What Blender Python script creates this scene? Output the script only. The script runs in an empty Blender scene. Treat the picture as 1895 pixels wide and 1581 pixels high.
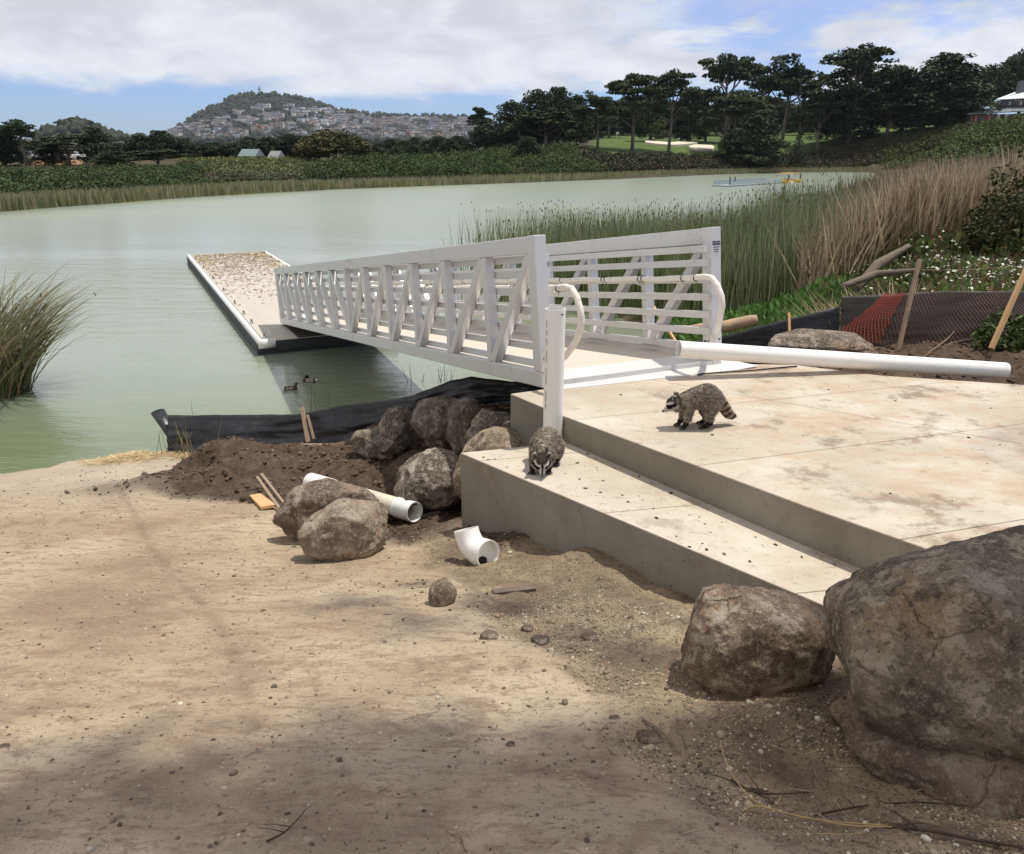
import bpy, bmesh, math, random
import numpy as np
from mathutils import Vector, Matrix, Euler
random.seed(7); np.random.seed(7)
R = math.radians
scene = bpy.context.scene
COL = scene.collection

# ------------------------------------------------------------------ camera, sky, sun, exposure
CAM_Z = 3.95
PITCH = math.atan(505/1500)
CP, SP = math.cos(PITCH), math.sin(PITCH)
cam_d = bpy.data.cameras.new("camera"); cam = bpy.data.objects.new("camera", cam_d); COL.objects.link(cam)
cam.location = (0, 0, CAM_Z); cam.rotation_euler = (math.pi/2-PITCH, 0, 0)
cam_d.sensor_width = 36; cam_d.lens = 36*1500/1895; cam_d.clip_start = .05; cam_d.clip_end = 12000
scene.camera = cam
SUN_EL, SUN_AZ = R(69), math.atan2(.89, .46)
SUN = Vector((math.sin(SUN_AZ)*math.cos(SUN_EL), math.cos(SUN_AZ)*math.cos(SUN_EL), math.sin(SUN_EL)))
sd = bpy.data.lights.new("sun", 'SUN'); sd.energy = 4.2; sd.angle = R(.53); sd.color = (1, .95, .86)
so = bpy.data.objects.new("sun", sd); COL.objects.link(so); so.location = (20, 10, 60)
so.rotation_euler = SUN.to_track_quat('Z', 'Y').to_euler()
scene.view_settings.view_transform = 'Standard'; scene.view_settings.look = 'None'
scene.view_settings.exposure = 0.0; scene.view_settings.gamma = 1
scene.cycles.use_denoising = True
scene.cycles.max_bounces = 6; scene.cycles.diffuse_bounces = 3; scene.cycles.glossy_bounces = 3
scene.cycles.transparent_max_bounces = 8; scene.cycles.volume_bounces = 0
scene.cycles.sample_clamp_indirect = 4
world = bpy.data.worlds.new("World"); scene.world = world; world.use_nodes = True

class NT:
    def __init__(s, tree): s.t = tree; s.t.nodes.clear()
    def n(s, typ, **kw):
        nd = s.t.nodes.new(typ)
        for k, v in kw.items():
            if k == 'op': nd.operation = v
            elif k == 'ins':
                for a, b in v.items():
                    sock = nd.inputs[a]
                    if isinstance(b, bpy.types.NodeSocket): s.t.links.new(b, sock)
                    else: sock.default_value = b
            else: setattr(nd, k, v)
        return nd
    def math(s, op, a, b=0.0, c=None, clamp=False):
        ins = {0: a, 1: b}
        if c is not None: ins[2] = c
        nd = s.n('ShaderNodeMath', op=op, ins=ins); nd.use_clamp = clamp
        return nd.outputs[0]
    def noise(s, vec, scale, detail=4, rough=.55, dist=0):
        ins = {'Scale': scale, 'Detail': detail, 'Roughness': rough, 'Distortion': dist}
        if vec is not None: ins['Vector'] = vec
        return s.n('ShaderNodeTexNoise', ins=ins).outputs['Fac']
    def vor(s, vec, scale, feature='F1', out='Distance'):
        return s.n('ShaderNodeTexVoronoi', feature=feature, ins={'Vector': vec, 'Scale': scale}).outputs[out]
    def ramp(s, fac, stops):
        nd = s.n('ShaderNodeValToRGB', ins={0: fac}); cr = nd.color_ramp
        while len(cr.elements) < len(stops): cr.elements.new(.5)
        for e, (p, c) in zip(cr.elements, stops):
            e.position = p; e.color = (c, c, c, 1) if isinstance(c, (int, float)) else (*c, 1)
        return nd.outputs[0]
    def mix(s, fac, a, b, mode='MIX'):
        f = lambda c: (*c, 1) if isinstance(c, tuple) and len(c) == 3 else c
        nd = s.n('ShaderNodeMix', data_type='RGBA', blend_type=mode)
        for i, v in ((0, fac), (6, f(a)), (7, f(b))):
            if isinstance(v, bpy.types.NodeSocket): s.t.links.new(v, nd.inputs[i])
            else: nd.inputs[i].default_value = v
        return nd.outputs[2]
    def mapr(s, v, a, b, c=0., d=1., smooth=True):
        nd = s.n('ShaderNodeMapRange', ins={0: v, 1: a, 2: b, 3: c, 4: d})
        if smooth: nd.interpolation_type = 'SMOOTHSTEP'
        return nd.outputs[0]
    def link(s, a, b): s.t.links.new(a, b)

w = NT(world.node_tree)
tc = w.n('ShaderNodeTexCoord').outputs['Generated']
sep = w.n('ShaderNodeSeparateXYZ', ins={0: tc})
z = sep.outputs[2]
zz = w.math('ADD', w.math('MAXIMUM', z, 0), .055)
cx = w.math('DIVIDE', sep.outputs[0], zz); cy = w.math('DIVIDE', sep.outputs[1], zz)
plane = w.n('ShaderNodeCombineXYZ', ins={0: cx, 1: cy, 2: 0.0}).outputs[0]
# cloud shapes in direction space, flattened towards the horizon
shp = w.n('ShaderNodeMapping', ins={0: tc, 3: (5.0, 5.0, 13.0)}).outputs[0]
n1 = w.noise(plane, .42, 7, .55, .3)
n2 = w.noise(shp, 1.35, 6, .55, .35)
n2b = w.noise(shp, 3.2, 6, .6, .2)
edge = w.math('ADD', z, w.math('ADD', w.math('MULTIPLY', w.math('SUBTRACT', n2, .5), .075), w.math('MULTIPLY', w.math('SUBTRACT', n2b, .5), .035)))
low = w.mapr(edge, .058, .082)
# openings: more of them towards the right of the view and overhead
hole = w.mapr(w.math('ADD', w.math('ADD', n1, w.math('MULTIPLY', n2b, .35)), w.math('MULTIPLY', sep.outputs[0], -.17)), .52, .66)
hole = w.math('MAXIMUM', hole, w.mapr(w.math('ADD', w.math('MULTIPLY', sep.outputs[0], 1.0), w.math('MULTIPLY', n2, .6)), .62, .30))
cloud = w.math('MULTIPLY', low, w.math('ADD', w.math('MULTIPLY', hole, .72), .22))
shade = w.mapr(w.math('ADD', w.math('MULTIPLY', w.noise(shp, 2.0, 6, .55, .3), .8), w.math('MULTIPLY', w.mapr(z, .05, .17), .13)), .30, .62)
ccol = w.mix(shade, (.86, .86, .895), (.64, .645, .68))
sky = w.n('ShaderNodeTexSky', sky_type='NISHITA')
sky.sun_disc = False; sky.sun_elevation = SUN_EL; sky.sun_rotation = SUN_AZ; sky.altitude = 20; sky.air_density = 1.0; sky.dust_density = .4; sky.ozone_density = 2.0
skc = w.mix(1.0, sky.outputs[0], (.60, .76, 1.18), 'MULTIPLY')
b1 = w.n('ShaderNodeBackground', ins={0: skc, 1: .12})
b2 = w.n('ShaderNodeBackground', ins={0: ccol, 1: 1.08})
mx = w.n('ShaderNodeMixShader', ins={0: cloud, 1: b1.outputs[0], 2: b2.outputs[0]})
wo = w.n('ShaderNodeOutputWorld', ins={0: mx.outputs[0]})

# ------------------------------------------------------------------ picture geometry -> world points
def ray(px, py):
    u = (px-947.5)/1500; v = (py-790.5)/1500
    return np.array((u, CP-SP*v, -(SP+CP*v)))
O3 = np.array((0, 0, CAM_Z))
def at_z(px, py, zz=0.):
    d = ray(px, py); return O3+d*((zz-CAM_Z)/d[2])
def at_y(px, py, Y):
    d = ray(px, py); return O3+d*(Y/d[1])
def at_d(px, py, dep): return O3+ray(px, py)*dep
def el(py):
    d = ray(947.5, py); return d[2]/d[1]
def vx(px, Y, zz):   # X of the point seen in column px at distance Y, height zz
    dep = Y*CP+(CAM_Z-zz)*SP
    return (px-947.5)/1500*dep

# ------------------------------------------------------------------ numpy noise
_perm = np.random.RandomState(3).rand(4096)
def _h(i, j, k): return _perm[(i*374761393+j*668265263+k*1274126177 & 0x7fffffff) % 4096]
def vnoise(p):
    p = np.asarray(p, float); f = np.floor(p).astype(np.int64); t = p-f; t = t*t*(3-2*t)
    r = 0
    for a in (0, 1):
        for b in (0, 1):
            for c in (0, 1):
                ww = (t[:, 0] if a else 1-t[:, 0])*(t[:, 1] if b else 1-t[:, 1])*(t[:, 2] if c else 1-t[:, 2])
                r = r+ww*_h(f[:, 0]+a, f[:, 1]+b, f[:, 2]+c)
    return r*2-1
def fbm(p, oct=4, gain=.5, ridged=False):
    p = np.asarray(p, float); a = 1; s = 0; tot = 0
    for o in range(oct):
        n = vnoise(p*2**o+o*17.3)
        if ridged: n = 1-2*np.abs(n)
        s = s+a*n; tot += a; a *= gain
    return s/tot
def sstep(a, b, x):
    t = np.clip((x-a)/(b-a), 0, 1); return t*t*(3-2*t)

# ------------------------------------------------------------------ object helpers
def tag(o, label=None, cat=None, group=None, kind=None):
    if label: o['label'] = label
    if cat: o['category'] = cat
    if group: o['group'] = group
    if kind: o['kind'] = kind
    return o
def mesh(name, V, F, smooth=False, mats=None, midx=None, col=None):
    me = bpy.data.meshes.new(name)
    V = np.ascontiguousarray(V, dtype=np.float32)
    if isinstance(F, np.ndarray):
        n, k = F.shape
        me.vertices.add(len(V)); me.vertices.foreach_set('co', V.ravel())
        me.loops.add(n*k); me.loops.foreach_set('vertex_index', np.ascontiguousarray(F, dtype=np.int32).ravel())
        me.polygons.add(n); me.polygons.foreach_set('loop_start', np.arange(0, n*k, k, dtype=np.int32))
        me.polygons.foreach_set('loop_total', np.full(n, k, dtype=np.int32))
        me.update(calc_edges=True)
    else:
        me.from_pydata([tuple(v) for v in V], [], F)
    if smooth: me.polygons.foreach_set('use_smooth', np.ones(len(me.polygons), dtype=bool))
    if mats is not None:
        for m in (mats if isinstance(mats, (list, tuple)) else [mats]): me.materials.append(m)
    if midx is not None: me.polygons.foreach_set('material_index', np.asarray(midx, dtype=np.int32))
    if col is not None:
        ca = me.color_attributes.new('Col', 'FLOAT_COLOR', 'POINT')
        c4 = np.ones((len(V), 4), np.float32); c4[:, :col.shape[1]] = col; ca.data.foreach_set('color', c4.ravel())
    return me
def link(me, name, parent=None, loc=(0, 0, 0), rot=None):
    o = bpy.data.objects.new(name, me); COL.objects.link(o)
    o.location = loc
    if rot is not None: o.rotation_euler = rot
    if parent is not None: o.parent = parent
    return o
def empty(name, loc=(0, 0, 0), label=None, cat=None, group=None, rot=None):
    o = bpy.data.objects.new(name, None); COL.objects.link(o); o.location = loc; o.empty_display_size = .1
    if rot is not None: o.rotation_euler = rot
    return tag(o, label, cat, group)
class MB:
    """collects boxes, bars, tubes in the coordinates of the thing it belongs to"""
    def __init__(s): s.V = []; s.F = []; s.n = 0
    def add(s, V, F):
        s.V.append(np.asarray(V, float)); s.F += [tuple(i+s.n for i in f) for f in F]; s.n += len(V); return s
    def box(s, lo, hi):
        (a, b, c), (d, e, f) = lo, hi
        return s.add([(a,b,c),(d,b,c),(d,e,c),(a,e,c),(a,b,f),(d,b,f),(d,e,f),(a,e,f)],
                     [(0,3,2,1),(4,5,6,7),(0,1,5,4),(1,2,6,5),(2,3,7,6),(3,0,4,7)])
    def bar(s, p0, p1, w, h, up=(0, 0, 1), w1=None, h1=None):
        p0 = np.array(p0, float); p1 = np.array(p1, float); d = p1-p0; d /= np.linalg.norm(d)
        sx = np.cross(d, up); sx /= np.linalg.norm(sx); u = np.cross(sx, d)
        w1 = w if w1 is None else w1; h1 = h if h1 is None else h1
        V = [p+sx*a*ww/2+u*b*hh/2 for p, ww, hh in ((p0, w, h), (p1, w1, h1)) for a, b in ((-1,-1),(1,-1),(1,1),(-1,1))]
        return s.add(V, [(0,1,2,3),(7,6,5,4),(0,4,5,1),(1,5,6,2),(2,6,7,3),(3,7,4,0)])
    def tube(s, pts, rad, n=8, caps=True, flat=1.0):
        pts = [np.array(p, float) for p in pts]
        if not hasattr(rad, '__len__'): rad = [rad]*len(pts)
        V = []; F = []; prev = None
        for i, p in enumerate(pts):
            d = pts[min(i+1, len(pts)-1)]-pts[max(i-1, 0)]; d /= (np.linalg.norm(d)+1e-9)
            if prev is None:
                a = np.cross(d, (0, 0, 1.)); 
                if np.linalg.norm(a) < .05: a = np.cross(d, (0, 1., 0))
            else: a = prev-d*np.dot(prev, d)
            a /= np.linalg.norm(a); prev = a; b = np.cross(d, a)
            for k in range(n):
                t = 2*math.pi*k/n; V.append(p+rad[i]*(a*math.cos(t)+b*math.sin(t)*flat))
        for i in range(len(pts)-1):
            for k in range(n):
                k2 = (k+1) % n; F.append((i*n+k, i*n+k2, (i+1)*n+k2, (i+1)*n+k))
        if caps: F.append(tuple(range(n-1, -1, -1))); F.append(tuple((len(pts)-1)*n+k for k in range(n)))
        return s.add(V, F)
    def prism(s, poly, z0, z1):
        n = len(poly); V = [(x, y, z0) for x, y in poly]+[(x, y, z1) for x, y in poly]
        ar = sum(poly[i][0]*poly[(i+1) % n][1]-poly[(i+1) % n][0]*poly[i][1] for i in range(n))
        F = [tuple(range(n-1, -1, -1)), tuple(range(n, 2*n))]+[(i, (i+1) % n, n+(i+1) % n, n+i) for i in range(n)]
        if ar < 0: F = [f[::-1] for f in F]
        return s.add(V, F)
    def build(s, name, mat, parent=None, smooth=False, bevel=0, origin=None, loc=(0, 0, 0), auto=None):
        V = np.concatenate(s.V)
        if origin is not None: V = V-np.array(origin); loc = tuple(origin)
        me = mesh(name, V, s.F, smooth, mat)
        o = link(me, name, parent, loc)
        if bevel:
            bv = o.modifiers.new('bevel', 'BEVEL'); bv.width = bevel; bv.segments = 2; bv.limit_method = 'ANGLE'; bv.angle_limit = R(40)
        if auto: 
            me.polygons.foreach_set('use_smooth', np.ones(len(me.polygons), dtype=bool)); me.set_sharp_from_angle(angle=R(auto))
        return o
def tris_ico(sub):
    bm = bmesh.new(); bmesh.ops.create_icosphere(bm, subdivisions=sub, radius=1)
    V = np.array([v.co[:] for v in bm.verts]); F = np.array([[v.index for v in f.verts] for f in bm.faces]); bm.free(); return V, F
ICO = {k: tris_ico(k) for k in (1, 2, 3)}
def rotmats(n, rs, tilt=math.pi):
    a = rs.rand(n)*2*math.pi; b = (rs.rand(n)-.5)*2*tilt; c = rs.rand(n)*2*math.pi
    def rz(t): z0 = np.zeros_like(t); o = np.ones_like(t); return np.stack([np.stack([np.cos(t), -np.sin(t), z0], 1), np.stack([np.sin(t), np.cos(t), z0], 1), np.stack([z0, z0, o], 1)], 1)
    def rx(t): z0 = np.zeros_like(t); o = np.ones_like(t); return np.stack([np.stack([o, z0, z0], 1), np.stack([z0, np.cos(t), -np.sin(t)], 1), np.stack([z0, np.sin(t), np.cos(t)], 1)], 1)
    return rz(a) @ rx(b) @ rz(c)
def scatter_mesh(name, BV, BF, pos, scl, rot, mat, cols=None, kind='stuff', label=None, cat=None, parent=None, smooth=False, jit=0, rs=None):
    n = len(pos); scl = np.asarray(scl, float)
    if scl.ndim == 1: scl = np.repeat(scl[:, None], 3, 1)
    B = np.repeat(BV[None], n, 0)
    if jit: B = B*(1+jit*(rs.rand(n, len(BV), 1)-.5))
    V = np.einsum('nij,nkj->nki', rot, B*scl[:, None, :])+np.asarray(pos)[:, None, :]
    F = (BF[None]+(np.arange(n)*len(BV))[:, None, None]).reshape(-1, BF.shape[1])
    col = None if cols is None else np.repeat(np.asarray(cols), len(BV), 0)
    o = link(mesh(name, V.reshape(-1, 3), F, smooth, mat, col=col), name, parent)
    return tag(o, label, cat, kind=kind)

# ------------------------------------------------------------------ materials
def mat(name):
    m = bpy.data.materials.new(name); m.use_nodes = True; return m, NT(m.node_tree)
def finish(nt, color, rough=.8, bump=None, bstr=.3, bdist=.01, spec=.3, metal=0., normal=None, **kw):
    ins = {'Base Color': color if isinstance(color, bpy.types.NodeSocket) else (*color, 1), 'Roughness': rough, 'Metallic': metal, 'Specular IOR Level': spec}
    ins.update(kw)
    if bump is not None:
        normal = nt.n('ShaderNodeBump', ins={'Strength': bstr, 'Distance': bdist, 'Height': bump}).outputs[0]
    if normal is not None: ins['Normal'] = normal
    p = nt.n('ShaderNodeBsdfPrincipled', ins=ins)
    nt.n('ShaderNodeOutputMaterial', ins={0: p.outputs[0]})
    return p
def simple(name, c, rough=.6, var=.15, scale=8, bstr=.1, metal=0., spec=.3, dirt=None, bdist=.005, **kw):
    m, nt = mat(name); tcn = nt.n('ShaderNodeTexCoord').outputs['Object']
    nz = nt.noise(tcn, scale, 5, .6)
    col = nt.mix(nz, tuple(x*(1-var) for x in c), tuple(min(1, x*(1+var)) for x in c))
    if dirt:
        d = nt.mapr(nt.noise(tcn, scale*.45, 8, .75), .52, .68)
        col = nt.mix(nt.math('MULTIPLY', d, dirt[3]), col, dirt[:3])
    finish(nt, col, rough, nz, bstr, bdist, spec, metal, **kw); return m
def vcol(name, rough=.8, scale=30, var=.25, bstr=.2, spec=.2, sheen=None, trans=0):
    m, nt = mat(name); a = nt.n('ShaderNodeVertexColor', layer_name='Col').outputs[0]
    nz = nt.noise(nt.n('ShaderNodeTexCoord').outputs['Object'], scale, 4, .6)
    g = nt.mapr(nz, .2, .8, 1-var, 1+var, False)
    gc = nt.n('ShaderNodeCombineXYZ', ins={0: g, 1: g, 2: g}).outputs[0]
    col = nt.mix(1.0, a, gc, 'MULTIPLY')
    p = finish(nt, col, rough, nz, bstr, .004, spec)
    if trans:
        t = nt.n('ShaderNodeBsdfTranslucent', ins={0: col}); mxx = nt.n('ShaderNodeMixShader', ins={0: trans, 1: p.outputs[0], 2: t.outputs[0]})
        nt.n('ShaderNodeOutputMaterial', ins={0: mxx.outputs[0]}); 
        for nd in [x for x in nt.t.nodes if x.type == 'OUTPUT_MATERIAL'][:1]: nt.t.nodes.remove(nd)
    return m
M = {}
M['leaf'] = vcol('foliage', .75, 1.2, .35, 0, .15)
M['stone'] = vcol('small_stone', .9, 60, .3, .4)
M['reed'] = vcol('reed_stem', .7, 3, .25, 0, .2, trans=.25)
M['plain'] = vcol('painted', .6, 20, .1, .05)
M['bark'] = simple('bark', (.16, .135, .11), .9, .35, 3, .8, bdist=.05)
M['alu'] = simple('mill_aluminium', (.68, .67, .655), .40, .06, 3, .05, metal=.35, spec=.5, dirt=(.42, .39, .34, .45))
M['alu_bright'] = simple('plate_aluminium', (.78, .76, .72), .38, .06, 6, .05, metal=.2, spec=.5)
M['pvc'] = simple('white_pvc', (.84, .83, .78), .38, .03, 3, .02, spec=.4, dirt=(.5, .45, .36, .35))
M['pvc_dusty'] = simple('dusty_pvc', (.70, .63, .50), .6, .10, 6, .05, dirt=(.30, .22, .14, .6))
M['wrap'] = simple('white_wrap', (.78, .74, .67), .6, .10, 24, .9, bdist=.015, dirt=(.45, .36, .25, .5))
M['black'] = simple('black_plastic', (.015, .015, .017), .45, .2, 10, .05)
M['deckwood'] = simple('deck_board', (.60, .53, .44), .7, .12, 9, .15)
M['stake'] = simple('weathered_stake', (.30, .22, .15), .8, .3, 14, .3)
M['freshwood'] = simple('fresh_lumber', (.62, .38, .19), .7, .2, 14, .2)
M['oldwood'] = simple('grey_wood', (.15, .12, .09), .85, .35, 20, .5)
M['log'] = simple('driftwood', (.42, .29, .18), .85, .4, 9, .6, bdist=.02)
M['rubber'] = simple('white_fender', (.82, .82, .78), .5, .05, 4, .03, dirt=(.5, .48, .42, .3))
M['darkmat'] = simple('dark_mat', (.07, .062, .055), .55, .15, 20, .2)
M['bargeside'] = simple('barge_side', (.30, .33, .31), .6, .2, 5, .1)
M['floatside'] = simple('float_side', (.05, .055, .055), .6, .2, 5, .1)
M['steel'] = simple('dark_steel', (.10, .10, .10), .5, .1, 5, .05, metal=.5)
M['orange'] = simple('orange_mesh', (.50, .105, .05), .6, .1, 5, 0)
M['glass'] = simple('window_glass', (.03, .035, .04), .1, .1, 2, 0, spec=.6)
# ------------------------------------------------------------------ ground height
def P2(px, py, zz): p = at_z(px, py, zz); return (p[0], p[1])
UZ, LZ0, LZ1 = 2.10, 1.92, 1.87
OG = np.array((.251, 6.48, 2.11))                     # foot of the gangway's left truss
GW = np.array((.905, .4255, 0)); GU = np.array((-.4255*.99, .905*.99, -.138)); GU /= np.linalg.norm(GU)
A_ = P2(945, 729, UZ); B_ = P2(1041, 769, UZ); C_ = P2(1498, 939, UZ); D_ = P2(1640, 989, UZ)
dv = np.array(D_)-np.array(C_); E_ = tuple(np.array(D_)+dv*3.6)
backk = lambda k: tuple((OG+GW*k)[:2]+GU[:2]*.02)
UPPER = [A_, B_, C_, D_, E_, (4.6, 1.2), (7.6, 3.2), (7.6, 5.6), (4.3, 6.62), (3.25, 6.92), (2.62, 7.30), backk(1.98)]
F_ = P2(852, 838, LZ0); G_ = P2(1484, 1103, LZ1); H_ = tuple(np.array(G_)+(np.array(G_)-np.array(F_))*.42)
LB = P2(1049, 814, LZ0); LC = P2(1498, 1018, LZ1); LD = tuple(np.array(LC)+(np.array(LC)-np.array(LB))*.5)
LOWER = [F_, H_, (LD[0]+.05, LD[1]+.05), (LC[0]+.06, LC[1]+.08), (LB[0]+.08, LB[1]+.03)]
def inpoly(x, y, poly, grow=0.):
    c = np.mean(poly, 0); ins = np.zeros(x.shape, bool); n = len(poly)
    pp = [(c[0]+(p[0]-c[0])*(1+grow), c[1]+(p[1]-c[1])*(1+grow)) for p in poly]
    for i in range(n):
        x0, y0 = pp[i]; x1, y1 = pp[(i+1) % n]
        cond = ((y0 > y) != (y1 > y)) & (x < (x1-x0)*(y-y0)/(y1-y0+1e-12)+x0)
        ins ^= cond
    return ins
def base_h(y):
    return np.where(y > 1.5, 2.25-.268*(y-1.5), 2.25+.10*(1.5-np.maximum(y, -8)))
def on_face(px, py):   # point of the lower slab's front face seen at (px,py)
    d = ray(px, py); f = np.array(F_); g = np.array(G_)
    e = g-f; nrm = np.array((e[1], -e[0])); t = np.dot(nrm, f)/np.dot(nrm, d[:2]); p = O3+d*t
    return tuple(p)
CT = []
for X in (-14, -9, -6, -4.2, -2.6, -1.4):
    for Y in (-4, 0, 1.5, 3, 4.5): CT.append((X, Y, float(base_h(np.array(float(Y))))))
for X in (-14, -9, -6, -4.4):
    for Y in (6, 7.5, 9): CT.append((X, Y, float(base_h(np.array(float(Y))))))
for X, Y in ((-.4, 1.5), (-.4, 2.6), (.4, 1.5), (1, 1.5), (-.5, 3.6), (-.7, 4.5), (.4, 2.4), (1, 2.2), (2, 1.4), (3, 1.4), (0, 0), (3, 0), (6, 0), (3, -4), (8, -4), (-2.6, 5.6), (-2.6, 6.6), (-1.7, 5.2), (-3.2, 7.5)):
    CT.append((X, Y, float(base_h(np.array(float(Y))))))
for px, py, zz in ((0, 876, 0), (90, 868, 0), (150, 851, 0), (280, 846, 0), (340, 842, .08), (-300, 890, 0)):
    x, y = P2(px, py, zz); CT += [(x, y, zz), (x, y-.35, .11+zz), (x, y+.5, -.25)]
for px, py in ((857, 975), (958, 990), (1035, 1022), (1100, 1015), (1171, 1042), (1188, 1074), (1268, 1098)):
    CT.append(on_face(px, py))
for px, py in ((1390, 1110), (1470, 1125)):
    p = on_face(px, py); CT.append(p)
CT += [(1.7, 3.0, 1.98), (1.9, 2.5, 2.06), (2.6, 1.6, 2.2), (.9, 3.2, 1.86), (.55, 3.75, 1.70), (.1, 4.2, 1.52), (-.3, 4.9, 1.36), (1.3, 2.7, 1.98), (.75, 2.9, 1.9)]
CT += [(-3.35, 9.0, .74), (-3.6, 8.4, .55), (-3.0, 8.5, .70), (-2.6, 9.2, .60), (-2.0, 9.0, .66), (-1.5, 9.3, .86), (-.9, 9.2, 1.02), (-.3, 9.2, 1.12), (.4, 9.2, 1.2), (-2.3, 8.0, .60),
       (-1.9, 7.4, .60), (-1.2, 7.1, .74), (-.6, 7.2, .95), (0., 7.6, 1.15), (-1.6, 8.3, .72), (-.9, 8.4, .88), (-.5, 6.2, 1.05), (-1.1, 6.3, .92), (-1.9, 6.3, .92), (-.3, 8.4, 1.05), (.8, 8.3, 1.2), (1.4, 9.0, 1.1), (.5, 7.2, 1.3)]
for X in (-4.2, -3, -2, -1, 0, 1, 2): CT += [(X, 10.45, .02), (X, 11.2, -.35), (X, 12.5, -.8)]
CT += [(2.9, 8.6, 1.65), (3.0, 7.8, 1.93), (3.6, 7.5, 1.95), (4.4, 7.15, 1.90), (4.9, 6.95, 1.96), (5.6, 6.6, 2.12), (6.6, 6.2, 2.14), (8, 5.6, 2.14), (8.4, 3.5, 2.12), (8.4, 1.5, 2.2), (5, .6, 2.3),
       (3.9, 8.6, 1.92), (4.8, 8.6, 1.96), (5.6, 8.2, 2.04), (6.8, 8.0, 2.15), (4.0, 9.7, 1.72), (4.9, 9.3, 1.84), (5.7, 9.0, 1.95), (7.5, 9, 2.2), (3.0, 9.6, 1.35), (2.3, 9.0, 1.3), (2.5, 10.4, .8), (3.4, 11.0, .7), (3.2, 12.5, .15), (3.2, 15, .02), (3.4, 19, 0), (2.6, 12, -.15), (1.8, 14, -.4), (1.8, 18, -.5),
       (4.6, 11.2, 1.45), (6, 10.5, 2.0), (8, 11, 2.25), (7, 13, 2.0), (10, 14, 2.6), (12, 12, 2.9), (9, 17, 2.1), (12, 18, 2.5), (6.4, 15.5, 1.3), (5, 13, .9), (4.6, 16, .2), (5.4, 20, .1), (7, 20, .7), (10, 22, 1.0), (14, 24, 2.0), (14, 16, 2.7), (16, 20, 2.1), (20, 24, 2.0), (9, 28, .9), (14, 32, 1.4), (20, 34, 2.0), (30, 30, 3.0), (5, 27, -.1), (-2, 25, -.6), (2, 28, -.6), (0, 40, -1), (8, 40, -.3), (14, 45, .6), (20, 55, .8), (30, 50, 1.1), (50, 40, 2.5), (-10, 20, -1), (-10, 40, -1), (-30, 20, -1), (-30, 45, -1), (0, 55, -1), (-14, 12, -.6), (-9, 12, -.6), (60, 20, 4), (40, 5, 3.5), (20, 5, 3), (14, 8, 2.8), (12, 2, 2.5), (20, -8, 3), (-30, 3, 1.6), (-30, -6, 2.8), (-30, 9.5, 0), (5, -12, 2.9), (-8, -12, 2.9)]
CT = np.array(CT)
_xr = (CT[:, None, :2]-CT[None, :, :2]); _r = np.sqrt((_xr**2).sum(-1))
_rs = CT[:, 2]-np.where(True, base_h(CT[:, 1]), 0)
def smooth_h(x, y):
    out = np.empty(x.shape)
    for s in range(0, len(x), 40000):
        xx = x[s:s+40000]; yy = y[s:s+40000]
        d2 = (xx[:, None]-CT[None, :, 0])**2+(yy[:, None]-CT[None, :, 1])**2
        wgt = 1/(d2+.012)**1.75
        out[s:s+40000] = (wgt*CT[None, :, 2]).sum(1)/wgt.sum(1)*1.0
        # carry the slope of the ramp through the weighting
        bb = base_h(yy); r = (wgt*(_rs[None]*1.0)).sum(1)/wgt.sum(1)
        ramp = sstep(1.2, -.6, xx)*sstep(10.5, 9.0, yy)
        out[s:s+40000] = out[s:s+40000]*(1-ramp)+(bb+r)*ramp
    return out
def ramp_edge(y): return .70-.39*(y-1.64)+.05*np.sin(y*5)+.03*np.sin(y*13.)
RUT = [at_z(px, py, base_h(np.array(Y))) for px, py, Y in ((225, 930, 8.2), (250, 975, 7.2), (290, 1040, 5.4), (330, 1100, 4.6), (400, 1170, 3.7), (430, 1215, 3.4), (445, 1260, 3.1), (462, 1330, 2.7), (470, 1380, 2.45))]
def seg_dist(x, y, pts):
    d = np.full(x.shape, 9.)
    for a, b in zip(pts[:-1], pts[1:]):
        ax, ay = a[0], a[1]; ex, ey = b[0]-ax, b[1]-ay; t = np.clip(((x-ax)*ex+(y-ay)*ey)/(ex*ex+ey*ey), 0, 1)
        d = np.minimum(d, np.hypot(x-ax-t*ex, y-ay-t*ey))
    return d
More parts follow.
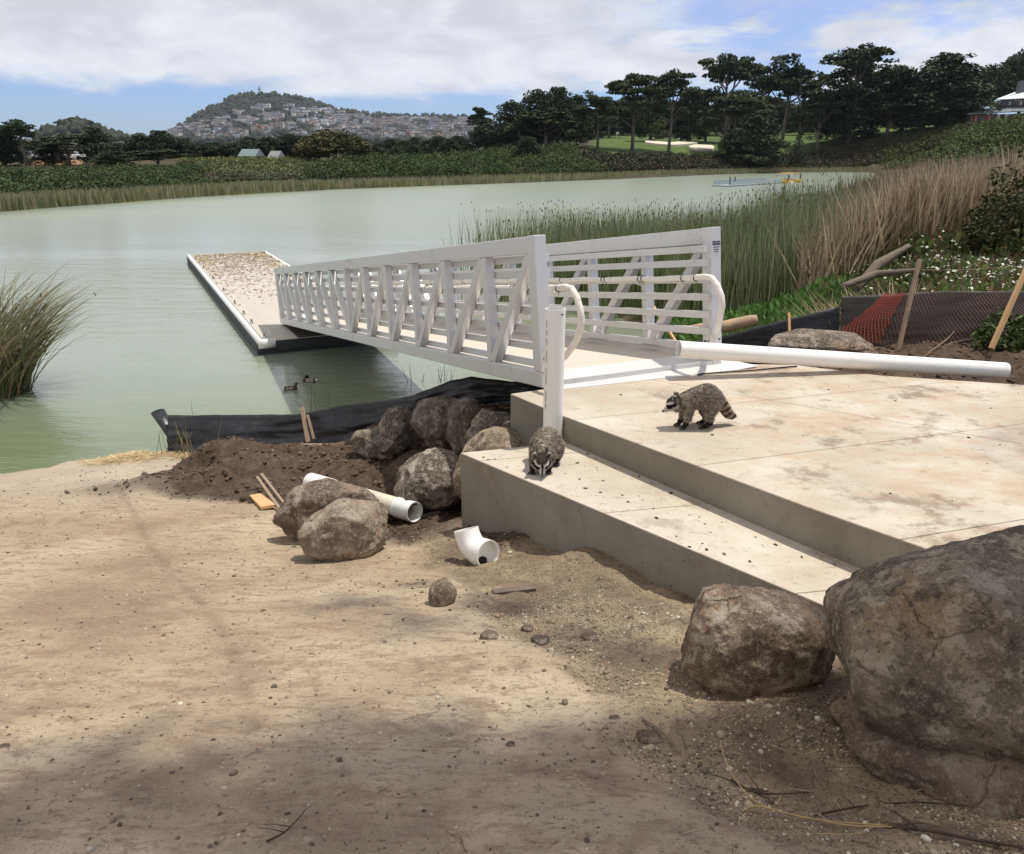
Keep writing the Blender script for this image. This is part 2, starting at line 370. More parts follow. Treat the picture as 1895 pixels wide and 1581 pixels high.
def masks(x, y):
    p = np.stack([x*1.3, y*1.3, 0*x], 1); n = fbm(p, 4); n2 = fbm(p*4+9, 3)
    comp = sstep(.10, -.12, x-ramp_edge(y)+.10*n2)                       # packed ramp surface, left
    # loose dark soil
    def g(cx, cy, r, k=1.): return np.exp(-(((x-cx)**2+(y-cy)**2*k)/r**2)**1.5)
    L = np.maximum.reduce([g(-3.2, 8.7, 1.2), g(-2.2, 8.3, 1.3), g(-1.2, 8.2, 1.8), g(-1.2, 7.0, 1.1), g(0, 7.5, 1.6), g(1, 9, 2), g(-.2, 6.1, .6), g(-.05, 5.2, .35), g(-.9, 5.9, .8)*.8,
                           g(3.6, 8.8, 1.3), g(5.2, 8.2, 1.8), g(7.3, 7.6, 1.8), g(.45, 4.0, .35)*.5, g(-.5, 4.1, .4, 2.)*.35, g(-.1, 3.85, .42)*.42])
    L = sstep(.28, .62, L+.30*n+.12*n2)
    L = np.maximum(L, sstep(.25, .5, np.exp(-((x+2.9)**2/2.2+(y-8.0)**2/.25))+.25*n)*.8)
    right = sstep(2.2, 3.0, x)*sstep(6.9, 7.3, y+.35*(x-3)*0)
    L = np.maximum(L, right*sstep(-.7, .1, n)*sstep(10.5, 9.5, y))
    grav = (1-comp)*(1-L*.7)*sstep(6.2, 4.8, y)*sstep(-.7, .2, n+.3)
    stain = np.exp(-(seg_dist(x, y, RUT)/.032)**2)*np.clip(.8+1.0*n2, 0, 1)
    stain = np.maximum(stain, np.exp(-(seg_dist(x, y, RUT)/.14)**2)*.22)
    straw = sstep(-5.9, -5.2, x)*sstep(-3.2, -3.7, x)*sstep(9.75, 10.0, y)*sstep(10.7, 10.4, y)
    return comp, L, grav, np.clip(stain, 0, 1), straw
def ground_h(x, y, fine=True):
    x = np.atleast_1d(np.asarray(x, float)); y = np.atleast_1d(np.asarray(y, float))
    h = smooth_h(x, y)
    if fine:
        comp, L, grav, st, straw = masks(x, y)
        p = np.stack([x, y, 0*x], 1)
        near = sstep(14, 10, y)
        h = h+.018*fbm(p*1.7, 3)*near
        big = fbm(p*3.1+5, 4, .6)
        h = h+L*near*(.075*big+.035*fbm(p*11, 3, .6, True))
        h = h+grav*(.034*fbm(p*4, 4, .6)+.014*fbm(p*20, 3, .6))*near
        h = h+comp*(.006*fbm(p*9, 4, .65)+.005*fbm(p*np.array((9, 26, 1))+3, 3, .6)+.028*sstep(5.5, 4.6, y))*near
        h = h-st*.010+straw*(.05+.03*fbm(p*12, 3))
    lake = np.maximum(sstep(10.75, 11.6, y)*sstep(2.9, 2.2, x), sstep(22, 25, y)*sstep(1.5, 0, x-np.interp(y, [22, 30, 62], [3.6, 8.5, 25]))); h = np.where(lake > 0, h*(1-lake)+np.minimum(h, -.7)*lake, h)
    iu = inpoly(x, y, UPPER, -.012); il = inpoly(x, y, LOWER, -.03)
    h = np.where(iu, np.minimum(h, 1.9), h); h = np.where(il, np.minimum(h, 1.7), h)
    return h
def gz(x, y): return float(ground_h(x, y)[0])
def at_ground(px, py, far=30.):
    d = ray(px, py); t = np.linspace(1.2, far, 1500); P = O3[None]+d[None]*t[:, None]
    h = ground_h(P[:, 0], P[:, 1]); k = np.argmax(P[:, 2] < h)
    return P[k]
def axis(a, b, fa, fb, fine, coarse):
    r = list(np.arange(fa, fb, fine)); s = fine; v = fa
    L = []
    while v > a: s = min(s*1.25, coarse); v -= s; L.append(v)
    Rr = []; v = r[-1]; s = fine
    while v < b: s = min(s*1.25, coarse); v += s; Rr.append(v)
    return np.array(L[::-1]+r+Rr)
xs = axis(-150, 150, -5.5, 6.5, .026, 6.)
yl = [1.2]
while yl[-1] < 10.6: yl.append(yl[-1]+.0045*yl[-1]**1.15+.003)
ylo = []; v = 1.2; s = .03
while v > -60: s = min(s*1.3, 5); v -= s; ylo.append(v)
yhi = []; v = yl[-1]; s = .08
while v < 62: s = min(s*1.12, 1.5); v += s; yhi.append(v)
ys = np.array(ylo[::-1]+yl+yhi)
XX, YY = np.meshgrid(xs, ys); gx = XX.ravel(); gy = YY.ravel()
gh = ground_h(gx, gy)
cm, Lm, Gm, Sm, Wm = masks(gx, gy)
nx, ny = len(xs), len(ys)
ii = (np.arange(ny-1)[:, None]*nx+np.arange(nx-1)[None]).ravel()
GF = np.stack([ii, ii+1, ii+nx+1, ii+nx], 1)
m, nt = mat('ground')
a = nt.n('ShaderNodeVertexColor', layer_name='Col'); sc_ = nt.n('ShaderNodeSeparateColor', ins={0: a.outputs[0]})
pos = nt.n('ShaderNodeNewGeometry').outputs['Position']
sp = nt.n('ShaderNodeSeparateXYZ', ins={0: pos})
stre = nt.n('ShaderNodeMapping', ins={0: pos, 3: (1.0, 2.6, 1.0)}).outputs[0]
nA = nt.noise(pos, .9, 6, .6, .4); nB = nt.noise(stre, 5, 6, .65, .3); nC = nt.noise(pos, 38, 5, .7); nD = nt.noise(pos, 160, 3, .6)
ramp = nt.ramp(nA, [(.32, (.31, .225, .148)), (.48, (.43, .325, .215)), (.66, (.52, .42, .29))])
ramp = nt.mix(nt.math('MULTIPLY', nt.mapr(nB, .50, .64), .8), ramp, (.30, .205, .135))
ramp = nt.mix(nt.math('MULTIPLY', nt.mapr(nt.noise(pos, 2.3, 8, .72, .2), .55, .63), .55), ramp, (.26, .18, .12))
ramp = nt.mix(nt.math('MULTIPLY', nt.mapr(nt.noise(pos, 16, 6, .75), .56, .64), .55), ramp, (.24, .17, .115))
ramp = nt.mix(nt.math('MULTIPLY', nt.mapr(nt.noise(pos, 20, 6, .75), .60, .66), .5), ramp, (.62, .53, .40))
ramp = nt.mix(nt.math('MULTIPLY', nt.mapr(nB, .34, .24), .6), ramp, (.53, .45, .33))
ramp = nt.mix(nt.math('MULTIPLY', nt.mapr(nt.noise(stre, 14, 5, .7), .56, .68), .75), ramp, (.20, .145, .10))
ramp = nt.mix(nt.math('MULTIPLY', nt.mapr(nC, .56, .66), .7), ramp, (.22, .165, .12))
ramp = nt.mix(nt.math('MULTIPLY', nt.mapr(nt.noise(nt.n('ShaderNodeMapping', ins={0: pos, 3: (1, 3.5, 1)}).outputs[0], 34, 5, .75, .4), .57, .66), .65), ramp, (.19, .14, .10))
ramp = nt.mix(nt.math('MULTIPLY', nt.mapr(nD, .60, .70), .55), ramp, (.56, .49, .38))
# paler silt near the water
ramp = nt.mix(nt.math('MULTIPLY', nt.mapr(sp.outputs[1], 6.5, 8.6), .55), ramp, (.46, .40, .31))
soil = nt.ramp(nt.noise(pos, 7, 7, .7, .4), [(.3, (.050, .036, .026)), (.55, (.100, .070, .049)), (.78, (.19, .138, .095))])
grav = nt.ramp(nt.noise(pos, 3.2, 6, .6, .2), [(.3, (.16, .115, .075)), (.5, (.28, .21, .135)), (.72, (.42, .335, .21))])
vs = nt.vor(pos, 75, out='Color'); vsv = nt.n('ShaderNodeSeparateColor', ins={0: vs}).outputs[0]
vd = nt.vor(pos, 75)
grav = nt.mix(nt.math('MULTIPLY', nt.math('MULTIPLY', nt.mapr(vsv, .62, .7), nt.mapr(vd, .42, .30)), .5), grav, (.46, .40, .30))
grav = nt.mix(nt.math('MULTIPLY', nt.mapr(nC, .54, .64), .7), grav, (.13, .095, .065))
grav = nt.mix(nt.math('MULTIPLY', nt.mapr(nt.noise(pos, 13, 7, .75), .52, .62), .55), grav, (.17, .125, .085))
col = nt.mix(sc_.outputs[0], grav, ramp)
mid = nt.mix(nt.noise(pos, 4, 5, .6), (.17, .12, .082), (.29, .215, .145))
col = nt.mix(nt.mapr(nt.math('SUBTRACT', nt.math('SUBTRACT', 1.0, sc_.outputs[0]), sc_.outputs[2]), .3, .8), col, mid)
col = nt.mix(sc_.outputs[1], col, soil)
st = nt.n('ShaderNodeVertexColor', layer_name='Col2'); s2 = nt.n('ShaderNodeSeparateColor', ins={0: st.outputs[0]})
col = nt.mix(nt.math('MULTIPLY', s2.outputs[0], .6), col, (.19, .135, .09))
col = nt.mix(nt.math('MULTIPLY', s2.outputs[1], nt.mapr(nC, .35, .55)), col, (.50, .36, .19))
col = nt.mix(nt.math('MULTIPLY', s2.outputs[2], nt.mapr(nt.noise(pos, 2.2, 4, .6), .3, .6, .6, 1.)), col, (.045, .055, .022))
bh = nt.math('ADD', nt.math('MULTIPLY', nC, .6), nt.math('ADD', nt.math('MULTIPLY', nD, .3), nt.math('MULTIPLY', nt.noise(stre, 12, 4, .6), .7)))
bh = nt.math('ADD', bh, nt.math('MULTIPLY', nt.math('SUBTRACT', 1.0, sc_.outputs[0]), nt.math('MULTIPLY', nt.math('MULTIPLY', nt.mapr(vd, .45, .15), nt.mapr(vsv, .52, .66)), .75)))
wet = nt.mapr(sp.outputs[2], .02, .12, .35, .92)
finish(nt, col, wet, bh, 1.0, .020, .15)
M['ground'] = m
veg = sstep(2.6, 3.4, gx)*sstep(9.2, 10.4, gy+.18*(gx-4))+sstep(7.2, 8.2, gx)*sstep(8.2, 9.0, gy)
gmesh = mesh('ground', np.stack([gx, gy, gh], 1), GF, True, M['ground'], col=np.stack([cm, Lm, Gm], 1))
ca = gmesh.color_attributes.new('Col2', 'FLOAT_COLOR', 'POINT'); c4 = np.ones((len(gx), 4), np.float32); c4[:, 0] = Sm; c4[:, 1] = Wm; c4[:, 2] = np.clip(veg, 0, 1); ca.data.foreach_set('color', c4.ravel())
ground = tag(link(gmesh, 'ground'), 'sloping dirt ramp and bank beside the lake', kind='structure')

# ------------------------------------------------------------------ water
m, nt = mat('lake_water')
pos = nt.n('ShaderNodeNewGeometry').outputs['Position']
mp = nt.n('ShaderNodeMapping', ins={0: pos, 2: (0, 0, R(12)), 3: (.5, 1.6, 1)}).outputs[0]
wv = nt.math('ADD', nt.math('MULTIPLY', nt.noise(mp, 1.3, 5, .65, .4), 1.0), nt.math('MULTIPLY', nt.noise(mp, 7, 4, .6, .2), .22))
patch = nt.noise(nt.n('ShaderNodeMapping', ins={0: pos, 3: (.35, 1.0, 1)}).outputs[0], .07, 4, .6, .5)
algae = nt.noise(nt.n('ShaderNodeMapping', ins={0: pos, 3: (.5, 1.0, 1)}).outputs[0], .35, 5, .6, .5)
c1 = nt.mix(nt.mapr(patch, .40, .62), (.215, .255, .195), (.235, .265, .18))
spw = nt.n('ShaderNodeSeparateXYZ', ins={0: pos})
shallow = nt.mapr(spw.outputs[1], 16, 9.5)
c1 = nt.mix(nt.math('MULTIPLY', shallow, .75), c1, (.11, .145, .050))
c1 = nt.mix(nt.math('MULTIPLY', nt.mapr(algae, .56, .72), nt.math('MULTIPLY', nt.mapr(spw.outputs[1], 30, 12), .5)), c1, (.13, .16, .045))
calm = nt.math('ADD', nt.mapr(patch, .42, .6, .06, .18), nt.mapr(spw.outputs[1], 34, 14, 0., .08))
bmp = nt.n('ShaderNodeBump', ins={'Strength': calm, 'Distance': .12, 'Height': wv}).outputs[0]
finish(nt, c1, nt.mapr(spw.outputs[1], 18, 70, .06, .30), normal=bmp, spec=.5, IOR=1.75)
M['water'] = m
n = 40; rr = np.concatenate([[0], np.geomspace(2, 4000, 40)])
wm = MB(); wm.add([(-4000, -400, 0), (4000, -400, 0), (4000, 3800, 0), (-4000, 3800, 0)], [(0, 1, 2, 3)])
tag(wm.build('lake_water', M['water']), 'pale green lake with faint ripples', kind='structure')

# ------------------------------------------------------------------ far shore, golf slope and city hills
SIL = [(-600, 262), (0, 262), (60, 256), (80, 244), (110, 232), (140, 226), (170, 233), (195, 248), (230, 256), (262, 268), (300, 262), (318, 246), (345, 232), (390, 205), (430, 187), (480, 178), (530, 182), (575, 192), (605, 203), (640, 211), (690, 219), (740, 220), (800, 221), (860, 223), (900, 229), (1000, 242), (1200, 264), (2600, 264)]
def silz(px, Y):
    return CAM_Z+Y*el(float(np.interp(px, [a for a, b in SIL], [b for a, b in SIL])))
def zf(py, Y): return CAM_Z+Y*el(py)
def shoreY(py): d = ray(0, py); return CAM_Z/(-d[2])*d[1]
EDGE = lambda px: float(np.interp(px, [1080, 1120, 1330, 1480, 1560, 1700], [164, 165, 196, 214, 222, 220]))
LEFT_HILL = lambda px: 60 <= px <= 262
def colz(px, rows):   # append the far part
    rows = list(rows)
    if LEFT_HILL(px):
        rows += [(600, 5), (850, 9), (1150, silz(px, 1150)), (1500, 20), (2500, 20), (3600, 20)]
    elif px < 1100:
        f = max(0., min(1., (px-262)/60)) if px < 900 else 1-(px-900)/200
        top = silz(px, 2500); foot = 20
        rows += [(600, 5), (1300, 9), (1500, foot), (2500, top), (2700, top-6), (3600, foot)]
    else: rows += [(600, rows[-1][1]+6), (1500, 40), (2500, 45), (3600, 20)]
    return rows
KC = {
 -600: colz(-600, [(40, -1), (48, .0), (53, .7), (70, 1.3), (110, 2.4), (200, 3)]),
 0: colz(0, [(56, -1), (shoreY(392), 0), (65, .7), (80, 1.2), (110, 2.3), (150, 2.7), (200, 3)]),
 200: colz(200, [(66, -1), (shoreY(377), 0), (76, .7), (90, 1.3), (120, 2.4), (150, 2.8), (200, 3)]),
 330: colz(330, [(74, -1), (shoreY(367), 0), (85, .7), (98, 1.2), (125, zf(305, 125)), (140, 3.2), (200, 3)]),
 400: colz(400, [(78, -1), (shoreY(362.5), 0), (90, .7), (102, 1.2), (128, zf(299, 128)), (150, 3.2), (200, 3)]),
 560: colz(560, [(88, -1), (shoreY(354), 0), (99, .7), (108, 1.2), (130, zf(299, 130)), (150, 3.2), (200, 3)]),
 620: colz(620, [(92, -1), (shoreY(350.5), 0), (104, .7), (112, 1.4), (132, 2.6), (150, 3.2), (200, 3)]),
 800: colz(800, [(104, -1), (shoreY(344), 0), (119, .8), (127, 1.8), (150, zf(300, 150)), (190, zf(296, 190)), (260, 4)]),
 960: colz(960, [(112, -1), (shoreY(338.5), 0), (131, .8), (140, 2.2), (162, zf(283, 162)), (190, zf(277, 190)), (260, 7)]),
 1080: colz(1080, [(120, -1), (shoreY(334), 0), (141, .9), (149, 2.4), (164, zf(276, 164)), (190, zf(268, 190)), (230, zf(262, 230)), (320, zf(255, 320))]),
 1120: colz(1120, [(122, -1), (shoreY(332.5), 0), (146, .9), (153, 2.4), (165, zf(284, 165)), (190, zf(272, 190)), (240, zf(258, 240)), (330, zf(250, 330))]),
 1330: colz(1330, [(150, -1), (shoreY(323), 0), (181, .9), (187, 2.2), (196, zf(288, 196)), (215, zf(272, 215)), (262, zf(254, 262)), (330, zf(246, 330))]),
 1480: colz(1480, [(170, -1), (shoreY(319.5), 0), (199, .9), (205, 2.0), (214, zf(281, 214)), (224, zf(272, 224)), (262, zf(252, 262)), (330, zf(240, 330))]),
 1560: colz(1560, [(180, -1), (shoreY(318.5), 0), (205, .8), (210, 1.8), (222, zf(266, 222)), (230, zf(258, 230)), (262, zf(246, 262)), (330, zf(238, 330))]),
 1600: colz(1600, [(60, -.6), (190, -.3), (198, .6), (206, 1.8), (222, zf(255, 222)), (230, zf(252, 230)), (262, zf(241, 262)), (330, zf(234, 330))]),
 1700: colz(1700, [(60, .6), (120, .9), (180, 1.3), (196, 1.9), (220, zf(241, 220)), (230, zf(238, 230)), (262, zf(229, 262)), (330, zf(225, 330))]),
 1800: colz(1800, [(60, .8), (90, 1.4), (120, zf(275, 120)), (160, zf(250, 160)), (205, zf(232, 205)), (215, zf(231, 215)), (250, zf(224, 250)), (320, zf(222, 320))]),
 1895: colz(1895, [(60, 1.5), (80, 3.0), (110, zf(262, 110)), (140, zf(236, 140)), (180, zf(222, 180)), (215, zf(220, 215)), (250, zf(216, 250)), (320, zf(214, 320))]),
 2500: colz(2500, [(60, 3), (80, 5), (110, zf(250, 110)), (140, zf(232, 140)), (200, zf(220, 200)), (250, zf(214, 250)), (320, zf(212, 320))]),
}
for _px in (1160, 1200, 1240, 1285):
    _s = shoreY(float(np.interp(_px, [1120, 1330], [332.5, 323]))); _t = (_px-1120)/210; _e = EDGE(_px)
    KC[_px] = colz(_px, [(_s-24, -1), (_s, 0), (_s+7, .9), (_s+14, 2.3), (max(_e, _s+19), zf(284+4*_t, max(_e, _s+19))), (max(_e, _s+19)+22, zf(272, max(_e, _s+19)+22)), (240+22*_t, zf(258-4*_t, 240+22*_t)), (330, zf(250-4*_t, 330))])
for _px in (1000, 1040):
    _t = (_px-960)/120; _s = shoreY(338.5-4.5*_t)
    KC[_px] = colz(_px, [(_s-13, -1), (_s, 0), (_s+7, .85), (_s+15, 2.3), (163, zf(283-7*_t, 163)), (190, zf(277-9*_t, 190)), (250, zf(268-9*_t, 250))])
for _px in (1380, 1430):
    _t = (_px-1330)/150; _s = shoreY(323-3.5*_t)
    KC[_px] = colz(_px, [(_s-22, -1), (_s, 0), (_s+6.5, .9), (_s+12.5, 2.1), (196+18*_t, zf(288-7*_t, 196+18*_t)), (215+9*_t, zf(272, 215+9*_t)), (262, zf(254-2*_t, 262)), (330, zf(246-6*_t, 330))])
KP = sorted(KC)
pxs = np.concatenate([np.arange(-600, 0, 40), np.arange(0, 1900, 8), np.arange(1900, 2520, 40)])
yrows = [40.]
while yrows[-1] < 3600: yrows.append(yrows[-1]*(1.012 if yrows[-1] < 400 else 1.03))
yrows = np.array(yrows)
def farT_grid(pxs, Ys):
    # piecewise linear between key columns, also sampling the skyline itself
    Z = np.zeros((len(Ys), len(pxs)))
    keyZ = np.array([np.interp(Ys, [a for a, b in KC[k]], [b for a, b in KC[k]]) for k in KP])
    for j, px in enumerate(pxs):
        if px <= KP[0]: Z[:, j] = keyZ[0]; continue
        if px >= KP[-1]: Z[:, j] = keyZ[-1]; continue
        i = np.searchsorted(KP, px)-1; t = (px-KP[i])/(KP[i+1]-KP[i])
        Z[:, j] = keyZ[i]*(1-t)+keyZ[i+1]*t
        if px < 1100:
            r = colz(px, []); zz = np.interp(Ys, [200]+[a for a, b in r], [3 if px < 700 else 5]+[b for a, b in r])
            f = sstep(200, 600, Ys); Z[:, j] = Z[:, j]*(1-f)+zz*f
    return Z
def farT(px, Y): return float(farT_grid([px], np.array([float(Y)]))[0, 0])
def far_pt(px, Y):
    zz = farT(px, Y); return np.array((vx(px, Y, zz), Y, zz))
FZ = farT_grid(pxs, yrows)
dep = yrows[:, None]*CP+(CAM_Z-FZ)*SP
FX = (pxs[None]-947.5)/1500*dep; FY = np.repeat(yrows[:, None], len(pxs), 1)
nzz = fbm(np.stack([FX.ravel()*.05, FY.ravel()*.05, 0*FX.ravel()], 1), 4).reshape(FX.shape)
amp = np.where(FY < 600, .35, 4.)*sstep(0, 1.5, FZ)
golf = sstep(1085, 1110, pxs)[None]*sstep(1760, 1700, pxs)[None]*sstep(-.5, 1.5, FZ-np.array([zf(float(np.interp(px, [1080, 1120, 1330, 1480, 1560, 1700], [272, 281, 285, 277, 262, 240])), 1.) for px in pxs])[None]*0-(np.interp(pxs, [1080, 1120, 1330, 1480, 1560, 1700], [2.8, 2.6, 2.2, 4.0, 6.3, 9.3]))[None])*sstep(420, 380, FY)
FZ2 = FZ+nzz*amp*(1-golf*.85)
mound = sstep(325, 360, pxs)[None]*sstep(600, 570, pxs)[None]*sstep(104, 112, FY)*sstep(150, 138, FY)
sand = sstep(50, 70, pxs)[None]*sstep(165, 140, pxs)[None]*sstep(118, 124, FY)*sstep(170, 150, FY)
city = sstep(500, 900, FY)
n_ = FX.shape; ii = (np.arange(n_[0]-1)[:, None]*n_[1]+np.arange(n_[1]-1)[None]).ravel()
FFc = np.stack([ii, ii+1, ii+n_[1]+1, ii+n_[1]], 1)
m, nt = mat('far_land')
a = nt.n('ShaderNodeVertexColor', layer_name='Col'); s_ = nt.n('ShaderNodeSeparateColor', ins={0: a.outputs[0]})
pos = nt.n('ShaderNodeNewGeometry').outputs['Position']
scrub = nt.ramp(nt.noise(pos, .5, 6, .6), [(.3, (.045, .04, .028)), (.55, (.075, .062, .042)), (.75, (.13, .10, .06))])
grass = nt.ramp(nt.noise(pos, .12, 5, .6), [(.35, (.068, .105, .030)), (.6, (.095, .135, .040)), (.75, (.15, .155, .06))])
mnd = nt.ramp(nt.noise(pos, .5, 6, .65), [(.3, (.07, .08, .03)), (.5, (.15, .17, .06)), (.7, (.24, .21, .10))])
col = nt.mix(s_.outputs[0], scrub, grass); col = nt.mix(s_.outputs[1], col, mnd)
col = nt.mix(s_.outputs[2], col, (.34, .19, .10))
st = nt.n('ShaderNodeVertexColor', layer_name='Col2'); s2 = nt.n('ShaderNodeSeparateColor', ins={0: st.outputs[0]})
hill = nt.ramp(nt.noise(pos, .03, 6, .6), [(.35, (.035, .042, .03)), (.6, (.06, .062, .045)), (.75, (.11, .10, .08))])
col = nt.mix(s2.outputs[0], col, hill)
finish(nt, col, .95, nt.noise(pos, 1.5, 5, .6), .6, .5, .1)
M['far'] = m
fm = mesh('far_shore', np.stack([FX.ravel(), FY.ravel(), FZ2.ravel()], 1), FFc, True, m, col=np.stack([golf.ravel(), (mound*np.ones_like(FX)).ravel(), (sand*np.ones_like(FX)).ravel()], 1))
ca = fm.color_attributes.new('Col2', 'FLOAT_COLOR', 'POINT'); c4 = np.ones((FX.size, 4), np.float32); c4[:, 0] = city.ravel(); ca.data.foreach_set('color', c4.ravel())
tag(link(fm, 'far_shore'), 'far lake shore, golf slope and city hills', kind='structure')
# haze
hz, nt = mat('haze_air')
pv = nt.n('ShaderNodeVolumePrincipled', ins={'Color': (.80, .88, 1, 1), 'Density': .00005, 'Anisotropy': .1})
nt.n('ShaderNodeOutputMaterial', ins={'Volume': pv.outputs[0]})
hb = MB(); hb.box((-4200, -420, -2.5), (4200, 3900, 320))
tag(hb.build('haze', hz), 'thin pale blue air over the lake', kind='stuff')
# ------------------------------------------------------------------ concrete landing
def concrete(name, top):
    m, nt = mat(name); pos = nt.n('ShaderNodeNewGeometry').outputs['Position']
    nA = nt.noise(pos, 1.1, 6, .6, .5); nB = nt.noise(nt.n('ShaderNodeMapping', ins={0: pos, 2: (0, 0, R(10)), 3: (1, 1.6, 1)}).outputs[0], 2.2, 9, .72, .15); nC = nt.noise(pos, 45, 4, .6)
    if top:
        c = nt.ramp(nA, [(.32, (.43, .38, .29)), (.52, (.53, .475, .375)), (.7, (.585, .54, .44))])
        sp = nt.n('ShaderNodeSeparateXYZ', ins={0: pos})
        dist = nt.mapr(nt.math('ADD', sp.outputs[0], nt.math('MULTIPLY', sp.outputs[1], .35)), 1.7, 4.2)
        c = nt.mix(nt.math('MULTIPLY', nt.mapr(nB, .34, .70), nt.math('ADD', .15, nt.math('MULTIPLY', dist, .75))), c, (.44, .315, .21))
        c = nt.mix(nt.math('MULTIPLY', nt.mapr(nt.noise(pos, 1.7, 10, .75, .1), .53, .64), nt.math('ADD', .35, nt.math('MULTIPLY', dist, .55))), c, (.25, .185, .13))
        c = nt.mix(nt.math('MULTIPLY', nt.mapr(nt.noise(nt.n('ShaderNodeMapping', ins={0: pos, 3: (1, 2, 1)}).outputs[0], 8, 8, .8, .1), .55, .66), .65), c, (.25, .185, .13))
        c = nt.mix(nt.math('MULTIPLY', nt.mapr(nC, .64, .70), .5), c, (.20, .15, .11))
        finish(nt, c, .85, nC, .25, .003, .25)
    else:
        c = nt.ramp(nA, [(.3, (.20, .185, .15)), (.55, (.27, .25, .205)), (.75, (.34, .32, .265))])
        st = nt.noise(nt.n('ShaderNodeMapping', ins={0: pos, 3: (5, 5, .6)}).outputs[0], 2, 6, .7, .3)
        c = nt.mix(nt.math('MULTIPLY', nt.mapr(st, .5, .72), .3), c, (.17, .145, .11))
        c = nt.mix(nt.math('MULTIPLY', nt.mapr(nt.noise(pos, 3, 7, .7, .6), .48, .62), .45), c, (.20, .17, .125))
        c = nt.mix(nt.math('MULTIPLY', nt.mapr(nt.noise(pos, 22, 5, .7), .62, .70), .7), c, (.10, .085, .065))
        finish(nt, c, .9, nt.math('ADD', nC, nt.noise(pos, 10, 5, .7)), .4, .006, .2)
    return m
M['ctop'] = concrete('dusty_concrete', True); M['cside'] = concrete('formed_concrete', False)
def clip(poly, p, d, side, gap):
    """keep the part of poly on one side of the line through p with direction d, moved back by gap"""
    nrm = np.array((-d[1], d[0]))*side; nrm /= np.linalg.norm(nrm); c0 = np.dot(nrm, p)+gap
    out = []; n = len(poly)
    for i in range(n):
        a = np.array(poly[i]); b = np.array(poly[(i+1) % n]); da = np.dot(nrm, a)-c0; db = np.dot(nrm, b)-c0
        if da >= 0: out.append(tuple(a))
        if da*db < 0: out.append(tuple(a+(b-a)*da/(da-db)))
    return out
def split(polys, p, d, gap=.003):
    r = []
    for q in polys:
        for s in (1, -1):
            c = clip(q, np.array(p), np.array(d), s, gap)
            if len(c) > 2: r.append(c)
    return r
def cut(px0, py0, px1, py1, zz): a = np.array(P2(px0, py0, zz)); b = np.array(P2(px1, py1, zz)); return a, b-a
def chaikin(poly): return poly
def prism3(poly, zt, zb):   # zt, zb callables of (x,y)
    n = len(poly); mb = MB()
    ar = sum(poly[i][0]*poly[(i+1) % n][1]-poly[(i+1) % n][0]*poly[i][1] for i in range(n))
    if ar < 0: poly = poly[::-1]
    V = [(x, y, zb(x, y)) for x, y in poly]+[(x, y, zt(x, y)) for x, y in poly]
    mb.add(V, [tuple(range(n-1, -1, -1)), tuple(range(n, 2*n))]+[(i, (i+1) % n, n+(i+1) % n, n+i) for i in range(n)])
    return mb
def lz(x, y):
    t = (x-F_[0])/(G_[0]-F_[0]); return LZ0+(LZ1-LZ0)*t
def slab(name, label, poly, zt, depth, cuts, loc):
    r = empty(name, loc, label, 'concrete slab')
    b = prism3(poly, lambda x, y: zt(x, y)-.012, lambda x, y: zt(x, y)-depth)
    o = b.build('slab_body', M['cside'], r, bevel=0); o.location = tuple(-np.array(loc))
    polys = [poly]
    for c in cuts: polys = split(polys, *c)
    for q in polys:
        o = prism3(q, zt, lambda x, y: zt(x, y)-.0118).build('slab_panel', M['ctop'], r, bevel=.004); o.location = tuple(-np.array(loc))
    return r
cu = [cut(1343, 855, 1732, 805, UZ), cut(1772, 981, 1895, 961, UZ), cut(1375, 745, 1633, 719, UZ), cut(1206, 703, 1686, 786, UZ)]
slab('upper_landing', 'upper dusty concrete landing that the standing raccoon walks on', UPPER, lambda x, y: UZ, .95, cu, (A_[0], A_[1], UZ))
cl = [cut(940, 846, 1067, 832, LZ0), cut(1112, 943, 1216, 931, LZ0), cut(1500, 1095, 1600, 1083, LZ1)]
slab('lower_landing', 'lower narrow concrete step with the raccoon looking over its edge', LOWER, lz, 1.1, cl, (F_[0], F_[1], LZ0))

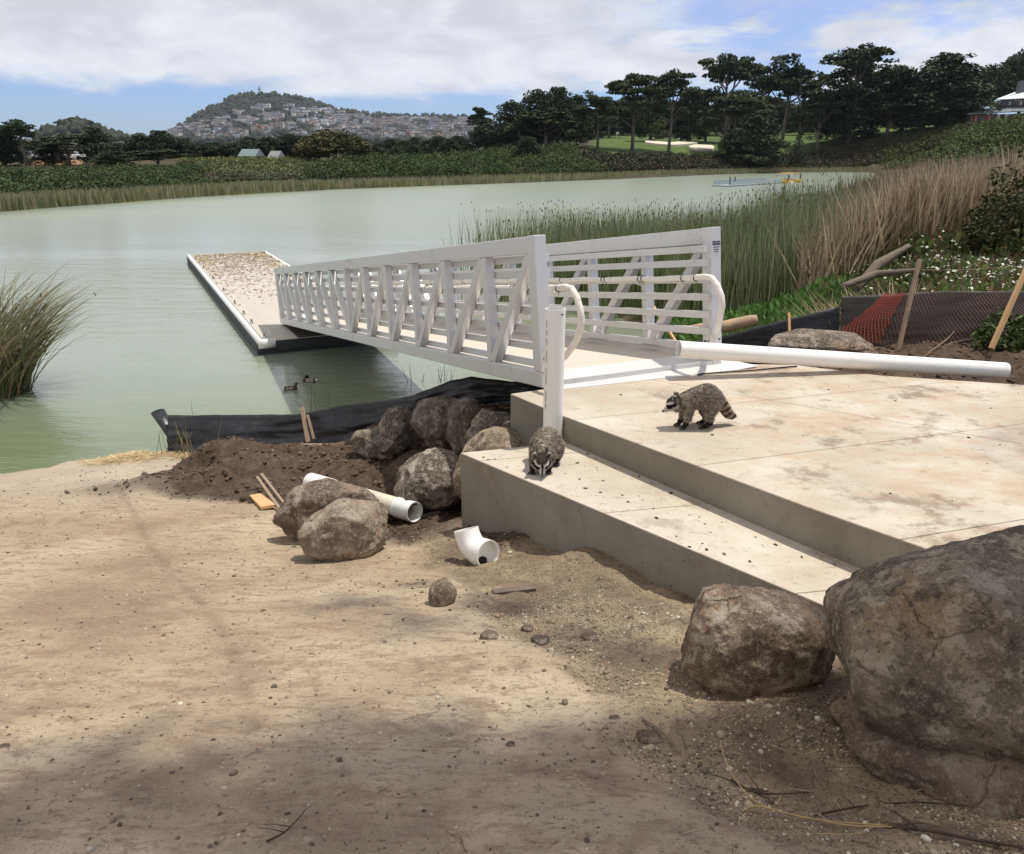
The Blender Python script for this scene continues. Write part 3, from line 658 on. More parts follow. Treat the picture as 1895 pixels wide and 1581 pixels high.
# ------------------------------------------------------------------ gangway
BAY = 1.09; NB = 12; LEN = BAY*NB; GWID = 1.86
up = np.cross(GU, -GW); up = up/np.linalg.norm(up)
if up[2] < 0: up = -up
gl = np.cross(up, GU)   # to the left
Mx = Matrix(((GU[0], gl[0], up[0], OG[0]), (GU[1], gl[1], up[1], OG[1]), (GU[2], gl[2], up[2], OG[2]), (0, 0, 0, 1)))
gang = empty('gangway', (0, 0, 0), 'white aluminium truss gangway sloping from the landing down to the floating dock', 'gangway')
gang.matrix_world = Mx
def g2w(p): return np.array(Mx @ Vector(p))
HT = 1.235
for side in (0, 1):
    sgn = -1; y0 = 0 if side == 0 else -GWID          # outer plane
    s = -1 if side == 0 else 1                        # inward direction
    yo, yi = y0, y0+s*.10                             # truss band
    lo, hi = min(yo, yi), max(yo, yi)
    lab = None
    MB().box((.0, lo, 0), (LEN, hi, .13)).build('bottom_chord', M['alu'], gang, bevel=.006)
    MB().box((.142, lo, HT-.14), (LEN-.142, hi, HT)).build('top_chord', M['alu'], gang, bevel=.006)
    for k in (0, NB):
        xa = 0 if k == 0 else LEN-.14
        MB().box((xa, lo-.003, .132), (xa+.14, hi+.003, HT+.004)).build('end_post', M['alu'], gang, bevel=.006)
    for zb in (.22, .32):
        for xb in (.045, .10): MB().tube([(xb, lo-.003 if side == 0 else hi+.003, zb), (xb, lo-.014 if side == 0 else hi+.014, zb)], .011, 6).build('bolt', M['steel'], gang)
    for yb in (lo+.03, hi-.03): MB().tube([(.0, yb, .24), (-.012, yb, .24)], .010, 6).build('bolt', M['steel'], gang)
    MB().box((-.006, lo+.004, .135), (-.0005, hi-.004, .30)).build('foot_plate', M['alu_bright'], gang)
    vm = None
    for k in range(1, NB):
        x = k*BAY
        if vm is None:
            b = MB(); b.box((-.045, lo+.004, .132), (.045, hi-.004, HT-.142)); o = b.build('upright', M['alu'], gang, bevel=.004); vm = o
        else: o = vm.copy(); COL.objects.link(o)
        o.location = (x, 0, 0)
    for k in range(NB):
        xa, xb = k*BAY, (k+1)*BAY
        ea = .14 if k == 0 else .045; eb = .14 if k == NB-1 else .045
        if k < NB//2: p0, p1 = (xa+ea+.035, HT-.175), (xb-eb-.03, .165)
        else: p0, p1 = (xb-eb-.035, HT-.175), (xa+ea+.03, .165)
        ym = (lo+hi)/2
        d = np.array((p1[0]-p0[0], p1[1]-p0[1])); d /= np.linalg.norm(d)
        q0 = (p0[0]-d[0]*.03, ym, p0[1]-d[1]*.03); q1 = (p1[0]+d[0]*.03, ym, p1[1]+d[1]*.03)
        MB().bar(q0, q1, .086, .085, up=(0, 1, 0)).build('diagonal', M['alu'], gang, bevel=.004)
    ra, rb = yi, yi+s*.038
    rl, rh = min(ra, rb), max(ra, rb)
    for j, zc in enumerate((.17, .315, .465, .625, .78, .93, 1.055)):
        MB().box((.02, rl+(0 if s > 0 else 0), zc-.032), (LEN-.02, rh, zc+.032)).build('rail', M['alu'], gang, bevel=.003)
    # wrapped handrail with return
    yh = yi+s*.13
    zr = .80
    pts = [(LEN-.4, yh, zr), (LEN-.8, yh, zr)]+[(x, yh, zr+.006*math.sin(x*7)) for x in np.arange(LEN-1.2, .3, -.35)]
    pts += [(.1, yh, zr+.004), (-.06, yh, zr+.012), (-.16, yh, zr-.0), (-.235, yh, zr-.065), (-.285, yh, zr-.16), (-.30, yh-s*.0, zr-.24), (-.275, yh, zr-.31), (-.24, yh-s*.01, zr-.39), (-.18, yh-s*.03, zr-.47), (-.10, yh-s*.06, zr-.55), (-.01, yh-s*.10, zr-.61)]
    rr_ = [.026+.004*random.random() for _ in pts]
    hr = MB().tube(pts, rr_, 14).build('handrail', M['wrap'], gang, smooth=True)
    for xs_ in (2.9, 6.6, 10.2): MB().box((xs_, lo-.0015, .02), (xs_+.006, lo-.0002, .128)).build('weld_seam', M['steel'], gang)
    for xs_ in (4.1, 8.3): MB().box((xs_, lo-.0015, HT-.138), (xs_+.005, lo-.0002, HT-.002)).build('weld_seam', M['steel'], gang)
    for x in (.06, .25, .9, .96, 1.6, 1.66, 2.6, 3.4, 4.6, 5.7, 7.2):
        MB().tube([(x-.004, yh, zr+.002), (x+.004, yh, zr+.002)], .033, 12).tube([(x, yh-s*.0, zr-.03), (x+.005, yh, zr-.055)], .003, 4).build('cable_tie', M['black'], hr)
    for k in range(1, NB, 2):
        MB().bar((k*BAY, yh, zr-.03), (k*BAY, yi+s*.02, zr-.07), .03, .012).build('rail_bracket', M['alu'], gang)
# deck
pl = MB().box((.003, -GWID+.103, -.028), (.141, -.103, 0)).build('deck_board', M['deckwood'], gang, bevel=.004)
pl.location = (.36, 0, .075)
x = .36+.146
while x < LEN-.15:
    o = pl.copy(); COL.objects.link(o); o.location = (x, random.uniform(-.002, .002), .075+random.uniform(-.0012, .0012)); x += .146
for k in range(NB+1):
    MB().box((k*BAY-.04 if k else .002, -GWID+.102, -.0), (k*BAY+.04, -.102, .044)).build('cross_beam', M['alu'], gang)
# diamond plate flap onto the landing
def w2g(p): return np.array(Mx.inverted() @ Vector(p))
f0 = w2g((*P2(1036, 721, UZ+.006), UZ+.006)); f1 = w2g((*P2(1366, 684, UZ+.006), UZ+.006)); f2 = w2g((*P2(1404, 677, UZ+.02), UZ+.02))
m, nt = mat('diamond_plate'); tco = nt.n('ShaderNodeTexCoord').outputs['Object']
wa = nt.n('ShaderNodeTexWave', ins={'Vector': tco, 'Scale': 9, 'Distortion': 0}); mp2 = nt.n('ShaderNodeMapping', ins={0: tco, 2: (0, 0, R(90))}).outputs[0]
ch = nt.n('ShaderNodeTexChecker', ins={0: nt.n('ShaderNodeMapping', ins={0: tco, 2: (0, 0, R(45))}).outputs[0], 3: 34.}).outputs[1]
finish(nt, nt.mix(nt.noise(tco, 5, 5, .6), (.70, .68, .63), (.82, .80, .76)), .38, ch, .5, .004, .5, .25); M['diamond'] = m
mb = MB(); th = .006
tops = [tuple(f0), tuple(f1), tuple(f2), (.35, -GWID-.02, .08), (.35, -.142, .08)]
V = [tuple(np.array(t)) for t in tops]; V2 = [tuple(np.array(t)-np.array((0, 0, th))) for t in tops]
n = len(V); mb.add(V2+V, [tuple(range(n-1, -1, -1))[::-1][::-1], tuple(range(n, 2*n))[::-1]]+[(i, (i+1) % n, n+(i+1) % n, n+i) for i in range(n)])
mb.build('threshold_plate', M['diamond'], gang)
# maker's sticker on the right end post, facing the landing
zc = HT-.17
st_ = empty('sticker', (0, 0, 0)); st_.parent = gang; st_.location = (-.0045, -GWID+.053, zc)
del st_
sk = MB().box((-.0022, -GWID+.006, zc-.06), (-.0008, -GWID+.096, zc+.055)).build('sticker', simple('sticker_film', (.62, .63, .66), .4, .03, 5, 0), gang)
def text_obj(name, body, size, matl, parent, loc, rot, ext=.0006, align='CENTER', bold=False):
    cu_ = bpy.data.curves.new(name, 'FONT'); cu_.body = body; cu_.size = size; cu_.extrude = ext; cu_.align_x = align; cu_.align_y = 'CENTER'
    o = bpy.data.objects.new(name, cu_); COL.objects.link(o); dg = bpy.context.evaluated_depsgraph_get()
    me = bpy.data.meshes.new_from_object(o.evaluated_get(dg)); me.name = name
    bpy.data.objects.remove(o); me.materials.clear(); me.materials.append(matl)
    r = link(me, name, parent, loc, rot); return r
ink = simple('dark_print', (.03, .03, .05), .6, .05, 5, 0)
MB().box((-.0034, -GWID+.009, zc+.016), (-.0024, -GWID+.093, zc+.051)).build('title_band', ink, sk)
rotf = (R(90), 0, R(-90))
lt = simple('light_print', (.6, .6, .62), .6, .05, 5, 0)
text_obj('lettering', 'BLUEWATER', .0165, lt, sk, (-.0040, -GWID+.051, zc+.034), rotf)
for q, hw in enumerate((.034, .030, .022)):     # the small lines under the name are too small to read: plain printed strokes
    MB().box((-.0032, -GWID+.051-hw, zc-.006-.020*q), (-.0024, -GWID+.051+hw, zc+.002-.020*q)).build('print_line', ink, sk)

# ------------------------------------------------------------------ floating dock
ZF = .28
fl_n = P2(475, 633, ZF); fl_f = P2(345, 473, ZF); fr_f = P2(460, 466, ZF)
D = np.array((fl_f[0]-fl_n[0], fl_f[1]-fl_n[1])); DL = np.linalg.norm(D); D /= DL; W = np.array((D[1], -D[0])); FW = 3.0
dock = empty('floating_dock', (fl_n[0], fl_n[1], 0), 'long low floating dock littered with dry leaves at the foot of the gangway', 'dock', rot=(0, 0, math.atan2(D[1], D[0])))
# local: x along, y = left (so the deck is at y in [-FW,0])
MB().box((0, -FW, -.35), (DL, 0, ZF-.05)).build('hull', M['floatside'], dock)
dm = simple('float_decking', (.50, .46, .40), .8, .12, 3, .3, dirt=(.36, .28, .18, .5))
x = 0; bm_ = None
while x < DL-.1:
    if bm_ is None: bm_ = MB().box((.003, -FW+.10, ZF-.048), (.297, -.16, ZF)).build('deck_panel', dm, dock, bevel=.004); o = bm_
    else: o = bm_.copy(); COL.objects.link(o)
    o.location = (x, 0, random.uniform(-.001, .001)); x += .30
MB().tube([(0.02, -.075, ZF-.03), (DL, -.075, ZF-.03)], .07, 12).build('side_fender', M['rubber'], dock, smooth=True)
MB().tube([(-.02, -.02, ZF-.05), (-.02, -.36, ZF-.05)], .10, 14).build('corner_fender', M['rubber'], dock, smooth=True, bevel=0)
MB().tube([(0.02, -FW+.05, ZF-.03), (DL, -FW+.05, ZF-.03)], .06, 10).build('side_fender', M['rubber'], dock, smooth=True)
MB().box((DL+.002, -FW, ZF-.12), (DL+.06, 0, ZF-.01)).build('end_rail', M['alu'], dock)
MB().box((-.05, -FW, ZF-.20), (-.003, -.38, ZF-.005)).build('end_rail', M['floatside'], dock)
for x in (.35, 2.1, 3.3, 4.9, 7.2, 9.8, 12.6, 15.2):
    for yy in ((-.22,) if x < 14 else (-.22,)):
        c = MB().tube([(x-.13, yy, ZF+.012), (x-.07, yy, ZF+.075), (x+.07, yy, ZF+.075), (x+.13, yy, ZF+.012)], .012, 6).build('cleat', M['steel'], dock)
for x in (11.5, 13.0, 14.5, 16):
    MB().tube([(x-.1, -FW+.2, ZF+.012), (x-.05, -FW+.2, ZF+.07), (x+.05, -FW+.2, ZF+.07), (x+.1, -FW+.2, ZF+.012)], .012, 6).build('cleat', M['steel'], dock)
MB().box((.02, -FW+.3, ZF+.003), (1.7, -.85, ZF+.014)).build('landing_mat', M['darkmat'], dock)
MB().box((1.55, -1.55, ZF+.016), (2.35, -.95, ZF+.035)).box((1.62, -1.49, ZF+.036), (2.28, -1.01, ZF+.040)).build('hinge_plate', M['alu_bright'], dock)
# leaf litter
rs = np.random.RandomState(5); N = 5200
lx = DL*np.sqrt(rs.rand(N)*.93+.07); ly = -.2-rs.rand(N)*(FW-.35)
keep = rs.rand(N) < (lx/DL)**1.3; lx, ly = lx[keep], ly[keep]; N = len(lx)
LV = np.array([(-.5, 0, 0), (0, -.22, .05), (.5, 0, 0), (0, .22, .08)]); LF = np.array([(0, 1, 2, 3)])
cols = np.array([(.30, .19, .10), (.38, .29, .17), (.20, .14, .09), (.34, .27, .15), (.40, .35, .27)])[rs.randint(0, 5, N)]
yell = (ly > -.8) | (ly < -FW+.8)
cols[yell & (rs.rand(N) < .3)] = (.42, .33, .11)
scatter_mesh('leaf_litter', LV, LF, np.stack([lx, ly, np.full(N, ZF+.012)], 1), .05+.09*rs.rand(N), rotmats(N, rs, .25), M['stone'], cols, 'stuff', parent=dock)
# ------------------------------------------------------------------ boulders
def rock_mat(name, base, dark, light, rust, lich=0., vein=.6, sc=1.):
    m, nt = mat(name); pos = nt.n('ShaderNodeTexCoord').outputs['Object']
    nA = nt.noise(pos, 2.6*sc, 6, .6); nB = nt.noise(pos, 8*sc, 10, .78); nC = nt.noise(pos, 34*sc, 8, .75); nF = nt.noise(pos, 130*sc, 4, .7); nR = nt.noise(pos, 1.9*sc, 8, .62)
    c = nt.mix(nt.mapr(nA, .38, .62), dark, base)
    c = nt.mix(nt.mapr(nt.math('ADD', nR, nt.math('MULTIPLY', nC, .12)), .58, .66), c, rust)
    c = nt.mix(nt.math('MULTIPLY', nt.mapr(nB, .52, .57), vein), c, light)
    c = nt.mix(nt.math('MULTIPLY', nt.mapr(nB, .45, .41), .8), c, tuple(x*.8 for x in dark))
    c = nt.mix(nt.math('MULTIPLY', nt.mapr(nC, .55, .60), .6), c, light)
    c = nt.mix(nt.math('MULTIPLY', nt.mapr(nC, .44, .40), .65), c, tuple(x*.5 for x in dark))
    c = nt.mix(nt.math('MULTIPLY', nt.mapr(nF, .58, .66), .5), c, tuple(min(.7, x*1.3) for x in light))
    c = nt.mix(nt.math('MULTIPLY', nt.mapr(nF, .42, .34), .6), c, tuple(x*.4 for x in dark))
    v = nt.vor(nt.n('ShaderNodeVectorMath', op='ADD', ins={0: pos, 1: nt.n('ShaderNodeVectorMath', op='SCALE', ins={0: nt.n('ShaderNodeTexNoise', ins={'Vector': pos, 'Scale': 7*sc, 'Detail': 6.}).outputs['Color'], 3: .16}).outputs[0]}).outputs[0], 3.0*sc, 'DISTANCE_TO_EDGE')
    crack = nt.math('MULTIPLY', nt.mapr(v, .020, .003), nt.mapr(nt.noise(pos, 2.3*sc, 3), .50, .56))
    c = nt.mix(nt.math('MULTIPLY', crack, .4), c, tuple(x*.3 for x in dark))
    if lich:
        lv = nt.vor(pos, 5.5*sc); lm = nt.mapr(nt.math('ADD', lv, nt.math('MULTIPLY', nt.noise(pos, 40, 6, .8), .22)), .23, .19)
        sel = nt.mapr(nt.noise(pos, 1.7*sc, 2), .50, .56)
        c = nt.mix(nt.math('MULTIPLY', nt.math('MULTIPLY', lm, sel), lich), c, (.42, .45, .32))
    h = nt.math('ADD', nt.math('ADD', nt.math('MULTIPLY', nB, 1.6), nt.math('MULTIPLY', nC, .8)), nt.math('ADD', nt.math('MULTIPLY', nF, .22), nt.math('MULTIPLY', crack, -.5)))
    finish(nt, c, .95, h, 1.0, .035, .12)
    return m
M['rock_tan'] = rock_mat('tan_boulder', (.40, .31, .22), (.21, .155, .11), (.56, .48, .37), (.42, .27, .17), 0, .7)
M['rock_dark'] = rock_mat('dark_boulder', (.32, .265, .21), (.145, .118, .095), (.54, .47, .38), (.27, .20, .14), 0, .5)
M['rock_grey'] = rock_mat('mottled_boulder', (.36, .295, .225), (.16, .13, .10), (.56, .49, .40), (.34, .22, .145), 0, .7)
M['rock_rust'] = rock_mat('rusty_boulder', (.50, .38, .26), (.26, .18, .12), (.70, .60, .46), (.50, .28, .15), 0, .7)
M['rock_pale'] = rock_mat('pale_mottled_boulder', (.36, .30, .235), (.15, .12, .095), (.60, .54, .45), (.38, .25, .16), 0, .8)
M['rock_light'] = rock_mat('light_tan_boulder', (.52, .41, .29), (.33, .25, .175), (.68, .59, .45), (.50, .33, .20), 0, .6)
M['rock_big'] = rock_mat('lichened_boulder', (.42, .335, .24), (.20, .158, .118), (.68, .57, .42), (.47, .32, .18), .9, .65)
M['rock_brown'] = rock_mat('brown_ledge', (.50, .375, .265), (.27, .195, .14), (.66, .55, .41), (.50, .34, .21), 0, .5)
def boulder_mesh(name, size, seed, matl, facets=9, rough=.16, sub=6, cutmin=.72, shear=None):
    V, F = tris_ico(sub); rs = np.random.RandomState(seed)
    r = 1+rough*fbm(V*1.1+seed*3.1, 3)*1.5
    K = 16+facets*3; n_ = rs.normal(size=(K, 3)); n_ /= np.linalg.norm(n_, axis=1)[:, None]; d_ = (.80+.24*rs.rand(K))*(1+rough*fbm(n_*1.1+seed*3.1, 3)*1.5)
    wob = V+.10*np.stack([fbm(V*3+seed+q*7, 3) for q in range(3)], 1)
    dt = wob @ n_.T; rp = np.where(dt > .25, d_[None]/np.maximum(dt, .25), 9.)
    rp = np.sort(rp, 1); k_ = 60.; rp = -np.log(np.exp(-k_*rp[:, :4]).sum(1))/k_     # soft minimum: worn edges between the faces
    P = V*(r*.18+np.minimum(rp, 1.35)*.82)[:, None]
    if sub >= 5:
        P = P*(1+.035*fbm(V*3.3+seed, 5, .6)[:, None]+.030*(fbm(V*6+seed, 6, .68, True)[:, None]-.2)+.010*fbm(V*26+seed, 3, .6)[:, None])
    else: P = P*(1+.05*fbm(V*4+seed, 4, .6)[:, None])
    P = P*np.array(size)/2
    if shear is not None: P[:, 0] += shear[0]*P[:, 2]; P[:, 1] += shear[1]*P[:, 2]
    return P, F
def rock(name, label, x0, x1, y0, y1, dep_size, seed, matl, rot=0, sub=6, depth=None, cat='boulder', **kw):
    """stand a rock on the ground where its foot is seen, as wide and high as it shows"""
    pxc = (x0+x1)/2
    c = at_ground(pxc, y1) if depth is None else at_d(pxc, y1, depth)
    dd = (CAM_Z-c[2])/(-ray(pxc, y1)[2])
    wid = (x1-x0)/1500*dd; h = (y1-y0)/1500*dd
    dv_ = c[:2]/np.linalg.norm(c[:2]); y1 = y1+.22*(y1-y0) if depth is None else y1; ctr = np.array((c[0]+dv_[0]*dep_size*.36, c[1]+dv_[1]*dep_size*.36, c[2]-(.25 if depth is None else .05)*h)); ctr[2] = min(ctr[2], gz(ctr[0], ctr[1])-.06*h)
    P, F = boulder_mesh(name, (wid, dep_size, h), seed, matl, **{k: v for k, v in kw.items() if k in ('facets', 'rough', 'cutmin', 'shear')}, sub=sub)
    ca_, sa = math.cos(rot), math.sin(rot)
    P = np.stack([P[:, 0]*ca_-P[:, 1]*sa, P[:, 0]*sa+P[:, 1]*ca_, P[:, 2]], 1); P[:, 2] -= P[:, 2].min()
    for _ in range(4):
        Wd = P+ctr; dpt = Wd[:, 1]*CP+(CAM_Z-Wd[:, 2])*SP; ux = Wd[:, 0]/dpt*1500+947.5; vy = 790.5+1500*((CAM_Z-Wd[:, 2])*CP-Wd[:, 1]*SP)/dpt
        a, b = ux.min(), ux.max(); P[:, 0] *= (x1-x0)/(b-a); P[:, 2] *= max(.4, min(2., (y1-y0)/(y1-vy.min()))); ctr[0] += ((x0+x1)/2-(a+b)/2)/1500*dd*.8
    P = P*1.0; o = link(mesh(name, P, F, True, matl), name, None, tuple(ctr)); return tag(o, label, cat)
rock('boulder', 'dark broad boulder against the fabric fence under the gangway', 758, 880, 732, 845, .80, 11, M['rock_dark'], 0, depth=8.5, facets=7, rough=.15)
rock('boulder', 'dark ridged boulder with a pale cleft, right of the broadest pile boulder', 818, 900, 736, 838, .6, 23, M['rock_dark'], .4, depth=8.2, facets=9, rough=.16)
rock('boulder', 'brown boulder tucked against the left end of the upper landing', 858, 975, 756, 850, .6, 31, M['rock_grey'], .2, depth=7.5, facets=6)
rock('boulder', 'small rough pale boulder at the back left of the pile', 700, 768, 747, 808, .42, 47, M['rock_pale'], .2, depth=8.8, facets=6, rough=.22)
rock('boulder', 'rounded mottled boulder standing in front of the small pale one', 648, 758, 783, 856, .60, 53, M['rock_grey'], .1, facets=5, rough=.16)
rock('stone', 'small pale wedge stone between the pile boulders', 748, 786, 806, 846, .22, 61, M['rock_rust'], .2, depth=7.7, facets=5, cat='stone')
rock('boulder', 'large mottled boulder with rust patches touching the lower step', 728, 872, 828, 948, .75, 74, M['rock_pale'], .3, facets=7, rough=.15)
rock('boulder', 'flat yellowish boulder behind the corner of the lower step', 838, 985, 804, 880, .55, 83, M['rock_rust'], .25, depth=6.5, facets=6, rough=.12)
rock('boulder', 'darker brown boulder lying behind the light tan one beside the open drain pipe', 504, 702, 884, 1003, .46, 92, M['rock_tan'], .2, facets=7, rough=.12)
rock('boulder', 'light tan boulder standing in front of a darker one, nearest the packed ramp', 550, 720, 922, 1034, .44, 111, M['rock_light'], .5, facets=3, rough=.10, cutmin=.58)
rock('stone', 'small brown stone standing alone on the dirt below the elbow fitting', 792, 846, 1068, 1121, .14, 113, M['rock_rust'], .2, sub=4, facets=8, cat='stone', cutmin=.6)
rock('boulder', 'rusty rounded boulder touching the largest boulder in the foreground', 1257, 1548, 1080, 1288, .46, 131, M['rock_rust'], .15, sub=6, facets=8, rough=.13, cutmin=.68)
rock('boulder', 'flat brown boulder lying behind the long white pipe', 1420, 1628, 608, 668, .8, 151, M['rock_grey'], .0, depth=8.6, facets=8, rough=.16, cutmin=.62)
# the largest boulder: dark lichened cap on a brown ledge
kc = np.array((1.70, 2.30)); kb = 2.02
big = empty('boulder', (kc[0], kc[1], kb), 'largest boulder, dark with lichen spots, at the right edge of the foreground', 'boulder')
P, F = boulder_mesh('cap', (1.26, .98, .86), 211, None, facets=20, rough=.13, sub=6, cutmin=.74)
n_ = fbm(P*5.5+3, 4, .6, True); Vd, _ = tris_ico(6); P = P*(1+.012*n_)[:, None]
P[:, 2] += .32; P[:, 0] -= .01; P[:, 1] += .05
link(mesh('cap', P, F, True, M['rock_big']), 'cap', big)
P, F = boulder_mesh('ledge', (1.34, 1.02, .50), 219, None, facets=16, rough=.18, sub=6, cutmin=.7)
P[:, 0] += .05; P[:, 1] -= .02; P[:, 2] += .03
link(mesh('ledge', P, F, True, M['rock_brown']), 'ledge', big)

# ------------------------------------------------------------------ pipes
def ring_pipe(mb, p0, p1, r, wall, n=36, closed=False):
    p0 = np.array(p0, float); p1 = np.array(p1, float); d = p1-p0; L = np.linalg.norm(d); d /= L
    a = np.cross(d, (0, 0, 1.)); a = a/np.linalg.norm(a) if np.linalg.norm(a) > .05 else np.array((1., 0, 0)); b = np.cross(d, a)
    V = []
    for p, rr in ((p0, r), (p1, r), (p1, r-wall), (p0, r-wall)):
        for k in range(n): t = 2*math.pi*k/n; V.append(p+rr*(a*math.cos(t)+b*math.sin(t)))
    F = []
    for q in range(4):
        for k in range(n): k2 = (k+1) % n; q2 = (q+1) % 4; F.append((q*n+k, q*n+k2, q2*n+k2, q2*n+k))
    return mb.add(V, F)
bp = at_z(1022.5, 812, LZ0-.003); PR = .0735
up_ = empty('standing_pipe', tuple(bp), 'white plastic pipe standing upright on the lower step by the gangway', 'pipe')
ring_pipe(MB(), (0, 0, 0), (.006, .01, .985), PR, .006).build('tube', M['pvc'], up_, auto=40)
a0 = math.atan2(-bp[1], -bp[0]); 
tmb = MB()
for zc_, ln in ((.86, .05), (.80, .04), (.73, .05), (.66, .03), (.60, .06), (.52, .04), (.44, .07), (.36, .03), (.31, .05), (.25, .04)):
    ang = a0-.85; tmb.bar((math.cos(ang)*(PR+.0006), math.sin(ang)*(PR+.0006), zc_), (math.cos(ang)*(PR+.0006), math.sin(ang)*(PR+.0006), zc_+ln), .0035, .001, up=(math.cos(ang), math.sin(ang), 0))
tmb.build('printed_line', ink, up_)['kind'] = 'stuff'
ang = a0+.75; MB().bar((math.cos(ang)*(PR-.001)-.0, math.sin(ang)*(PR-.001), .952), (math.cos(ang+.22)*(PR-.001), math.sin(ang+.22)*(PR-.001), .952), .006, .008).build('notch', M['black'], up_)
# long pipe lying over the back edge
l0 = at_d(1256, 646.5, 7.0); l1 = at_d(1860, 686.0, 7.45)
lp = empty('long_pipe', tuple((l0+l1)/2), 'long white plastic pipe lying across the back of the upper landing', 'pipe')
cL = (l0+l1)/2
ring_pipe(MB(), l0-cL, l1-cL, .073, .006).build('tube', M['pvc'], lp, auto=40)
# buried pipe with coupling
m0 = at_d(575, 892, 7.75); m1 = at_d(768, 948, 6.75)
dp = empty('drain_pipe', tuple((m0+m1)/2), 'dusty open ended drain pipe lying in the soil behind the paired boulders', 'pipe')
cM = (m0+m1)/2; dd_ = (m1-m0)/np.linalg.norm(m1-m0)
ring_pipe(MB(), m0-cM+dd_*.12, m1-cM-dd_*.1, .080, .006).build('tube', M['pvc_dusty'], dp, auto=40)
ring_pipe(MB(), m1-cM-dd_*.22, m1-cM, .087, .006).build('coupling', M['pvc'], dp, auto=40)
ring_pipe(MB(), m0-cM, m0-cM+dd_*.35, .087, .006).build('coupling', M['pvc'], dp, auto=40)
# elbow fitting
ec = at_ground(885, 1046); eb = np.array((ec[0], ec[1]+.10, gz(ec[0], ec[1]+.1)+.0))
er = empty('pipe_elbow', tuple(eb), 'white elbow pipe fitting lying on the dirt with its mouth open to us', 'pipe fitting')
def curved_pipe(mb, pts, rad, wall, n=36):
    V = []; F = []; prev = None; m_ = len(pts); pts = [np.array(p, float) for p in pts]; rings = []
    for i, p in enumerate(pts):
        d = pts[min(i+1, m_-1)]-pts[max(i-1, 0)]; d /= np.linalg.norm(d)
        a = np.cross(d, (0, 0, 1.)) if prev is None else prev-d*np.dot(prev, d); a /= np.linalg.norm(a); prev = a; rings.append((p, a, np.cross(d, a), rad[i]))
    seq = rings+[(p, a, b, r-wall) for p, a, b, r in rings[::-1]]
    for p, a, b, r in seq:
        for k in range(n): t = 2*math.pi*k/n; V.append(p+r*(a*math.cos(t)+b*math.sin(t)))
    q_ = len(seq)
    for q in range(q_):
        for k in range(n): k2 = (k+1) % n; q2 = (q+1) % q_; F.append((q*n+k, q*n+k2, q2*n+k2, q2*n+k))
    return mb.add(V, F)
ep = [(-.085, .085, .215), (-.075, .07, .175), (-.055, .045, .135), (-.028, .015, .108), (.004, -.018, .102), (.035, -.05, .108)]
curved_pipe(MB(), ep, [.083, .084, .086, .088, .089, .089], .007).build('bend', M['pvc'], er, auto=50)
d_ = np.array(ep[-1])-np.array(ep[-2]); d_ /= np.linalg.norm(d_)
ring_pipe(MB(), np.array(ep[-1])-d_*.035, np.array(ep[-1])+d_*.045, .0955, .007).build('rim', M['pvc'], er, auto=50)
V, F = ICO[2]; link(mesh('soil_clump', V*np.array((.028, .028, .026))*(1+.2*fbm(V*2, 2))[:, None], F, True, simple('dark_soil', (.03, .025, .02), .95, .4, 40, .6)), 'soil_clump', er, tuple(np.array(ep[-1])+np.array((-.01, .03, -.066))))

# ------------------------------------------------------------------ silt fence along the water
def fabric_mat(name, c, rough=.42):
    m, nt = mat(name); pos = nt.n('ShaderNodeTexCoord').outputs['Object']
    st = nt.noise(nt.n('ShaderNodeMapping', ins={0: pos, 3: (1, 1, 5)}).outputs[0], 2.2, 6, .6, .6)
    d = nt.noise(pos, 3.5, 6, .7)
    col = nt.mix(nt.math('MULTIPLY', nt.mapr(d, .52, .7), .5), c, (.10, .085, .07))
    finish(nt, col, rough, nt.math('ADD', st, nt.math('MULTIPLY', nt.noise(pos, 300, 1), .03)), .6, .02, .5); return m
M['fabric'] = fabric_mat('black_filter_fabric', (.018, .0185, .022), .34)
M['fabric2'] = fabric_mat('dark_brown_fabric', (.062, .052, .046), .55)
def fabric(name, top, bot, mb_mat, parent, seed, fold=.035, nu=220, nv=18, slump=None):
    top = np.array(top); bot = np.array(bot)
    def samp(P, t):
        s_ = np.concatenate([[0], np.cumsum(np.linalg.norm(np.diff(P, axis=0), axis=1))]); s_ /= s_[-1]
        return np.stack([np.interp(t, s_, P[:, i]) for i in range(3)], 1)
    u = np.linspace(0, 1, nu); T = samp(top, u); B = samp(bot, u); V = []
    L = np.linalg.norm(np.diff(T, axis=0), axis=1).sum()
    for j in range(nv):
        v = j/(nv-1); P = T*(1-v)+B*v
        tx = np.gradient(P[:, 0]); ty = np.gradient(P[:, 1]); nn = np.stack([-ty, tx], 1); nn /= (np.linalg.norm(nn, axis=1)[:, None]+1e-9)
        q = np.stack([u*L*2.2+v*1.4*math.sin(seed), np.full(nu, v*2.5), np.full(nu, seed*1.7)], 1)
        off = fold*(fbm(q, 4)+.5*fbm(q*np.array((1, 6, 1)), 3))*(.25+v*.9 if j else .12)
        P[:, 0] += nn[:, 0]*off; P[:, 1] += nn[:, 1]*off
        if j == 0: P[:, 2] += .008*fbm(q*3, 2)
        V.append(P)
    V = np.concatenate(V); ii = (np.arange(nv-1)[:, None]*nu+np.arange(nu-1)[None]).ravel()
    F = np.stack([ii, ii+1, ii+nu+1, ii+nu], 1)
    o = link(mesh(name, V-np.array(parent.location), F, True, mb_mat), name, parent)
    sm = o.modifiers.new('solid', 'SOLIDIFY'); sm.thickness = .004
    return o
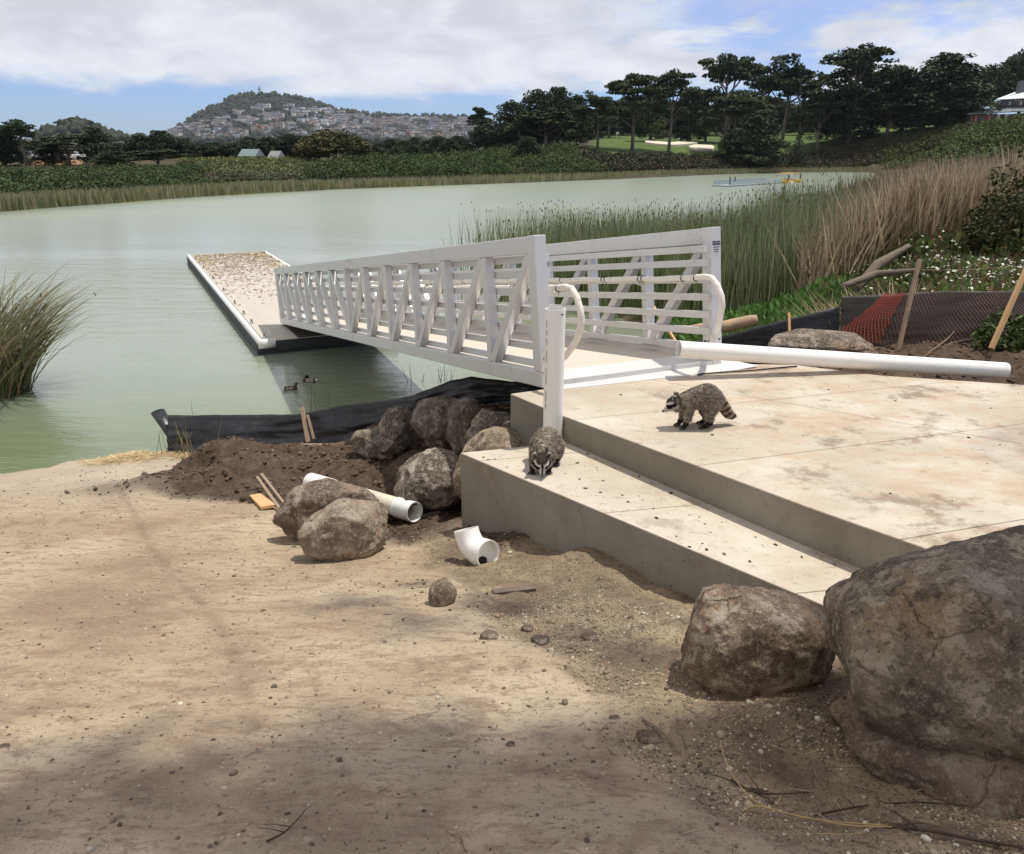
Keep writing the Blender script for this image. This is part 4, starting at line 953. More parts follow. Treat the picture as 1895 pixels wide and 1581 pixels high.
tA = [at_z(312, 768, .66), at_z(360, 769, .64), at_z(450, 768, .66), at_z(545, 767, .68), at_z(575, 763, .72), at_z(640, 751, .82), at_z(700, 744, .88), at_z(760, 733, 1.0), at_z(830, 706, 1.22), at_z(872, 697, 1.32), at_z(945, 706, 1.3), at_z(1010, 712, 1.35), at_y(1130, 665, 9.9), at_y(1240, 640, 10.0)]
bA = [np.array((p[0]+.03, p[1]-.22-.1*(i < 3), 0.)) for i, p in enumerate(tA)]
for b in bA: b[2] = gz(b[0], b[1])-.05
fen = empty('silt_fence', (float(tA[0][0]), float(tA[0][1]), 0), 'black plastic silt fence along the water left of and under the gangway', 'fence')
fabric('fabric', tA, bA, M['fabric'], fen, 3, .11, 300, 22)
def stake(root, px0, py0, px1, py1, dep0, dep1, w_=.035, h_=.035, m_='stake', name='stake'):
    a = at_d(px0, py0, dep0); b = at_d(px1, py1, dep1); b = b+(b-a)/np.linalg.norm(b-a)*.05
    loc = np.array(root.location) if root else np.zeros(3)
    if root is None: return MB().bar(a, b, w_, h_, up=(0, 1, .2)).build(name, M[m_], None, bevel=.002, origin=tuple(b))
    return MB().bar(a-loc, b-loc, w_, h_, up=(0, 1, .2)).build(name, M[m_], root, bevel=.002)
stake(fen, 559, 754, 569, 812, 10.6, 10.4, .05, .03); stake(fen, 569, 768, 579, 806, 10.5, 10.4, .03, .02)
# the rolled end of the fabric round its post
a = at_d(292, 762, 10.9); b = at_d(345, 846, 10.75); loc = np.array(fen.location)
pe = [a-loc, (a*.66+b*.34)-loc, (a*.33+b*.67)-loc, b-loc]
MB().tube(pe, [.10, .085, .085, .11], 12, flat=.6).build('rolled_end', M['fabric'], fen, smooth=True)
tC = [at_z(312, 770, .62), at_z(335, 800, .35), at_z(345, 835, .12)]; 
fl = [at_z(265, 848, .03), at_z(300, 838, .05), at_z(335, 826, .16)]; fb = [at_z(270, 850, .02), at_z(310, 850, .03), at_z(345, 847, .06)]
fabric('loose_flap', fl, fb, M['fabric'], fen, 8, .02, 40, 8)
# right part
tB = [at_y(1240, 640, 10.05), at_y(1335, 622, 10.0), at_y(1400, 605, 9.95), at_y(1460, 590, 9.9), at_y(1530, 574, 9.85), at_y(1554, 566, 9.85), at_y(1557, 549, 9.85), at_y(1650, 545, 9.6), at_y(1700, 541, 9.5), at_y(1800, 538, 9.25), at_y(1895, 540, 9.0), at_y(2050, 545, 8.7), at_y(2250, 560, 8.3)]
bB = [np.array((p[0]+.02, p[1]-.10, gz(p[0]+.02, p[1]-.1)-.06)) for p in tB]
bB[6] = bB[5]+np.array((.015, 0, 0))
fe2 = empty('silt_fence', (float(tB[0][0]), float(tB[0][1]), 1.3), 'black silt fence right of the gangway behind the long white pipe', 'fence')
fabric('fabric', tB[:6], bB[:6], M['fabric'], fe2, 5, .05, 160, 18)
fabric('fabric', tB[6:], bB[6:], M['fabric2'], fe2, 6, .07, 260, 20)
stake(fe2, 1460, 579, 1461, 618, 9.85, 9.8, .028, .02, 'freshwood')
# orange safety netting hung in front, with its leaning stakes
net = empty('safety_netting', tuple(at_y(1700, 640, 9.15)), 'orange plastic safety netting hung on leaning stakes in front of the silt fence', 'netting')
nl = np.array(net.location)
NETT = [at_y(1632, 541, 9.5), at_y(1700, 540, 9.3), at_y(1800, 540, 9.1), at_y(1895, 541, 8.85), at_y(2000, 545, 8.6)]
NETB = [at_y(1538, 618, 9.35), at_y(1668, 640, 9.05), at_y(1790, 626, 8.9), at_y(1895, 600, 8.7), at_y(2000, 600, 8.5)]
def netp(u, v):
    t = u*(len(NETT)-1); i = min(int(t), len(NETT)-2); f = t-i
    a = NETT[i]*(1-f)+NETT[i+1]*f; b = NETB[i]*(1-f)+NETB[i+1]*f
    p = a*(1-v)+b*v; p = p.copy(); p[1] -= .05+.03*math.sin(u*21+v*5)+.05*v; return p-nl
def net_strands(col_u, name, m_, ustart, uend, K, rad):
    mb = MB()
    for fam in (1, -1):
        for k in range(-14, K+14):
            pts = []
            for j in range(15):
                v = j/14; u = ustart+(uend-ustart)*(k+fam*v*9)/K
                if ustart <= u <= uend: pts.append(netp(u, v))
            if len(pts) > 1: mb.tube(pts, rad, 3, caps=False)
    o = mb.build(name, m_, net); o['kind'] = 'stuff'
    return o
M['net_faded'] = simple('faded_netting', (.27, .145, .11), .6, .1, 5, 0)
net_strands(0, 'bunched_net', M['orange'], 0, .16, 12, .0032)
net_strands(0, 'stretched_net', M['net_faded'], .16, 1, 54, .0013)
MB().tube([netp(u, .98) for u in np.linspace(.55, .8, 8)], .006, 5).build('edge_cord', M['orange'], net)
stake(net, 1702, 480, 1664, 640, 9.0, 9.0, .04, .04); stake(net, 1900, 497, 1838, 637, 8.3, 8.3, .045, .04, 'freshwood')
pu = [at_y(px, py, 9.9) for px, py in ((1560, 520), (1700, 500), (1800, 498), (1890, 492))]
MB().tube([p-nl for p in [at_y(1705, 500, 9.0), at_y(1800, 499, 8.9), at_y(1895, 492, 8.7)]], .003, 4).build('string', M['net_faded'], net)

# ------------------------------------------------------------------ loose wood
def stick(label, a, b, w_, h_, m_, cat='stake', name='stake', **k):
    o = MB().bar(a, b, w_, h_, up=(0, 0, 1) if abs((b-a)[2]) < np.linalg.norm(b-a)*.9 else (0, 1, 0)).build(name, M[m_], None, bevel=.002, origin=tuple((a+b)/2)); return tag(o, label, cat)
def gpt(px, py, dz=0): p = at_ground(px, py); p = p.copy(); p[2] += dz; return p
def poly_on(px0, py0, px1, py1, dep0, dep1): return at_d(px0, py0, dep0), at_d(px1, py1, dep1)
a = gpt(478, 905, .13); b = gpt(517, 950, .02)
stick('pale round stick leaning on the darker of the paired boulders, left of two', a, b+np.array((.03, -.02, .0)), .028, .028, 'stake')
a2 = gpt(486, 901, .14); b2 = gpt(528, 942, .04)
stick('greenish round stick leaning on the darker of the paired boulders, right of two', a2, b2, .028, .028, 'stake')
a = gpt(484, 922, .03); b = gpt(497, 944, .03)
stick('short orange lumber offcut lying beside the two sticks', a+np.array((-.05, 0, 0)), b+np.array((0, 0, 0)), .13, .03, 'freshwood', 'wood block', 'wood_block')
a = at_ground(712, 966); stick('dark wood block on the soil between the light tan boulder and the open pipe', gpt(701, 968, .05), gpt(731, 960, .06), .07, .06, 'oldwood', 'wood block', 'wood_block')
stick('grey board in the soil under the large mottled boulder', gpt(772, 962, .015), gpt(815, 951, .02), .05, .02, 'oldwood', 'board', 'board')
stick('short stake stuck in the soil behind the sticks', at_d(487, 829, 9.9), at_d(490, 868, 9.6), .03, .025, 'stake')
stick('thin stake leaning behind the right railing of the gangway', at_d(1203, 558, 9.9), at_d(1258, 645, 9.4), .03, .03, 'freshwood')
stick('dark plank half buried across the gravel', gpt(912, 1098, .0), gpt(990, 1091, .005), .05, .03, 'oldwood', 'board', 'board')
def log(label, pts, rad, m_, seed, n=14):
    mb = MB(); P = [np.array(p) for p in pts]; Q = []; Rr = []
    for i in range(len(P)-1):
        for t in np.linspace(0, 1, 8, endpoint=False): Q.append(P[i]*(1-t)+P[i+1]*t); Rr.append(rad[i]*(1-t)+rad[i+1]*t)
    Q.append(P[-1]); Rr.append(rad[-1])
    mb.tube(Q, Rr, n); V = np.concatenate(mb.V); V = V+.5*min(rad)*fbm(V*np.array((7, 7, 7))+seed, 4, .65)[:, None]; mb.V = [V]
    return tag(mb.build('log', M[m_], None, smooth=True, origin=tuple(P[0])), label, 'log')
log('orange brown log lying behind the right railing', [at_d(1245, 612, 11.2), at_d(1330, 607, 11.0), at_d(1400, 592, 11.0)], [.05, .09, .07], 'log', 4)
log('grey driftwood trunk leaning out of the reeds', [at_d(1585, 535, 13), at_d(1625, 490, 13.2), at_d(1682, 455, 13.6)], [.07, .09, .04], 'oldwood', 6)
log('rotting grey branch across the foot of the driftwood trunk', [at_d(1560, 530, 12.4), at_d(1620, 508, 12.8), at_d(1700, 500, 12.6)], [.05, .06, .03], 'oldwood', 9)
# cable across the threshold
cp = [at_z(px, py, UZ+.012) for px, py in ((1292, 694), (1300, 692), (1340, 689), (1400, 685), (1440, 681), (1475, 678))]
tag(MB().tube(cp, .007, 6).build('cable', M['black'], None, smooth=True, origin=tuple(cp[0])), 'black cable running along the threshold plate under the pipe', 'cable')
# ------------------------------------------------------------------ trees (prototypes one unit wide and tall)
CARD = np.array([(-.5, -.28, 0), (.5, -.22, .06), (.42, .3, 0), (-.4, .26, .08)]); CARDF = np.array([(0, 1, 2, 3)])
def cards(pos, size, rs, tilt, cols):
    n = len(pos); rot = rotmats(n, rs, tilt)
    V = np.einsum('nij,nkj->nki', rot, CARD[None]*size[:, None, None])+pos[:, None, :]
    return V.reshape(-1, 3), (CARDF[None]+(np.arange(n)*4)[:, None, None]).reshape(-1, 4), np.repeat(cols, 4, 0)
def tree_proto(kind, seed, greens, ncard=6500):
    rs = np.random.RandomState(seed); tr = MB(); pads = []
    if kind in ('flat', 'bare'):
        lean = (rs.rand(2)-.5)*.12; fork = .30+.1*rs.rand() if kind == 'flat' else .45
        top = np.array((lean[0], lean[1], .80))
        tr.tube([(0, 0, -.03), (lean[0]*.3, lean[1]*.3, fork*.6), (lean[0]*.7, lean[1]*.7, fork), tuple(top)], [.035, .028, .024, .008], 7)
        nl = 8 if kind == 'flat' else 6
        for i in range(nl):
            a = i*2.4+rs.rand(); zb = fork+(.75-fork)*i/nl*.8; zt = .55+.42*(i+1)/nl+.04*rs.randn() if kind == 'flat' else .70+.26*rs.rand()
            rr_ = (.42-.22*(i/nl))*(.7+.5*rs.rand()); e = np.array((math.cos(a)*rr_, math.sin(a)*rr_, min(.95, zt)))
            b = np.array((lean[0]*zb, lean[1]*zb, zb)); mdl = (b+e)/2+np.array((0, 0, -.04+.03*rs.rand()))
            tr.tube([b, mdl, e], [.016, .011, .005], 5)
            [pads.append((e+rs.normal(size=3)*np.array((.085, .085, .028)), .07+.08*rs.rand(), .022+.022*rs.rand())) for _q in range(5)]
            e2 = (mdl+e)/2+rs.normal(size=3)*np.array((.06, .06, .02)); pads.append((e2, .12+.08*rs.rand(), .04)); pads.append((e+rs.normal(size=3)*np.array((.09, .09, .035)), .12+.06*rs.rand(), .035))
        [pads.append((top+np.array((rs.randn()*.11, rs.randn()*.11, .10+.05*rs.randn())), .07+.07*rs.rand(), .035)) for _q in range(9)]
        if kind == 'bare':
            tr.tube([(0, .01, .1), (.09, .03, .4), (.13, .02, .72)], [.02, .016, .008], 6)
    elif kind == 'full':
        tr.tube([(0, 0, -.03), (.01, 0, .3), (.0, .01, .9)], [.045, .035, .008], 7)
        for i in range(64):
            t = i/63; zc = .10+.80*t; R_ = .42*(1-t**2.4)**.6*(.35+.75*rs.rand())+.02; a = i*2.4+rs.rand()*.8
            e = np.array((math.cos(a)*R_, math.sin(a)*R_, zc+.02*rs.randn()))
            pads.append((e, .11+.07*rs.rand(), .055+.03*rs.rand()))
            if i % 5 == 0: tr.tube([(0, 0, zc-.08), tuple(e)], [.012, .004], 4)
        for i in range(9): pads.append((np.array((rs.randn()*.13, rs.randn()*.13, .88+.09*rs.rand())), .05+.03*rs.rand(), .035))
    elif kind == 'round':
        tr.tube([(0, 0, -.03), (.02, 0, .35), (.0, .02, .8)], [.035, .028, .01], 7)
        for i in range(60):
            v = rs.normal(size=3); v /= np.linalg.norm(v); v[2] = abs(v[2])*1.1-.35; v *= .75+.3*rs.rand()
            e = np.array((v[0]*.38, v[1]*.38, .50+v[2]*.42)); pads.append((e, .13+.06*rs.rand(), .10+.05*rs.rand()))
            if i % 4 == 0: tr.tube([(0, 0, .35), tuple(e)], [.014, .004], 4)
    elif kind == 'fir':
        tr.tube([(0, 0, -.03), (0, 0, .97)], [.03, .004], 6)
        for i in range(60):
            t = i/59; R_ = .46*(1-t)*(.6+.5*rs.rand())+.02; a = i*2.4
            for q in (.45, .9): pads.append((np.array((math.cos(a)*R_*q, math.sin(a)*R_*q, .05+.92*t-.03*q)), .07*(1.1-t)+.02, .02))
    vol = np.array([p[1]**2 for p in pads]); vol /= vol.sum(); idx = rs.choice(len(pads), ncard, p=vol)
    C = np.array([p[0] for p in pads])[idx]; A = np.array([p[1] for p in pads])[idx]; B = np.array([p[2] for p in pads])[idx]
    v = rs.normal(size=(ncard, 3)); v /= np.linalg.norm(v, axis=1)[:, None]; v *= (.55+.5*rs.rand(ncard)**.5)[:, None]
    if kind in ('flat', 'bare'): v[:, 2] = np.where(v[:, 2] < -.2, v[:, 2]*.5, v[:, 2])
    pos = C+v*np.stack([A, A, B], 1)
    g = np.array(greens); tone = g[rs.randint(0, len(g), len(pads))][idx]*(.75+.5*rs.rand(ncard))[:, None]
    size = (.030+.026*rs.rand(ncard))*(1.0 if kind != 'fir' else .8)
    V, F, cc = cards(pos, size*.9, rs, 1.2 if kind != 'round' else 2.5, tone)
    Vt = np.concatenate(tr.V)
    return mesh('trunk', Vt, tr.F, True, M['bark']), mesh('crown', V, F, False, M['leaf'], col=cc)
DG = [(.040, .060, .031), (.054, .078, .037), (.070, .088, .040), (.032, .050, .029)]
DG2 = [(.048, .070, .033), (.078, .094, .040), (.062, .076, .035), (.040, .058, .030)]
OL = [(.070, .080, .032), (.095, .090, .040), (.060, .072, .030), (.105, .085, .04)]
PROTO = {'flat': [tree_proto('flat', s, DG2) for s in (1, 2, 3, 4)], 'bare': [tree_proto('bare', s, DG, 5200) for s in (5, 6, 7)],
         'full': [tree_proto('full', s, DG, 9000) for s in (8, 9, 10)], 'round': [tree_proto('round', s, DG2, 8000) for s in (11, 12)],
         'olive': [tree_proto('round', s, OL, 9000) for s in (14,)], 'fir': [tree_proto('fir', 13, DG, 3600)]}
_tc = {}
def tree(kind, px, ytop, wpx, Y, label, ybase=None, rot=None, group=None, name='cypress_tree', cat='tree'):
    if 1100 <= px: Y = Y+EDGE(px)-float(np.interp(px, [1080, 1120, 1330, 1480, 1560, 1700, 1800], [160, 161, 172, 196, 206, 205, 215]))*1.0
    P = far_pt(px, Y); zt = CAM_Z+Y*el(ytop); h = max(2., zt-P[2]); wid = wpx/1500*(Y*CP+2)*1.12
    k = _tc.get(kind, 0); _tc[kind] = k+1; pr = PROTO[kind][k % len(PROTO[kind])]
    r = empty(name, (P[0], P[1], P[2]-.15), label, cat, group, rot=(0, 0, random.uniform(0, 6.28) if rot is None else rot))
    r.scale = (wid, wid, h)
    link(pr[0], 'trunk', r); link(pr[1], 'crown', r)
    return r
LSG = 'dark conifers on the left shore'; GCG = 'cypresses around the golf course'
for a in [
 ('full', 8, 224, 95, 118, 'dark full conifer at the left edge of the picture'), ('bare', 50, 219, 62, 116, 'flat topped conifer with a bare trunk, second from the left edge'),
 ('full', 100, 262, 60, 122, 'low dark conifer just right of the leftmost flat topped one'),
 ('flat', 130, 247, 84, 120, 'spreading conifer standing above the parked cars'), ('full', 182, 231, 62, 122, 'pointed dark conifer in front of the small left hill'),
 ('full', 212, 276, 74, 116, 'low green conifer at the foot of the pointed one'), ('full', 262, 244, 60, 140, 'dark conifer left of the twin crowns in the dip between the hills'), ('full', 300, 238, 62, 142, 'tallest of the dark conifers left of the big hill'),
 ('full', 338, 252, 60, 146, 'dark conifer below the left foot of the big hill'), ('flat', 290, 276, 96, 118, 'low layered conifer left of the grassy mound'),
 ('full', 375, 264, 62, 155, 'dark conifer behind the left end of the grassy mound'), ('full', 412, 266, 60, 158, 'dark conifer behind the middle of the grassy mound, left of the pale house'),
 ('full', 500, 250, 60, 165, 'dark conifer behind the right half of the mound, below the city houses'), ('full', 540, 246, 70, 168, 'bushy conifer touching the left side of the big olive tree'),
 ('olive', 622, 232, 125, 132, 'big rounded olive brown tree left of centre'), ('olive', 678, 272, 55, 134, 'small olive tree at the right foot of the big rounded one'),
 ('bare', 886, 197, 46, 190, 'slim pine with a flat tuft standing alone before the city hillside'), ('full', 900, 226, 78, 180, 'low dark tree under the slim flat tufted pine'),
 ('full', 950, 182, 82, 176, 'tall dark cypress at the left end of the big grove'), ('full', 992, 163, 76, 178, 'tall cypress with a ragged crown, second in the left grove'), ('full', 1032, 156, 70, 182, 'highest cypress of the left grove'),
 ('full', 1066, 170, 58, 186, 'cypress at the right end of the left grove'), ('flat', 1010, 205, 110, 170, 'low spreading cypress in front of the left grove'), ('full', 975, 250, 52, 146, 'small black conifer in the shoreline bushes below the left grove'),
 ('flat', 1106, 174, 76, 168, 'short cypress with forked pale trunk right of the left grove'), ('flat', 1170, 136, 96, 172, 'drooping cypress with one straight trunk left of the bunkers'),
 ('flat', 1237, 133, 84, 172, 'cypress standing in the long sand bunker'), ('full', 1203, 152, 64, 215, 'ragged cypress between the drooping one and the bunker one'), ('full', 1275, 160, 72, 212, 'dark cypress behind the golf cart'), ('flat', 1305, 163, 70, 215, 'cypress left of the high umbrella shaped one'),
 ('bare', 1342, 95, 92, 208, 'high umbrella shaped cypress standing clear of the grove'), ('bare', 1402, 105, 96, 206, 'tall cypress with open pale trunks right of the umbrella shaped one'), ('bare', 1446, 118, 92, 204, 'tall cypress with sky showing between its trunks'), ('bare', 1478, 136, 66, 206, 'slim cypress at the right of the open trunks'),
 ('flat', 1362, 172, 108, 176, 'layered cypress in front of the tall open grove'), ('full', 1398, 212, 92, 168, 'low black bush-like conifer on the shore slope below the open grove'), ('full', 1358, 236, 66, 165, 'dark feathery conifer at the right end of the fairway, by the water'), ('fir', 1474, 232, 46, 182, 'small fir on the slope left of the leaning trunk'),
 ('flat', 1512, 170, 78, 200, 'cypress with a curved leaning trunk on the slope edge'), ('flat', 1568, 88, 128, 206, 'grandest layered cypress, highest right of centre'), ('flat', 1610, 118, 118, 212, 'layered cypress touching the grandest one on its right'), ('full', 1560, 158, 118, 208, 'massive dark cypress trunk and crown below the grandest one'),
 ('flat', 1640, 190, 100, 204, 'low sweeping cypress on the slope edge'), ('full', 1668, 128, 96, 214, 'dark cypress left of the spiky crowned one'), ('full', 1738, 94, 142, 210, 'huge dark cypress with a spiky crown left of the clubhouse'), ('full', 1706, 150, 120, 206, 'dark cypress with a thick forked trunk under the spiky crowned one'),
 ('full', 1776, 128, 90, 262, 'dark cypress just left of the clubhouse roof'), ('round', 1832, 108, 92, 262, 'broad dark tree behind the clubhouse chimney'), ('round', 1884, 76, 92, 262, 'tallest tree behind the clubhouse at the right edge'), ('round', 1930, 110, 90, 262, 'dark tree beyond the right edge behind the clubhouse')]:
    tree(*a, group=LSG if a[1] < 700 else GCG, name={'olive': 'broad_tree', 'round': 'broad_tree', 'fir': 'fir_tree'}.get(a[0], 'cypress_tree'))
for px, yt in ((455, 262), (470, 250), (580, 255), (700, 262), (722, 254), (745, 258), (768, 252), (790, 256), (812, 250), (834, 254), (852, 248), (715, 268), (740, 270), (765, 266), (800, 268), (830, 262), (860, 262)):
    tree('full', px+random.uniform(-5, 5), yt, 42, random.uniform(175, 230), 'one of the dark trees massed below the city houses in the distance', group='dark tree mass below the city', name='distant_tree')
for px, yt in ((1085, 196), (1130, 190), (1150, 182), (1190, 176), (1220, 178), (1250, 180), (1290, 182), (1320, 176), (1350, 168), (1380, 165), (1420, 172), (1455, 178), (1490, 172), (1530, 168), (1575, 160), (1600, 150), (1630, 150), (1660, 150), (1690, 150), (1730, 150), (1770, 150), (1110, 205), (1165, 200), (1210, 195), (1265, 195), (1305, 200), (1340, 196), (1400, 196), (1440, 198)):
    tree(random.choice(('flat', 'full', 'bare')), px+random.uniform(-6, 6), yt+random.uniform(0, 12), random.uniform(55, 80), random.uniform(250, 310), 'one of the cypresses closing the far side of the fairway', group='cypresses behind the fairway')
for px, yt, Y in ((20, 246, 150), (70, 258, 160), (225, 262, 165), (245, 268, 150), (320, 258, 165), (355, 262, 170), (395, 260, 172), (430, 262, 175), (455, 258, 180), (485, 262, 178), (520, 256, 180), (565, 248, 175), (590, 255, 170), (660, 262, 165), (690, 268, 160)):
    tree('full', px, yt, 58, Y, 'one of the dark conifers filling the row behind the left shore', group='conifer row behind the left shore', name='background_tree')
for px in range(1080, 1800, 24):
    tree('full', px+random.uniform(-6, 6), random.uniform(196, 212)-(px-1080)*.03, 66, random.uniform(315, 345), 'one of the trees in the dark rear wall of the golf course', group='rear wall of trees beyond the fairway', name='background_tree')
for px, yt in ((80, 240), (98, 232), (118, 222), (140, 216), (158, 220), (176, 232), (192, 244), (222, 250)):
    tree('round', px, yt, 30, 1130, 'one of the hazy trees crowning the small left hill', group='trees on the small left hill', name='hilltop_tree')
# ------------------------------------------------------------------ thickets, reed belt and hill woods
rs = np.random.RandomState(21)
def thicket(name, label, n, pxr, yr, rad, greens, per=60, csize=.34, filt=None):
    px = rs.uniform(*pxr, n*4); Ys = rs.uniform(*yr, n*4)
    ok = [i for i in range(n*4) if filt is None or filt(px[i], Ys[i])][:n]
    P = np.array([far_pt(px[i], Ys[i]) for i in ok]); r = rs.uniform(*rad, len(P))
    k = np.repeat(np.arange(len(P)), per); v = rs.normal(size=(len(k), 3)); v /= np.linalg.norm(v, axis=1)[:, None]; v[:, 2] = np.abs(v[:, 2]); v *= (.7+.35*rs.rand(len(k)))[:, None]
    pos = P[k]+v*r[k][:, None]*np.array((1, 1, .85)); g = np.array(greens)[rs.randint(0, len(greens), len(P))][k]*(.7+.6*rs.rand(len(k)))[:, None]
    V, F, cc = cards(pos, csize*(.7+.6*rs.rand(len(k))), rs, 1.6, g)
    return tag(link(mesh(name, V, F, False, M['leaf'], col=cc), name), label, 'thicket', kind='stuff')
GB = [(.055, .088, .030), (.072, .108, .036), (.042, .068, .028), (.092, .118, .040), (.072, .076, .040)]
BR = [(.075, .066, .042), (.062, .062, .038), (.095, .075, .048), (.055, .068, .036)]
sh = lambda px: float(np.interp(px, [-600, 0, 200, 400, 560, 620, 800, 960, 1080, 1330, 1480, 1600], [48, shoreY(392), shoreY(377), shoreY(362.5), shoreY(354), shoreY(350.5), shoreY(344), shoreY(338.5), shoreY(334), shoreY(323), shoreY(319.5), 196]))
thicket('willow_thicket', 'green willow thicket along the left shore', 760, (-120, 372), (68, 112), (.6, 1.45), GB, 185, .17, lambda p, Y: sh(p)+5 < Y < sh(p)+33)
thicket('willow_thicket', 'dark green thicket on the shore right of the grassy mound', 820, (582, 1110), (95, 165), (1.0, 2.4), GB, 180, .22, lambda p, Y: sh(p)+5 < Y < sh(p)+8+34*min(1, max(.12, (p-500)/300)) and (p < 1060 or Y < sh(p)+18))
thicket('willow_thicket', 'low brush in front of the grassy mound', 150, (372, 590), (90, 108), (.35, .7), GB, 60, .34, lambda p, Y: sh(p)+5 < Y < sh(p)+12)
thicket('bank_scrub', 'dark brownish scrub on the slope under the golf course', 1900, (1080, 1800), (138, 222), (.7, 1.3), BR, 80, .34, lambda p, Y: sh(p)+5 < Y < EDGE(p)-3)
thicket('hillside_scrub', 'bright green scrub below the clubhouse', 1500, (1640, 2150), (95, 218), (1.0, 2.0), [(.075, .11, .028), (.10, .13, .035), (.055, .08, .028), (.08, .085, .035)], 70, .31, lambda p, Y: (p > 1740 or Y > 185) and Y < (218 if p < 1780 else 185))
thicket('mound_grass', 'rough grass tufts on the grassy mound', 620, (335, 592), (104, 134), (.5, .9), [(.15, .17, .06), (.19, .19, .08), (.11, .13, .05), (.09, .10, .045)], 60, .20)
# reed belt
n = 15000; px = rs.uniform(-250, 1760, n); Ys = np.array([sh(p) for p in px])+rs.rand(n)**1.3*7-.3
P = np.array([np.array((vx(p, Y, .2), Y, .0)) for p, Y in zip(px, Ys)]); hgt = .75+.6*rs.rand(n)
BLD = np.array([(-.5, 0, 0), (.5, 0, 0), (.0, 0, 1.)]); BLF = np.array([(0, 1, 2)])
rot = rotmats(n, rs, .12); a_ = rs.rand(n)*.6-.3; 
cl = np.array([(.18, .18, .085), (.24, .23, .12), (.14, .155, .065), (.28, .25, .15)])[rs.randint(0, 4, n)]
V = np.repeat(BLD[None], n, 0)*np.stack([.22+.1*rs.rand(n), np.ones(n), hgt], 1)[:, None, :]; V[:, 2, 0] += (rs.rand(n)-.5)*.3
V += P[:, None, :]; tag(link(mesh('reed_belt', V.reshape(-1, 3), (BLF[None]+(np.arange(n)*3)[:, None, None]).reshape(-1, 3), False, M['reed'], col=np.repeat(cl*1.5, 3, 0)), 'reed_belt'), 'belt of olive reeds along the far shore', 'reeds', kind='stuff')
# hill woods
n = 6500; px = rs.uniform(255, 1120, n); t = rs.rand(n); Ys = np.where(px < 262, 1000, 1520+970*t)
keep = []
for i in range(n):
    s_ = float(np.interp(px[i], [a for a, b in SIL], [b for a, b in SIL]))
    yy = 285.5-(farT(px[i], Ys[i])-CAM_Z)/Ys[i]*1500*1.04
    wood = (340 < px[i] < 605 and yy < 212+6*math.sin(px[i]*.07)) or math.sin(px[i]*.045+yy*.31)+math.sin(px[i]*.11-yy*.17) > (-.45 if px[i] < 600 else .0) or yy > 262
    if wood or rs.rand() < .16: keep.append(i)
px, Ys = px[keep], Ys[keep]; P = np.array([far_pt(p, Y) for p, Y in zip(px, Ys)]); n = len(P)
sz = 5+8*rs.rand(n); P[:, 2] += sz*.25
scatter_mesh('hill_woods', ICO[1][0], ICO[1][1], P, np.stack([sz, sz, sz*.9], 1)*.62, rotmats(n, rs, .3), M['leaf'], np.array([(.022, .030, .022), (.030, .037, .028), (.036, .040, .03)])[rs.randint(0, 3, n)], 'stuff', 'dark woods covering the distant hill', 'woods', jit=.55, rs=rs)
n = 420; px = np.concatenate([rs.uniform(330, 900, 300), rs.uniform(60, 240, 120)]); Ys = np.concatenate([rs.uniform(2440, 2510, 300), rs.uniform(1000, 1150, 120)])
P = np.array([far_pt(p, Y) for p, Y in zip(px, Ys)]); sz = np.concatenate([8+9*rs.rand(300), 5+4*rs.rand(120)]); P[:, 2] += sz*.4
scatter_mesh('ridge_woods', ICO[2][0], ICO[2][1], P, np.stack([sz*.5, sz*.5, sz*.7], 1), rotmats(n, rs, .3), M['leaf'], np.array([(.03, .038, .024), (.045, .05, .03)])[rs.randint(0, 2, n)], 'stuff', 'tree crowns along the skyline of the distant hills', 'woods', jit=.6, rs=rs)
# mast on the hilltop
p = far_pt(481, 2495); mr = empty('hilltop_mast', tuple(p), 'tiny mast on top of the highest hill', 'mast')
MB().box((-1.2, -1.2, 0), (1.2, 1.2, 26)).build('shaft', M['stake'], mr); MB().box((-5, -1, 17), (-1.22, 1, 19.5)).box((1.22, -1, 17), (5, 1, 19.5)).build('crossbar', M['stake'], mr)
# city houses
WALLS = {'cream': (.68, .62, .54), 'pale grey': (.56, .57, .60), 'pinkish': (.66, .52, .48), 'white': (.82, .82, .80), 'tan': (.55, .46, .36), 'bluish': (.44, .50, .58)}
ROOF = simple('tar_roof', (.14, .12, .115), .9, .2, .2, 0); ROOFR = simple('tile_roof', (.24, .11, .07), .9, .2, .2, 0); WIN = simple('dark_window', (.05, .055, .065), .3, .1, 1, 0)
WM = {k: simple('stucco_'+k.replace(' ', '_'), v, .9, .06, .2, 0) for k, v in WALLS.items()}
def house_mesh(k, var):
    mb = MB(); mi = []
    wv_, dp_, hh = [(8, 12, 8), (9, 13, 10), (12, 11, 7), (7.5, 12, 11)][var]
    mb.box((-wv_/2, -dp_/2, -6), (wv_/2, dp_/2, hh)); mi += [0]*6
    if var in (1, 3): mb.box((-wv_/2-.3, -dp_/2-.3, hh+.01), (wv_/2+.3, dp_/2+.3, hh+.7)); mi += [1]*6
    else:
        a, b, c = wv_/2+.4, dp_/2+.4, hh+.01
        mb.add([(-a, -b, c), (a, -b, c), (a, b, c), (-a, b, c), (0, -b, c+2.6), (0, b, c+2.6)], [(0, 3, 2, 1), (0, 1, 4), (3, 5, 2), (0, 4, 5, 3), (1, 2, 5, 4)]); mi += [1]*5
    for fl_ in range(int(hh//3.4)):
        for wx in (-wv_*.27, wv_*.27):
            mb.box((wx-1.0, -dp_/2-.12, 1.2+fl_*3.3), (wx+1.0, -dp_/2-.01, 2.8+fl_*3.3)); mi += [2]*6
    return mesh('house', np.concatenate(mb.V), mb.F, False, [WM[k], ROOFR if k in ('tan', 'pinkish') and var == 0 else ROOF, WIN], mi)
